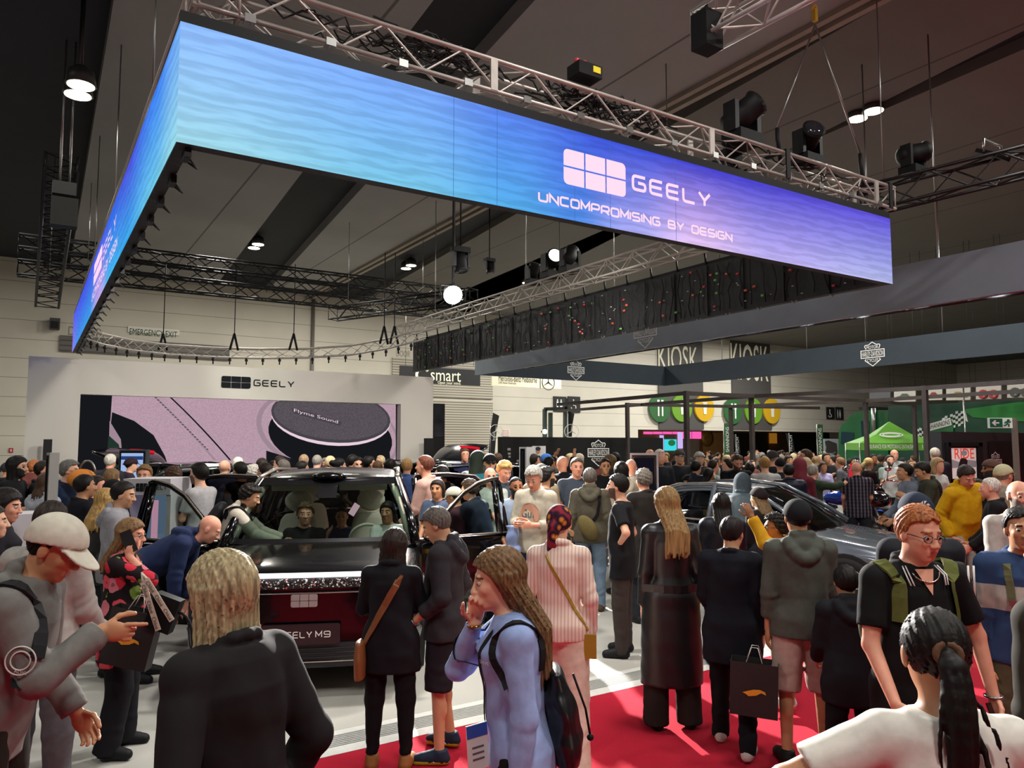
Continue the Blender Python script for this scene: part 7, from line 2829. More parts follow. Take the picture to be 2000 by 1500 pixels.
def paper_bag(label, c, w, h, dp, yaw, tilt=0.0, print_side=-1):
 t = thing('paper_bag', label, 'shopping bag', tuple(c), yaw)
 R = np.array(Matrix.Rotation(tilt, 3, 'Y'))
 b = MB()
 V = np.array([(-w / 2, -dp / 2, -h), (w / 2, -dp / 2, -h), (w / 2, dp / 2, -h), (-w / 2, dp / 2, -h), (-w / 2, -dp / 2, 0), (w / 2, -dp / 2, 0), (w / 2, dp / 2, 0), (-w / 2, dp / 2, 0),
    (-w / 2, 0, -.35 * h), (w / 2, 0, -.35 * h)]) @ R.T
 b.add(V, [(0, 3, 2, 1), (0, 1, 5, 4), (2, 3, 7, 6), (1, 2, 6, 5), (3, 0, 4, 7)])
 o = b.build('bag_body', mat('bag_black_paper', '1e1e1d', .6, noise=.08, nscale=8), t)
 so = o.modifiers.new('thick', 'SOLIDIFY')
 so.thickness = .004
 b = MB()
 y = print_side * (dp / 2 + .006)
 sw = [(-.09, -.02), (-.05, .0), (0, .02), (.05, .025), (.09, .01), (.10, -.02), (.06, -.005), (.02, -.035), (-.04, -.05), (-.065, -.03)]
 b.poly([R @ A(p * w * 2.6, y, q * w * 2.2 - h * .52) for p, q in sw])
 b.build('flame_print', mat('flame_orange', 'dc9a2c', .5), t)
 b = MB()
 for s in (-1, 1):
  b.tube([R @ A(-.05, s * dp * .4, 0), R @ A(-.02, s * dp * .2, .09), R @ A(.02, s * dp * .2, .09), R @ A(.05, s * dp * .4, 0)], .003, 5)
 b.build('cord_handle', mat('cord_white', 'd0cdc6', .7), t)
 return t
# ------------------------------------------------------------------ nearest people
J = person('man in beige cap and grey hooded top pointing to the right at left', 112, 1012, 3.15, 78, ('short', 'black'), 'tan', ('hoodie', '6f6e6a'), ('wide', '23241d'), '2a2a2a', ('low', ('to', (.03, .30, .385), (.5, -.1, -1), -1, (-.1, 1, .12))), 'stand', lean=15, head=(8, 20, 0), hat=('cap', 'c4c0b0'))
t = gear(J, 'backpack', 'black backpack with dangling strap on the man in beige cap', 'backpack')
c = bodypt(J, -.02, .24, -1, pad=.08)
F = Field(c - .3, c + .3, .015)
F.loft(c - J['T'] * .2, J['B'], [(0, .13, .06, 0), (.2, .14, .075, 0), (.4, .10, .05, 0)], .03)
F.build('bag_body', cloth('1a1c22', .7, 'bag_cloth'), t)
strap(J, [(.12, .36, -1), (.125, .455, -1), (.125, .455, 1), (.15, .2, 1)], .05, M_strap_k, 'shoulder_strap', .012, t)
b = MB()
p0, p1 = bodypt(J, .16, .05, -1, pad=.03), bodypt(J, .19, -.14, -1, pad=.05)
b.tube([p0, (p0 + p1) / 2 + J['Rt'] * .02, p1 - UZ * .25], .014, 6)
b.build('hanging_strap', M_strap_k, t)
e_ = J['sho'][1] * .30 + J['elb'][1] * .70 + J['Rt'] * .072 * J['S'] + J['T'] * .01
ad = unit(J['elb'][1] - J['sho'][1])
b = MB()
for r in (.052, .034):
 b.tube([e_ + ad * r * cos(a) - np.cross(ad, J['Rt']) * r * sin(a) for a in np.linspace(0, 2 * pi, 25)[:-1]], .003, 5, closed=True)
up_ = unit(A(0, 0, 1) - ad * .0)
fw_ = unit(np.cross(A(0, 0, 1), -J['Rt']))
text_on(b, 'ADIC', e_ - UZ * .046 + J['Nf'] * -.02 + J['Rt'] * .003, J['Nf'], UZ, .045, .012)
text_on(b, 'MILITIA', e_ + UZ * .030 + J['Nf'] * -.03 + J['Rt'] * .003, J['Nf'], UZ, .055, .012) if False else None
b.build('sleeve_patch', mat('patch_white', 'c8c6c0', .7), J['root'])
person('man with dark cropped hair in white jacket behind the beige cap', 104, 974, 4.4, 4, ('buzz', 'dark'), 'tan', ('jacket', 'a5a39c'), ('pants', '55565a'), '2a2a2a', ('low', 'low'))
person('person in navy jacket cut off by the left edge of the frame', -62, 1018, 3.2, 20, ('short', 'dark'), 'fair', ('puffer', '1c2440'), ('jeans', '2c3a5c'), arms=('pocket', 'pocket'))
J = person('woman in red floral blouse holding a phone to her ear', 258, 1012, 5.25, 84, ('long', 'light', .27), 'pink', ('top', M_floral, -.30, '3q'), ('wide', '15151a'), '131316', ('cross', 'ear'), 'relax', sex='f', fat=1.22, glasses=True, head=(6, 6, 0))
phone(J, 1, 'black smartphone held to the ear of the floral blouse woman', True)
w0 = world(J, J['elb'][1])
bc = at(272, 1190, 5.0)
paper_bag('black paper bag with orange flame print hung from the floral blouse woman', bc, .30, .36, .11, -YAW + .05, .22)
t = thing('tote_bag', 'black shoulder bag with cream lettered strap hung beside black paper bag', 'handbag', tuple(at(322, 1165, 4.95)), -YAW)
b = MB()
R = np.array(Matrix.Rotation(.35, 3, 'Y'))
b.box((0, 0, -.10), (.17, .08, .22), 0, R)
b.build('bag_body', cloth('101114', .6, 'bag_cloth'), t)
b = MB()
bt = MB()
for k, (x0, z0_, x1, z1) in enumerate(((-.12, .10, -.01, -.20), (-.10, .12, .075, -.14))):
 a, q = A(x0, -.055, z0_), A(x1, -.055, z1)
 L_ = np.linalg.norm(q - a)
 d_ = (q - a) / L_
 n_ = A(-d_[2], 0, d_[0])
 b.poly([a - n_ * .018, q - n_ * .018, q + n_ * .018, a + n_ * .018], 0, (0, .004, 0))
 for j in range(3):
  text_on(bt, 'Chloé', a + d_ * (L_ * (.06 + .33 * j)) - n_ * .012 - A(0, .003, 0), d_, n_, L_ * .25, .022)
b.tube([(-.12, -.05, .10), (-.14, -.02, .15), (-.10, -.05, .12)], .012, 6)
s_o = b.build('lettered_strap', mat('strap_cream', 'cfc6b4', .7), t)
bt.build('strap_lettering', mat('strap_ink', '1d1b1a', .7), s_o)
b = MB()
b.tube([A(.09, 0, -.1) + A(.10 * sin(a) * 1.0, 0, -.20 + .20 * cos(a)) for a in np.linspace(0, 2.9, 12)], .010, 6)
b.build('loop_strap', M_strap_k, t)
person('woman with grey blond bob in black zip jacket, back turned', 432, 1080, 2.42, -56, ('bob', '9d8e6c', .20), 'pink', ('jacket', '1b191a', -.22), ('pants', '16161a'), arms=('pocket', 'pocket'), sex='f', lean=6, head=(-6, 6, 0))
J = person('woman in black jumper with tan cross-body strap before black car', 772, 1034, 5.15, 2, ('bob', 'dark', .22), 'olive', ('knit', '131419', -.26, 'long'), ('leggings', '101014'), ('8a5a30', 'c09a68'), ('cross', 'cross'), 'stand', sex='f', fat=1.20, head=(14, 14, 0), z0=0)
t = gear(J, 'shoulder_bag', 'tan leather shoulder bag on the hip of the black jumper woman', 'handbag')
M_tan = mat('tan_leather', '7a4a26', .5, noise=.08)
strap(J, [(.10, .452, -1), (-.19, -.06, -1)], .045, M_tan, 'shoulder_strap', .006, t)
c = bodypt(J, -.205, -.16, -1, pad=.02)
F = Field(c - .25, c + .25, .012)
F.loft(c - UZ * .12, np.eye(3), [(0, .035, .09, 0), (.12, .04, .10, 0), (.24, .03, .08, 0)], .02)
F.build('bag_body', M_tan, t)
J = person('man in charcoal hoodie and dark shorts looking down at black car', 852, 994, 5.3, -80, ('short', 'salt'), 'olive', ('hoodie', '2c2a2e', -.14, 'push'), ('shorts', '1f1c22'), ('1e2a3c', 'b8c030'), (((.25, -.15, -1), (-.05, .75, -.62), .3), 'pocket'), 'relax', head=(-4, 28, 0), fat=1.05, z0=0)
b = MB()
b.tube([J['wri'][0] + .034 * (cos(a) * J['Rt'] + sin(a) * np.cross(unit(J['wri'][0] - J['elb'][0]), J['Rt'])) for a in np.linspace(0, 6.0, 14)], .008, 6, closed=True)
b.build('wristwatch', M_steel, J['root'])
for i in range(2):
 b = MB()
 an = J['anks'][i] * (1, 1, 0) + A(0, 0, J['anks'][i][2] - .085 * J['S'])
 for s in (-1, 1):
  for k in (0, .035):
   b.tube([an + A(s * .044, .02 + k, .025), an + A(s * .043, .06 + k, .06)], .004, 4)
  b.tube([an + A(s * .044, .10, .03), an + A(s * .042, .03, .055)], .004, 4)
 b.build('shoe_stripes', M_print, J['root'])
 b = MB()
 for k in range(4):
  b.tube([an + A(-.022, .045 + k * .022, .082 - k * .009), an + A(.022, .052 + k * .022, .082 - k * .009)], .004, 4)
 b.build('laces', mat('lace_blue', '2a5ad0', .6), J['root'])
J = person('woman in light blue shirt talking on a phone, facing left', 972, 1070, 3.05, -96, ('longer', '6d5236', .40), 'fair', ('shirt', '8fa3d2', -.20), ('pants', '141418'), '16161a', ('down', ('to', (.03, .15, .475), (.5, .4, -.9), .8, (-.15, -.15, 1))), 'stand', sex='f', lean=4, head=(-2, 8, 0))
phone(J, 1, 'black smartphone at the cheek of the light blue shirt woman', True, pos=(.045, .085, -.095))
t = gear(J, 'lanyard', 'black lanyard with white visitor pass on the blue shirt woman', 'lanyard')
for sg in (-1, 1):
 strap(J, [(sg * .075, .47, 1), (sg * .05, .30, 1), (sg * .012, .10, 1)], .016, M_strap_k, 'neck_ribbon', .003, t, .02)
c = bodypt(J, 0, .02, 1, pad=.045)
b = MB()
BR = J['B'] @ np.array(Matrix.Rotation(radians(-65), 3, 'Z'))
c = c - J['Rt'] * .05
b.box(c, (.09, .004, .17), 0, BR)
b.build('pass_card', mat('pass_white', 'd8d6d0', .5), t)
b = MB()
b.box(c + J['T'] * .06 + BR[:, 1] * .003, (.088, .003, .045), 0, BR)
b.box(c + J['T'] * .06 - BR[:, 1] * .003, (.088, .003, .045), 0, BR)
b.build('pass_header', mat('pass_blue', '2c50a8', .5), t)
b = MB()
for k in range(3):
 b.box(c - J['T'] * (.0 + .022 * k) + BR[:, 1] * .003, (.05, .002, .006), 0, BR)
 b.box(c - J['T'] * (.0 + .022 * k) - BR[:, 1] * .003, (.05, .002, .006), 0, BR)
b.build('pass_print', mat('pass_ink', '5a5a5c', .6), t)
t = gear(J, 'drawstring_bag', 'black drawstring bag on the back of the blue shirt woman', 'bag')
c = bodypt(J, 0, .12, -1, pad=.05)
F = Field(c - .4, c + .4, .012)
F.loft(c - J['T'] * .20, J['B'], [(0, .13, .055, -.01), (.10, .15, .075, -.015), (.26, .14, .06, .0), (.33, .11, .04, .01), (.36, .09, .03, .015)], .03, .006, 2)
F.build('bag_body', mat('bag_black_satin', '101115', .3, noise=.1), t)
strap(J, [(-.11, .30, -1), (-.118, .445, -1), (-.118, .445, 1), (-.15, .27, 1)], .028, M_strap_k, 'shoulder_strap', .006, t, .012)
b = MB()
b.tube([c + J['T'] * .12 - J['Nf'] * .07, c - J['Nf'] * .11 - J['T'] * .02, c - J['T'] * .12 - J['Nf'] * .12], .005, 5)
b.ball(c - J['T'] * .13 - J['Nf'] * .12, .014)
b.build('drawcord', M_strap_k, t)
b = MB()
q = J['wri'][1]
b.tube([q + .030 * (cos(a) * J['Rt'] + sin(a) * J['Nf']) - J['T'] * .01 for a in np.linspace(0, 6, 14)], .005, 6, closed=True)
b.build('bracelet', mat('gold', 'b08a40', .2, metal=1), J['root'])
print_on(J, 'DRIVE', -.12, .34, .055, .014, 1, M_print)
J = person('woman in cream ribbed top with patterned head scarf, back turned', 1092, 984, 5.1, 8, ('none', 'dark'), 'fair', ('knit', M_rib, -.10), ('wide', 'd4bfae'), ('e0dcd4', 'c8c4bc'), ('loose', 'loose'), 'step', sex='f', z0=0, fat=1.04)
F = Field(J['hc'] - .24, J['hc'] + A(.24, .24, .24), .0065)
g = J['g']
def scarf_fn(X, Y, Z):
 p = (X - J['hc'][0], Y - J['hc'][1], Z - J['hc'][2])
 H = J['H']
 x, y, z = [(p[0] * H[0][i] + p[1] * H[1][i] + p[2] * H[2][i]) / g for i in range(3)]
 d = (np.sqrt((x / .088) ** 2 + ((y + .014) / .108) ** 2 + ((z - .026) / .102) ** 2) - 1) * .09
 lim = np.interp(y, [-.12, -.05, .02, .08], [-.06, -.03, .0, .05])
 return np.maximum(d, lim - z) * g
F.put(scarf_fn, J['hc'] - .2, J['hc'] + .2, .006)
pt_ = J['hc'] + J['H'] @ (A(-.03, -.10, -.02) * g)
F.cap(pt_, pt_ - UZ * .17 - J['Rt'] * .03 - J['Nf'] * .02, .040, .014, .02)
F.cap(pt_, pt_ - UZ * .12 + J['Rt'] * .01 - J['Nf'] * .03, .036, .012, .02)
F.build('head_scarf', M_scarf, J['root'])
t = gear(J, 'phone_pouch', 'mustard phone pouch on a long strap worn by the head scarf woman', 'handbag')
M_must = mat('mustard_leather', '9a7a1e', .5)
strap(J, [(-.085, .46, -1), (.195, -.03, -1)], .018, M_must, 'shoulder_strap', .005, t)
c = bodypt(J, .205, -.13, -1, pad=.03)
b = MB()
b.box(c, (.085, .02, .15), 0, J['B'])
b.build('pouch', M_must, t)
J = person('man in black t-shirt standing hand on hip, facing left', 1205, 925, 7.6, -72, ('short', 'black'), 'fair', ('tee', '15161a', -.22), ('pants', '393331'), '17171a', ('hip', 'pocket'), 'stand', beard='5a4438', fat=1.12)
b = MB()
b.tube([J['wri'][0] + .036 * (cos(a) * J['Nf'] + sin(a) * J['T']) for a in np.linspace(0, 6, 12)], .010, 6, closed=True)
b.build('wristband', M_rubber, J['root'])
J = person('man in olive hoodie and jeans with sling bag, back turned', 1152, 913, 9.6, 8, ('short', 'salt'), 'fair', ('hoodie', '4a463a'), ('jeans', '64788c'), '4a3a30', ('loose', 'loose'), lod=1)
t = gear(J, 'sling_bag', 'olive sling bag on the back of the olive hoodie man', 'bag')
strap(J, [(.13, .44, -1), (.10, .2, -1), (-.06, .02, -1)], .045, M_strap_k, 'shoulder_strap', .008, t)
c = bodypt(J, -.02, .06, -1, pad=.05)
F = Field(c - .25, c + .25, .015)
F.ell(c, A(.10, .06, .17), np.array(Matrix.Rotation(-.6, 3, 'Y')), .02)
F.build('bag_body', cloth('5c5230', .8, 'bag_cloth'), t)
J = person('woman in long black leather coat with long blond hair', 1300, 950, 5.85, -6, ('long', '8d7048', .36), 'fair', ('leather', M_leather, -.64), ('wide', '241f1e'), '121214', ('down', 'loose'), 'stand', sex='f', z0=0, glasses=True, head=(-14, 0, 0))
strap(J, [(-.19, .05, -1), (.19, .05, -1)], .055, M_leather, 'belt', .010)
J = person('teenager in black jacket and white sneakers holding a black bag', 1430, 1008, 5.45, 22, ('short', '1c1416'), 'olive', ('jacket', '10131c', -.30), ('pants', '0e0f13'), ('b8b4ae', 'd8d4cc'), ('low', 'down'), 'walk', z0=0, head=(20, 4, 0))
paper_bag('black paper bag with flame print carried by the green hoodie man', onz(1470, 1262, .80) if False else at(1474, 1290, 5.15), .30, .34, .16, -YAW - .35, .04)
J = person('man in grey green hoodie, pink shorts and black cap, back turned', 1556, 975, 5.2, 4, ('buzz', 'black'), 'tan', ('hoodie', '4c5049', -.12, 'push'), ('shorts', 'b0968c'), '141416', ('down', 'low'), 'stand', hat=('cap', '17181c'), z0=0)
person('boy in black hooded top with black hair, back turned', 1650, 1104, 4.75, 6, ('short', 'black'), 'tan', ('hoodie', '17181d', -.26), ('pants', '141418'), '201c22', ('low', 'low'), z0=0)
person('child in yellow top and glasses looking left beside green hoodie man', 1512, 1004, 6.2, -85, ('curly', 'black'), 'brown', ('hoodie', 'c8961e'), ('pants', '8a7a60'), ('c8c8c8', 'd8d8d4'), ('up', 'low'), glasses=True, z0=PF)
person('dark haired woman in navy puffer jacket before the grey car', 1408, 962, 7.4, 6, ('longer', 'black', .36), 'olive', ('puffer', '12141e'), ('pants', '15161a'), arms=('phone', 'phone'), sex='f')
person('woman in dark beanie and black coat beside the grey car windscreen', 1480, 952, 8.3, -30, ('long', '6a5638', .2), 'fair', ('coat', '131318'), ('pants', '121215'), arms='low', sex='f', hat=('beanie', '1c1418'))
person('man in teal grey puffer with hood leaning into the grey car', 1450, 926, 9.3, 30, ('buzz', 'black'), 'tan', ('puffer', '3c4a50'), ('pants', '16181c'), arms=('reach', 'reach'), lean=20, hat=('hood', '333e44'))
J = person('ginger man in glasses and black polo walking toward the camera', 1794, 986, 3.62, 172, ('short', 'ginger'), 'pink', ('polo', '121214', -.20), ('pants', '14151a'), '1a1a1a', (((.42, .05, -1), (.05, .28, -1), .7), ((.22, .15, -1), (.02, .62, -.75), .5)), 'walk', fat=1.18, glasses=True, head=(-4, 10, 0), z0=0)
t = gear(J, 'backpack', 'olive strapped backpack worn by the ginger man', 'backpack')
for sg in (-1, 1):
 strap(J, [(sg * .125, .36, -1), (sg * .128, .455, -1), (sg * .128, .455, 1), (sg * .14, .27, 1)], .065, cloth('5a5f30', .85, 'strap_cloth'), 'shoulder_strap', .014, t)
c = bodypt(J, 0, .2, -1, pad=.08)
F = Field(c - .3, c + .3, .02)
F.ell(c, A(.15, .09, .22), None, .02)
F.build('bag_body', cloth('3c4024', .8, 'bag_cloth'), t)
b = MB()
for sg in (-1, 1):
 for o_ in (0, .014):
  b.tube([bodypt(J, sg * (.070 + o_), .50, 1, y=.045 + .005), bodypt(J, sg * (.082 + o_), .465, 1, pad=.022), bodypt(J, sg * (.075 + o_), .425, 1, pad=.022)], .0035, 5)
b.build('collar_stripes', M_print, J['root'])
b = MB()
b.tube([bodypt(J, .065 * sin(a), .485 - .06 * cos(a) * .8, 1, pad=.016) for a in np.linspace(-1.4, 1.4, 15)], .004, 5)
b.build('necklace', mat('silver', 'c8c4b8', .2, metal=1), J['root'])
V_ = [bodypt(J, x, t_, 1, pad=.012) for x, t_ in ((-.045, .49), (0, .385), (.045, .49))]
MB().add(V_ + [bodypt(J, 0, .49, 1, pad=.012)], [(0, 1, 3), (3, 1, 2)]).build('open_neck', mat('skin', SKIN['pink'], .5, noise=.05, nscale=25, spec=.35), J['root'])
print_on(J, 'C', .085, .29, .02, .022, 1, M_print)
phone(J, 0, 'dark smartphone in the lowered hand of the ginger man', back='2a1414')
b = MB()
b.tube([J['wri'][0] + .036 * (cos(a) * J['Rt'] + sin(a) * J['Nf']) for a in np.linspace(0, 6, 12)], .007, 6, closed=True)
b.build('bracelet', M_steel, J['root'])
J = person('woman in white t-shirt with long black ponytail, back turned', 1822, 1186, 2.02, 8, ('pony', 'black', .46), 'tan', ('tee', 'd3cfc6', -.16), ('pants', '23242a'), arms=(((.95, -.05, -.45), (-.15, .55, -.75), .4), ((.85, .05, -.75), (-.3, .7, -.6), .4)), sex='f', head=(4, 14, 0), fat=1.08, z0=0)
b = MB()
q = J['hc'] + J['H'] @ (A(0, -.108, .002) * J['g'])
b.tube([q + J['H'] @ (A(.027 * cos(a), 0, .024 * sin(a)) * J['g']) for a in np.linspace(0, 2 * pi, 17)[:-1]], .011, 8, closed=True)
b.build('hair_tie', mat('scrunchie_brown', '5c3c24', .8, bump=.5), J['root'])
t = gear(J, 'fluffy_bag', 'cream fleece bag under the arm of the ponytail woman', 'handbag')
c = bodypt(J, -.27, .0, -1, pad=.01) + J['Nf'] * .10
F = Field(c - .28, c + .28, .008)
F.ell(c, A(.12, .08, .15), np.array(Matrix.Rotation(.4, 3, 'Y')), .02)
X, Y, Z = F.ax[0][:, None, None], F.ax[1][None, :, None], F.ax[2][None, None, :]
F.D = F.D + (.004 * np.sin(X * 310) * np.sin(Z * 290 + Y * 130)).astype(np.float32)
F.build('bag_body', mat('fleece_cream', 'b8a888', .95, noise=.15, nscale=120, bump=.6), t)
hz = lambda C: ((C[:, 2] > 1.16) & (C[:, 2] < 1.30)).astype(int)
J = person('man in blue and white sweatshirt with straps at the right edge', 1992, 990, 4.4, -160, ('short', 'black'), 'tan', ('sweat', (cloth('33486e', .85, 'fabric'), cloth('b8b0a8', .85, 'fabric')), -.10, '3q', hz), ('pants', '5c5a44'), arms=('down', 'down'), z0=0)
t = gear(J, 'overall_straps', 'olive dungaree straps over the blue and white sweatshirt', 'straps')
for sg in (-1, 1):
 strap(J, [(sg * .10, .455, 1), (sg * .085, .25, 1)], .04, cloth('6a6a4c', .85, 'strap_cloth'), 'shoulder_strap', .008, t, .016)
 b = MB()
 b.box(bodypt(J, sg * .085, .25, 1, pad=.03), (.035, .01, .03), 0, J['B'])
 b.build('buckle', M_steel, t)
person('person in dark olive jacket cut off by the right edge of the frame', 2062, 1000, 2.75, -20, ('short', 'dark'), 'tan', ('jacket', '2c2a22', -.2), ('pants', '4a4234'), arms=('down', 'down'), z0=0)
person('bald man with grey beard in white shirt at the right edge', 1990, 936, 6.0, 190, ('bald', 'grey'), 'pink', ('shirt', 'a8a39c'), ('pants', '2a2a2e'), arms='low', beard='77716a', fat=1.1, z0=0)
J = person('person in backward navy cap with diamond logo behind the ginger man', 1786, 962, 4.7, 4, ('short', 'dark'), 'fair', ('jacket', '22242a'), ('pants', '20222a'), arms='low', hat=('beanie', '232c3c'), z0=0)
b = MB()
hl = J['hl']
for k in ((-.028, .072, 0, .098, 0, .050), (.004, .074, .03, .098, .03, .05)):
 pass
y_ = -.122
for pts in ([(-.034, .062), (-.006, .088), (-.006, .036)], [(.0, .088), (.0, .066), (.016, .088)], [(.004, .062), (.034, .062), (.022, .074)], [(.0, .058), (.0, .036), (.016, .036)]):
 b.add([hl(x, y_ - .002 + .25 * (z - .03) * .5, z) for x, z in pts], [tuple(range(len(pts)))])
b.build('cap_logo', M_print, J['root'])
t = gear(J, 'backpack', 'grey backpack with white piping seen behind the ginger man', 'backpack')
c = bodypt(J, 0, .24, -1, pad=.09)
F = Field(c - .4, c + .4, .015)
F.loft(c - J['T'] * .24, J['B'], [(0, .19, .08, 0), (.25, .20, .09, 0), (.42, .14, .06, 0)], .03)
F.build('bag_body', cloth('2c2e30', .7, 'bag_cloth'), t)
b = MB()
for sg in (-1, 1):
 for o_ in (0, .03):
  b.tube([c + J['Rt'] * sg * (.12 + o_) - J['Nf'] * .085 + J['T'] * z for z in (-.05, .08, .17)], .006, 5)
b.build('white_piping', M_print, t)
# ------------------------------------------------------------------ middle distance, left side
M = person
M('young man in light grey hoodie looking right beside open car door', 243, 940, 7.0, 72, ('short', 'black'), 'olive', ('hoodie', '86858a'), arms='low', head=(8, 10, 0))
M('woman with long straight blond hair in black jacket at left', 208, 953, 7.5, 25, ('long', 'b08c54', .30), 'fair', ('leather', M_leather, -.2), arms='low', sex='f')
M('dark haired person in black top left of the blond woman', 168, 926, 8.0, 40, ('short', 'black'), 'tan', ('sweat', '14161e'), arms='low')
M('dark haired man leaning right beside the blond boy', 190, 928, 8.6, 70, ('short', 'dark'), 'pink', ('sweat', '15151d'), arms='low', lean=8)
M('dark haired woman in black top with red print at left edge', 14, 955, 5.6, 70, ('bob', '1c1614', .16), 'pink', ('sweat', '17141c'), arms='low', sex='f', head=(10, 8, 0))
M('dark haired boy at the left edge looking right', -14, 985, 5.2, 60, ('short', 'dark'), 'fair', ('tee', '1a1a20'), arms='low')
M('bearded man with long black curly hair and black t-shirt at left', 36, 891, 9.6, 82, ('bob', '14110f', .2), 'fair', ('tee', '19191d'), arms=('low', 'front'), beard='1c1816', glasses=True)
M('man in black polo with white arm band before the portal', 88, 899, 9.9, 75, ('short', 'dark'), 'pink', ('polo', '15151a'), arms=('cross', 'cross'), beard='8a8078')
J = M('man in navy polo and glasses holding a phone before the portal', 138, 898, 9.4, 80, ('quiff', '6a6864'), 'fair', ('polo', '1e2c46'), arms='phone', glasses=True)
phone(J, 1, 'smartphone in the hands of the navy polo man')
M('person with curly brown hair in pale grey hooded top at left', 92, 924, 8.9, 10, ('long', 'brown', .16), 'fair', ('hoodie', 'a4a8b2'), arms='phone', sex='f')
M('blond boy seen from behind left of the display cabinet', 220, 914, 9.2, 5, ('short', 'light'), 'fair', ('tee', '24262c'), arms='low', z0=PF)
M('man in black cap behind the grey hoodie man', 222, 936, 8.2, 12, ('short', 'black'), 'tan', ('tee', '17181c'), arms='low', hat=('beanie', '121318'))
M('white haired man seen from behind left of the blue info screen', 217, 886, 13.2, 0, ('short', 'white'), 'pink', ('jacket', '2a2a30'), arms='low')
M('man in dark cap before the blue info screen', 258, 894, 13.6, 60, ('buzz', 'dark'), 'fair', ('jacket', '2a2430'), arms='low', hat=('cap', '2a1e24'))
M('brown haired man in glasses behind the white display cabinet', 282, 908, 9.9, 170, ('messy', '7a5c38'), 'pink', ('shirt', 'b8b4b0'), arms='low', glasses=True)
M('brown haired young man in grey t-shirt right of the display cabinet', 338, 911, 9.5, -50, ('curly', 'brown'), 'fair', ('tee', '3c4650'), arms='phone')
J = M('man in white t-shirt with black hair beside the rear car door', 388, 904, 9.0, -75, ('quiff', '17120f'), 'fair', ('tee', 'b4b2b4'), arms=('phone', 'phone'), beard='6a5648')
M('man in navy hooded top bending into the black car', 412, 978, 6.9, 82, ('none', 'grey'), 'pink', ('hoodie', '1d2848'), ('jeans', '2c3a54'), arms=('reach', 'reach'), lean=62, head=(0, -10, 0), fat=1.12, height=1.76, z0=PF)
J = M('young man in cream hoodie with black backpack leaning at car window', 490, 948, 7.9, 78, ('curly', '1c1410'), 'olive', ('hoodie', 'b4ac9e'), arms=(((.1, .9, -.4), (-.1, 1, .05), .5), ((.1, .9, -.4), (-.1, 1, .05), .5)), lean=22, head=(0, 12, 0))
backpack(J, 'black backpack on the cream hoodie man at car window', '191a1e', '141417')
for args in (('man with shaved head in blue shirt seen behind the rear car door', 440, 897, 11.6, 5, ('none', 'dark'), 'fair', ('shirt', '46587e')),
   ('dark haired man looking down beside the shaved head', 468, 901, 10.6, -60, ('short', 'black'), 'olive', ('tee', '15171a')),
   ('white haired man in pale blue shirt before the raised tailgate', 466, 892, 13.0, 10, ('short', 'white'), 'fair', ('shirt', '8aa0cc')),
   ('person with white curly hair behind the rear car door', 496, 908, 10.9, 15, ('curly', 'white'), 'pink', ('jacket', '7c8078')),
   ('man in black top looking down before the stage screen', 516, 903, 10.4, -70, ('short', 'dark'), 'fair', ('tee', '121216')),
   ('man with sunglasses on his hair before the stage screen', 511, 894, 12.2, -40, ('short', 'dark'), 'fair', ('tee', '5c6660')),
   ('man in dark grey t-shirt standing before the pink picture', 545, 890, 13.4, -70, ('short', 'dark'), 'pink', ('tee', '3a4044')),
   ('grey haired man turning left above the black car roof', 553, 898, 12.4, -60, ('quiff', 'salt'), 'pink', ('tee', '22242a')),
   ('man in black cap at the left edge of black car roof', 557, 912, 9.6, 0, ('short', 'black'), 'tan', ('tee', '131418')),
   ('black haired man in glasses above the car roof', 592, 900, 11.0, 50, ('short', 'black'), 'olive', ('tee', '4a4c52')),
   ('man with close grey hair before the picture speaker', 594, 887, 14.4, 0, ('short', 'a08468'), 'pink', ('tee', '3c4658')),
   ('man in blue shirt and grey cap seen from behind', 620, 887, 13.6, 4, ('buzz', 'grey'), 'fair', ('shirt', '6d98d8')),
   ('blond man with lit hair above the car roof', 646, 890, 13.4, 20, ('short', 'pale'), 'pink', ('tee', '6c5c58')),
   ('person in brown cap above the car roof', 636, 906, 11.4, -20, ('buzz', 'brown'), 'tan', ('tee', '5c4438')),
   ('dark haired woman with ponytail above the car roof', 664, 894, 12.2, 60, ('bun', 'black'), 'fair', ('tee', '1c1c22')),
   ('dark haired man in black top before the raised blue tailgate', 690, 887, 13.6, 30, ('short', 'black'), 'tan', ('tee', '17171c')),
   ('person in black baseball cap before the raised blue tailgate', 700, 892, 12.6, 160, ('short', 'black'), 'fair', ('tee', '17171c')),
   ('dark haired man with short beard above car roof right part', 722, 890, 12.6, 60, ('short', 'black'), 'fair', ('tee', '15151a')),
   ('brown balding man seen from behind above car roof', 738, 898, 11.6, 0, ('buzz', '6a4c34'), 'tan', ('tee', '4a6a8c')),
   ('dark long haired woman above car roof at its right end', 763, 896, 11.8, 0, ('long', 'black', .16), 'fair', ('tee', '20222a')),
   ('blond man in blue jacket right of the black car roof', 795, 895, 11.0, 2, ('short', 'b08c5a'), 'pink', ('jacket', '3c5284')),
   ('dark haired person low behind the right car pillar', 776, 906, 10.0, 10, ('short', 'black'), 'tan', ('tee', '15151a')),
   ('man in dark top beside the silver edged car at stage end', 862, 908, 10.8, -60, ('short', 'black'), 'fair', ('jacket', '2a3038'))):
 M(*args[:3], max(args[3], 12.2) if 545 < args[1] < 800 else args[3], *args[4:], arms='low')
J = M('tall red haired man in pink shirt with shoulder bag', 829, 888, 9.6, -72, ('crop', '6a3c2c'), 'pink', ('shirt', 'c09a8e'), arms='low')
t = gear(J, 'shoulder_bag', 'black strapped bag over the pink shirt man', 'bag')
strap(J, [(.10, .45, -1), (-.16, .1, -1)], .035, M_strap_k, 'shoulder_strap', .006, t)
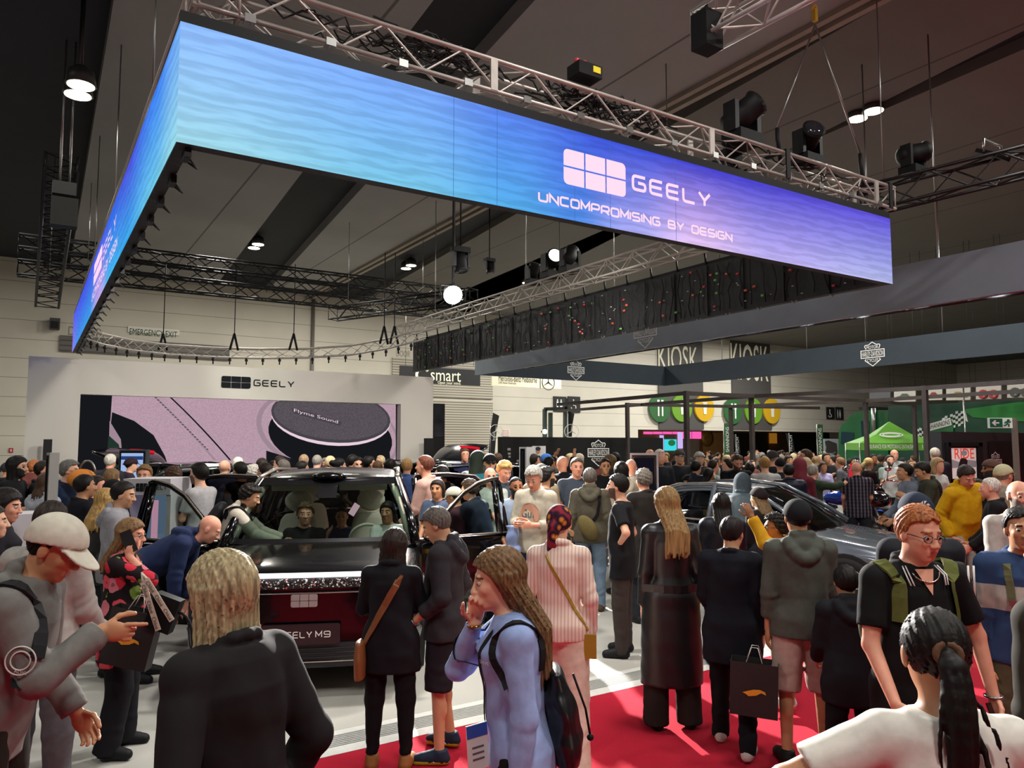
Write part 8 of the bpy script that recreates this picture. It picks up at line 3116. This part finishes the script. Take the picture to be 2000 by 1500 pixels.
# seated in the black car
M('smiling young man in black t-shirt in the front car seat', 597, 982, 8.15, 178, ('messy', '5a4630'), 'pink', ('tee', '131317'), arms=('low', 'low'), legs='sit', height=1.70, seat=1, z0=PF, lean=-10, lod=1, head=(-14, 0, 0))
M('dark haired woman in white top at the steering wheel', 757, 979, 8.2, 165, ('long', 'black', .26), 'tan', ('tee', 'b8b8b4'), arms=('wheel', 'wheel'), legs='sit', height=1.62, seat=1, z0=PF, lean=-8, sex='f', lod=1, head=(28, 0, 0))
J = M('person in blue top in the rear car seat taking a photo', 668, 990, 9.3, 175, ('short', 'black'), 'tan', ('tee', '24365e'), arms=('low', 'photo'), legs='sit', height=1.62, seat=1, z0=PF, lod=2)
t = thing('smartphone', 'smartphone with bright pink picture raised inside the black car', 'phone', tuple(at(692, 995, 8.9)), -YAW)
R = np.array(Matrix.Rotation(.55, 3, 'Y'))
MB().box((0, 0, 0), (.085, .01, .16), 0, R).build('phone_case', M_rubber, t)
MB().box((0, -.006, 0), (.075, .002, .145), 0, R).build('display', glow('phone_picture', 'e0b4c4', 1), t)
# ------------------------------------------------------------------ middle distance, right of the black car
for args, kw in ((('dark haired woman in grey blue top behind the right rear door', 854, 935, 9.0, 195, ('long', 'dark', .22), 'tan', ('tee', '4c5a72')), dict(sex='f', arms='low')),
    (('person in beige cap and maroon top at the right front door', 886, 952, 8.7, -70, ('short', 'black'), 'tan', ('polo', '3a1e28')), dict(arms='low', hat=('cap', 'bcb8a8'), head=(0, 16, 0))),
    (('young man in navy jacket leaning in at the right front door', 916, 936, 8.8, -60, ('messy', '3c2c1e'), 'fair', ('jacket', '1b2333')), dict(arms=('reach', 'reach'), lean=18)),
    (('balding man in glasses and printed white shirt behind right door', 958, 912, 9.9, 170, ('bald', 'brown'), 'pink', ('shirt', 'a6b0a8')), dict(arms='low', glasses=True)),
    (('young man with curly blond hair behind the right front door', 986, 902, 10.0, 150, ('curly', 'b4965c'), 'pink', ('tee', '3a4450')), dict(arms='low', head=(0, 20, 0))),
    (('bearded man in light blue shirt beside the printed shirt man', 1008, 930, 8.6, 165, ('buzz', 'black'), 'brown', ('tee', '9aaac0')), dict(arms='low', beard='241a16')),
    (('dark haired bearded man looking right behind the white sweatshirt', 1070, 912, 9.6, 70, ('curly', '17120f'), 'olive', ('tee', '6a6258')), dict(arms='low', beard='2c221c')),
    (('man in black cap and sunglasses with teal shirt', 957, 886, 11.2, 170, ('short', 'black'), 'fair', ('shirt', '2c7a8a')), dict(arms='front', hat=('cap', '141518'), glasses='sun')),
    (('person in raised dark green hood by the silver edged car', 934, 882, 11.4, 30, ('none', 'dark'), 'fair', ('jacket', '333c34')), dict(arms='low', hat=('hood', '2f3a32'))),
    (('man in navy striped puffer jacket seen from behind', 972, 884, 14.0, 0, ('crop', 'brown'), 'pink', ('puffer', '2a3450')), dict(arms='low')),
    (('bearded man in dark blue jacket before the roller shutter', 908, 875, 15.5, 165, ('short', 'brown'), 'pink', ('jacket', '1f2340')), dict(arms='front', glasses=True)),
    (('grey haired person in beige coat left of the navy polo man', 1058, 905, 10.4, 20, ('short', '77706a'), 'fair', ('coat', '9a8c74')), dict(arms='low')),
    (('tall man in grey blue polo with green strap facing camera', 1127, 893, 10.4, 172, ('short', 'salt'), 'pink', ('polo', '3c4552')), dict(arms='down', fat=1.15)),
    (('bald man in black jacket seen from behind before emblem wall', 1098, 889, 11.6, -15, ('none', 'dark'), 'pink', ('jacket', '131317')), dict(arms='front', fat=1.12)),
    (('dark haired boy in grey t-shirt before the model poster', 1044, 886, 14.0, 60, ('short', 'dark'), 'fair', ('tee', '8c8884')), dict(arms='low')),
    (('person in blue cap and white top before the model poster', 1068, 886, 14.4, 60, ('short', 'dark'), 'fair', ('tee', 'b8bcc0')), dict(arms='low', hat=('cap', '3c6ab0'))),
    (('black haired man in black jacket drinking beside the blue cap', 1074, 892, 12.8, 60, ('short', 'black'), 'olive', ('jacket', '17181d')), dict(arms='up')),
    (('fair haired woman in cream cap left of the shield emblem', 1113, 885, 14.6, -80, ('short', 'pale'), 'fair', ('tee', '8c7868')), dict(arms='low', sex='f')),
    (('grey haired man in dark top under the shield emblem', 1132, 885, 14.2, 30, ('short', 'b8ae98'), 'fair', ('jacket', '23283a')), dict(arms='low')),
    (('young man in dark suit and white shirt under the shield emblem', 1182, 895, 12.2, 175, ('short', 'black'), 'olive', ('jacket', '17181c')), dict(arms='low')),
    (('black haired person in dark jacket right of the shield emblem', 1202, 883, 14.2, 10, ('short', 'black'), 'tan', ('jacket', '20222a')), dict(arms='low')),
    (('dark blond woman right of the shield emblem', 1190, 888, 13.6, -60, ('bob', '6a5238', .14), 'fair', ('jacket', '1c1e24')), dict(arms='low', sex='f')),
    (('black haired woman in cream hooded jacket left of the info screen', 1212, 902, 10.6, -20, ('bob', 'black', .15), 'fair', ('hoodie', 'aba08c')), dict(arms='low', sex='f')),
    (('bald man in white sweater with black strap beside info screen', 1232, 895, 11.0, 10, ('none', 'dark'), 'pink', ('sweat', 'a8a096')), dict(arms='low')),
    (('man with wavy grey hair in dark coat, back turned', 1256, 916, 9.0, -20, ('curly', '6d675e'), 'pink', ('coat', '25221f')), dict(arms='low')),
    (('bald man behind the top of the info screen', 1270, 876, 14.6, 170, ('none', 'dark'), 'pink', ('tee', '3a3a3e')), dict(arms='low')),
    (('white haired man in black zip jacket right of the info screen', 1289, 877, 13.2, 165, ('short', 'white'), 'pink', ('jacket', '1d1e24')), dict(arms='low')),
    (('man in cap with camera strap in dark jacket by pergola', 1327, 877, 13.6, 175, ('short', 'grey'), 'fair', ('jacket', '23252a')), dict(arms='front', hat=('cap', '4a4844'))),
    (('person in brown jacket bending over the red motorcycle', 1345, 895, 13.2, -100, ('short', 'black'), 'fair', ('jacket', '55473e')), dict(arms='reach', lean=48, height=1.75)),
    (('smiling man in white headband behind pergola post', 1366, 882, 14.6, 175, ('short', 'grey'), 'fair', ('jacket', '20222c')), dict(arms='low', hat=('beanie', 'a8a8a8'))),
    (('black haired person in dark puffer taking a photo by pergola', 1360, 899, 13.2, 50, ('short', 'black'), 'olive', ('puffer', '1b1d2b')), dict(arms='photo')),
    (('young man in pale mint top looking at his phone', 1394, 897, 13.9, 75, ('short', 'dark'), 'pink', ('tee', 'a4b8b4')), dict(arms='phone')),
    (('woman with long black hair behind the grey car roof', 1385, 914, 13.0, 70, ('long', 'black', .26), 'tan', ('tee', '1d191c')), dict(arms='low', sex='f')),
    (('boy in pale blue shirt looking left beside the bearded man', 1420, 895, 14.0, -70, ('short', '221a18'), 'fair', ('shirt', '7d92b8')), dict(arms='low')),
    (('tall bearded man in black t-shirt looking down at grey car', 1440, 888, 12.8, 178, ('crop', '3c2a20'), 'pink', ('tee', '121216')), dict(arms='low', beard='5a3c2a', head=(0, 24, 0), fat=1.2, lod=1)),
    (('person in peach cardigan behind the bearded man', 1464, 903, 13.2, 20, ('short', 'black'), 'tan', ('sweat', 'b8948c')), dict(arms='low')),
    (('blond boy in white t-shirt with race print', 1493, 891, 12.8, 10, ('short', 'a8804c'), 'fair', ('tee', 'b8b8b8')), dict(arms='phone')),
    (('man in black beanie and dark jacket right of the blond boy', 1524, 895, 13.4, 20, ('none', 'dark'), 'fair', ('jacket', '2a2a30')), dict(arms='low', hat=('beanie', '131318'))),
    (('man in cap and patterned black shirt above the blond boy', 1510, 880, 14.6, 60, ('short', 'grey'), 'pink', ('tee', '26262a')), dict(arms='low', hat=('cap', '3a3838'))),
    (('black haired person in dark striped puffer beside maroon hood', 1540, 905, 12.0, 15, ('short', 'black'), 'tan', ('puffer', '171a2c')), dict(arms='low')),
    (('woman in maroon hooded coat holding a phone', 1562, 896, 12.2, 40, ('none', 'grey'), 'fair', ('coat', '5c1e2a', -.5)), dict(arms='phone', sex='f', hat=('hood', '6a2a34'))),
    (('grey haired man in green jacket pointing right', 1588, 907, 12.6, 60, ('short', 'grey'), 'fair', ('jacket', '2a3828')), dict(arms=('low', ((.1, 1, -.1), (0, 1, .15), .5)))),
    (('blond woman in white cardigan behind the maroon hood', 1574, 893, 13.4, 20, ('long', 'pale', .22), 'fair', ('sweat', 'a8a8a0')), dict(arms='low', sex='f')),
    (('man in glasses and cream jacket with backpack strap', 1572, 877, 14.4, -80, ('short', 'brown'), 'pink', ('jacket', 'a89e88')), dict(arms='low', glasses=True)),
    (('bald man in checked shirt beside the touring motorcycle', 1672, 901, 13.4, 15, ('none', 'dark'), 'pink', ('shirt', M_plaid, -.16, 'short')), dict(arms=('low', 'low'), fat=1.15, lod=1)),
    (('girl in lilac top and pink skirt behind blue motorcycle', 1608, 901, 16.4, 178, ('bun', 'dark'), 'tan', ('tee', 'a49cc0')), dict(arms='low', sex='f')),
    (('man in black shirt reading a card by the green truck', 1614, 884, 17.6, 170, ('short', 'black'), 'tan', ('tee', '17181b')), dict(arms='phone')),
    (('man in grey top bending behind the blue motorcycle', 1640, 893, 17.0, -40, ('short', '7a5638'), 'pink', ('sweat', '565a5e')), dict(arms='low', lean=14)),
    (('blond woman with ponytail in black top looking right', 1697, 893, 15.8, 75, ('pony', 'c0a064', .16), 'fair', ('tee', '141417')), dict(arms='low', sex='f')),
    (('man in white t-shirt looking at his phone under the tent', 1738, 888, 17.2, 185, ('short', 'dark'), 'fair', ('tee', 'a8aca8')), dict(arms='phone', beard='4a3a30')),
    (('bald man in pale shirt behind the white t-shirt man', 1747, 877, 18.6, 180, ('none', 'dark'), 'pink', ('shirt', '9a9a98')), dict(arms='low')),
    (('asian man in grey hoodie with navy backpack looking left', 1765, 904, 11.0, -80, ('short', 'black'), 'tan', ('hoodie', '6a7280')), dict(arms='low', lod=1)),
    (('man in dark olive hoodie looking down at his phone', 1800, 903, 10.8, -75, ('short', 'black'), 'tan', ('hoodie', '38382c')), dict(arms='phone', head=(0, 22, 0), lod=1)),
    (('grey haired man in dark coat seen from behind near cabin', 1825, 874, 16.0, 5, ('short', 'a8a090'), 'fair', ('coat', '1c1e26')), dict(arms='low')),
    (('blond woman in white t-shirt beside the black cabin', 1832, 894, 13.2, 160, ('bob', 'b09468', .13), 'fair', ('tee', 'c0bfba')), dict(arms='low', sex='f')),
    (('man in brown cap and purple top before the ride poster', 1934, 897, 10.6, -80, ('short', 'dark'), 'brown', ('tee', '4c4654')), dict(arms='low', hat=('beanie', '5a4038'), beard='2a201c')),
    (('older man in cream cap and beige jacket at right', 1960, 907, 9.4, 70, ('short', 'grey'), 'pink', ('jacket', '8c8272')), dict(arms='low', hat=('cap', 'b8b490'))),
    (('white haired man in black sweater looking left at right', 1932, 931, 8.6, -60, ('buzz', 'white'), 'pink', ('sweat', '19191b')), dict(arms='low', fat=1.15, lod=1)),
    (('dark clothed man behind the yellow hoodie man', 1908, 935, 9.6, -20, ('short', 'dark'), 'fair', ('jacket', '15161a')), dict(arms='low', z0=0))):
 M(*args, **kw)
J = M('man in bright yellow hoodie and pale trousers bending to look', 1888, 912, 9.3, 165, ('short', 'dark'), 'pink', ('hoodie', 'c79a12'), ('pants', 'a5a298'), ('7a7468', None), 'pocket', lean=14, roll=8, head=(12, 26, 14), fat=1.2, lod=1, z0=0)
J = M('grey haired man in cream sweatshirt with round logo looking down', 1042, 912, 8.3, -148, ('quiff', '9c988e'), 'pink', ('sweat', 'b4ae9c', -.12, 'push'), ('jeans', '2c3c54'), arms=(((.2, .1, -1), (-.5, .85, .05), .7), ((.2, .1, -1), (-.5, .85, .05), .7)), head=(-10, 24, 0), fat=1.06, lod=1)
MB().add([bodypt(J, .115 * cos(a), .27 + .115 * sin(a), 1, pad=.014) for a in np.linspace(0, 2 * pi, 25)[:-1]], [tuple(range(24))]).build('round_logo', mat('logo_peach', 'b88a72', .8), J['root'])
print_on(J, 'Gulf', -.10, .235, .20, .085, 1, mat('logo_ink', '4a4a48', .8))
t = thing('blue_cloth', 'pale blue jacket hanging from the hands of the cream sweatshirt man', 'jacket', tuple(world(J, J['wri'][1]) * (1, 1, 0)), J['yaw'])
z_ = J['wri'][1][2]
F = Field((-.35, -.35, .3), (.35, .35, 1.4), .015)
F.loft((0, .05, z_ - .62), np.eye(3), [(0, .10, .05, 0), (.3, .09, .05, 0), (.66, .07, .05, 0)], .03, .012, 1)
F.build('cloth', cloth('7d90b8', .85, 'blue_cloth'), t)
# ------------------------------------------------------------------ far crowd
rnd = random.Random(21)
dark_tops = ['1c1d22', '24262c', '2c2a2c', '15171c', '3a3632', '22304a', '4a4038', '5c5850', '8c8880', '2f3a30', '6a3a34', 'a09a90', '1a1a1f', '303238']
hairs = ['black', 'dark', 'brown', 'dark', 'black', 'light', 'grey', 'ginger', 'pale']
def crowd(n, x0, x1, d0, d1, label, group, z0=0.0, y0=None):
 used = []
 for i in range(n):
  for _ in range(30):
   px, d = rnd.uniform(x0, x1), rnd.uniform(d0, d1)
   q = at(px, 870, d)
   if all((q[0] - u[0]) ** 2 + (q[1] - u[1]) ** 2 > .36 for u in used):
    break
  used.append(q)
  z0 = PF if (5.5 < q[1] < 24.4 and -5.8 < q[0] < 11.9) or (8.7 < q[1] < 25.9 and 13.5 < q[0] < 25.9) else 0.0
  hgt = rnd.uniform(1.56, 1.84)
  sx = rnd.choice('mmf')
  # row of the crown for that stature
  u = (z0 + hgt - EYE) / d
  py = 750 - (u * FPX * cos(TH) - FPX * sin(TH)) / (cos(TH) + u * sin(TH))
  person(label, px, py, d, rnd.uniform(-180, 180), (rnd.choice(['short', 'short', 'crop', 'curly'] if sx == 'm' else ['long', 'bob', 'bun']), rnd.choice(hairs)), rnd.choice(['fair', 'fair', 'pink', 'tan', 'olive', 'brown']),
   (rnd.choice(['tee', 'hoodie', 'jacket', 'shirt']), rnd.choice(dark_tops)), (rnd.choice(['pants', 'jeans']), rnd.choice(['1c1d22', '2a3040', '33302c'])), arms=rnd.choice(['low', 'phone', 'down', 'front']), sex=sx, group=group, z0=z0, lod=3,
   hat=('cap', rnd.choice(['1c1c1e', '2a2c34', '8a8478'])) if rnd.random() < .12 else None)
crowd(56, 1372, 1645, 24, 40, 'distant visitor standing in the dark crowd under the kiosk boards', 'distant crowd under the kiosk boards')
crowd(26, 1300, 1620, 17.5, 23, 'visitor in the crowd between the pergola posts', 'crowd between the pergola posts', PF)
crowd(12, 868, 985, 17.5, 24, 'distant visitor before the pale roller shutter', 'visitors before the roller shutter')
crowd(9, 1655, 1790, 20, 26, 'distant visitor in the shade of the green tent', 'visitors under the green tent')
crowd(5, -20, 75, 13, 19, 'distant visitor at the far left before the cream wall', 'visitors before the cream wall')
crowd(8, 520, 770, 16, 18.5, 'visitor standing at the foot of the stage screen', 'visitors at the stage screen', PF)
crowd(5, 1000, 1240, 15.5, 19, 'visitor in the row before the black emblem wall', 'visitors before the emblem wall', PF)
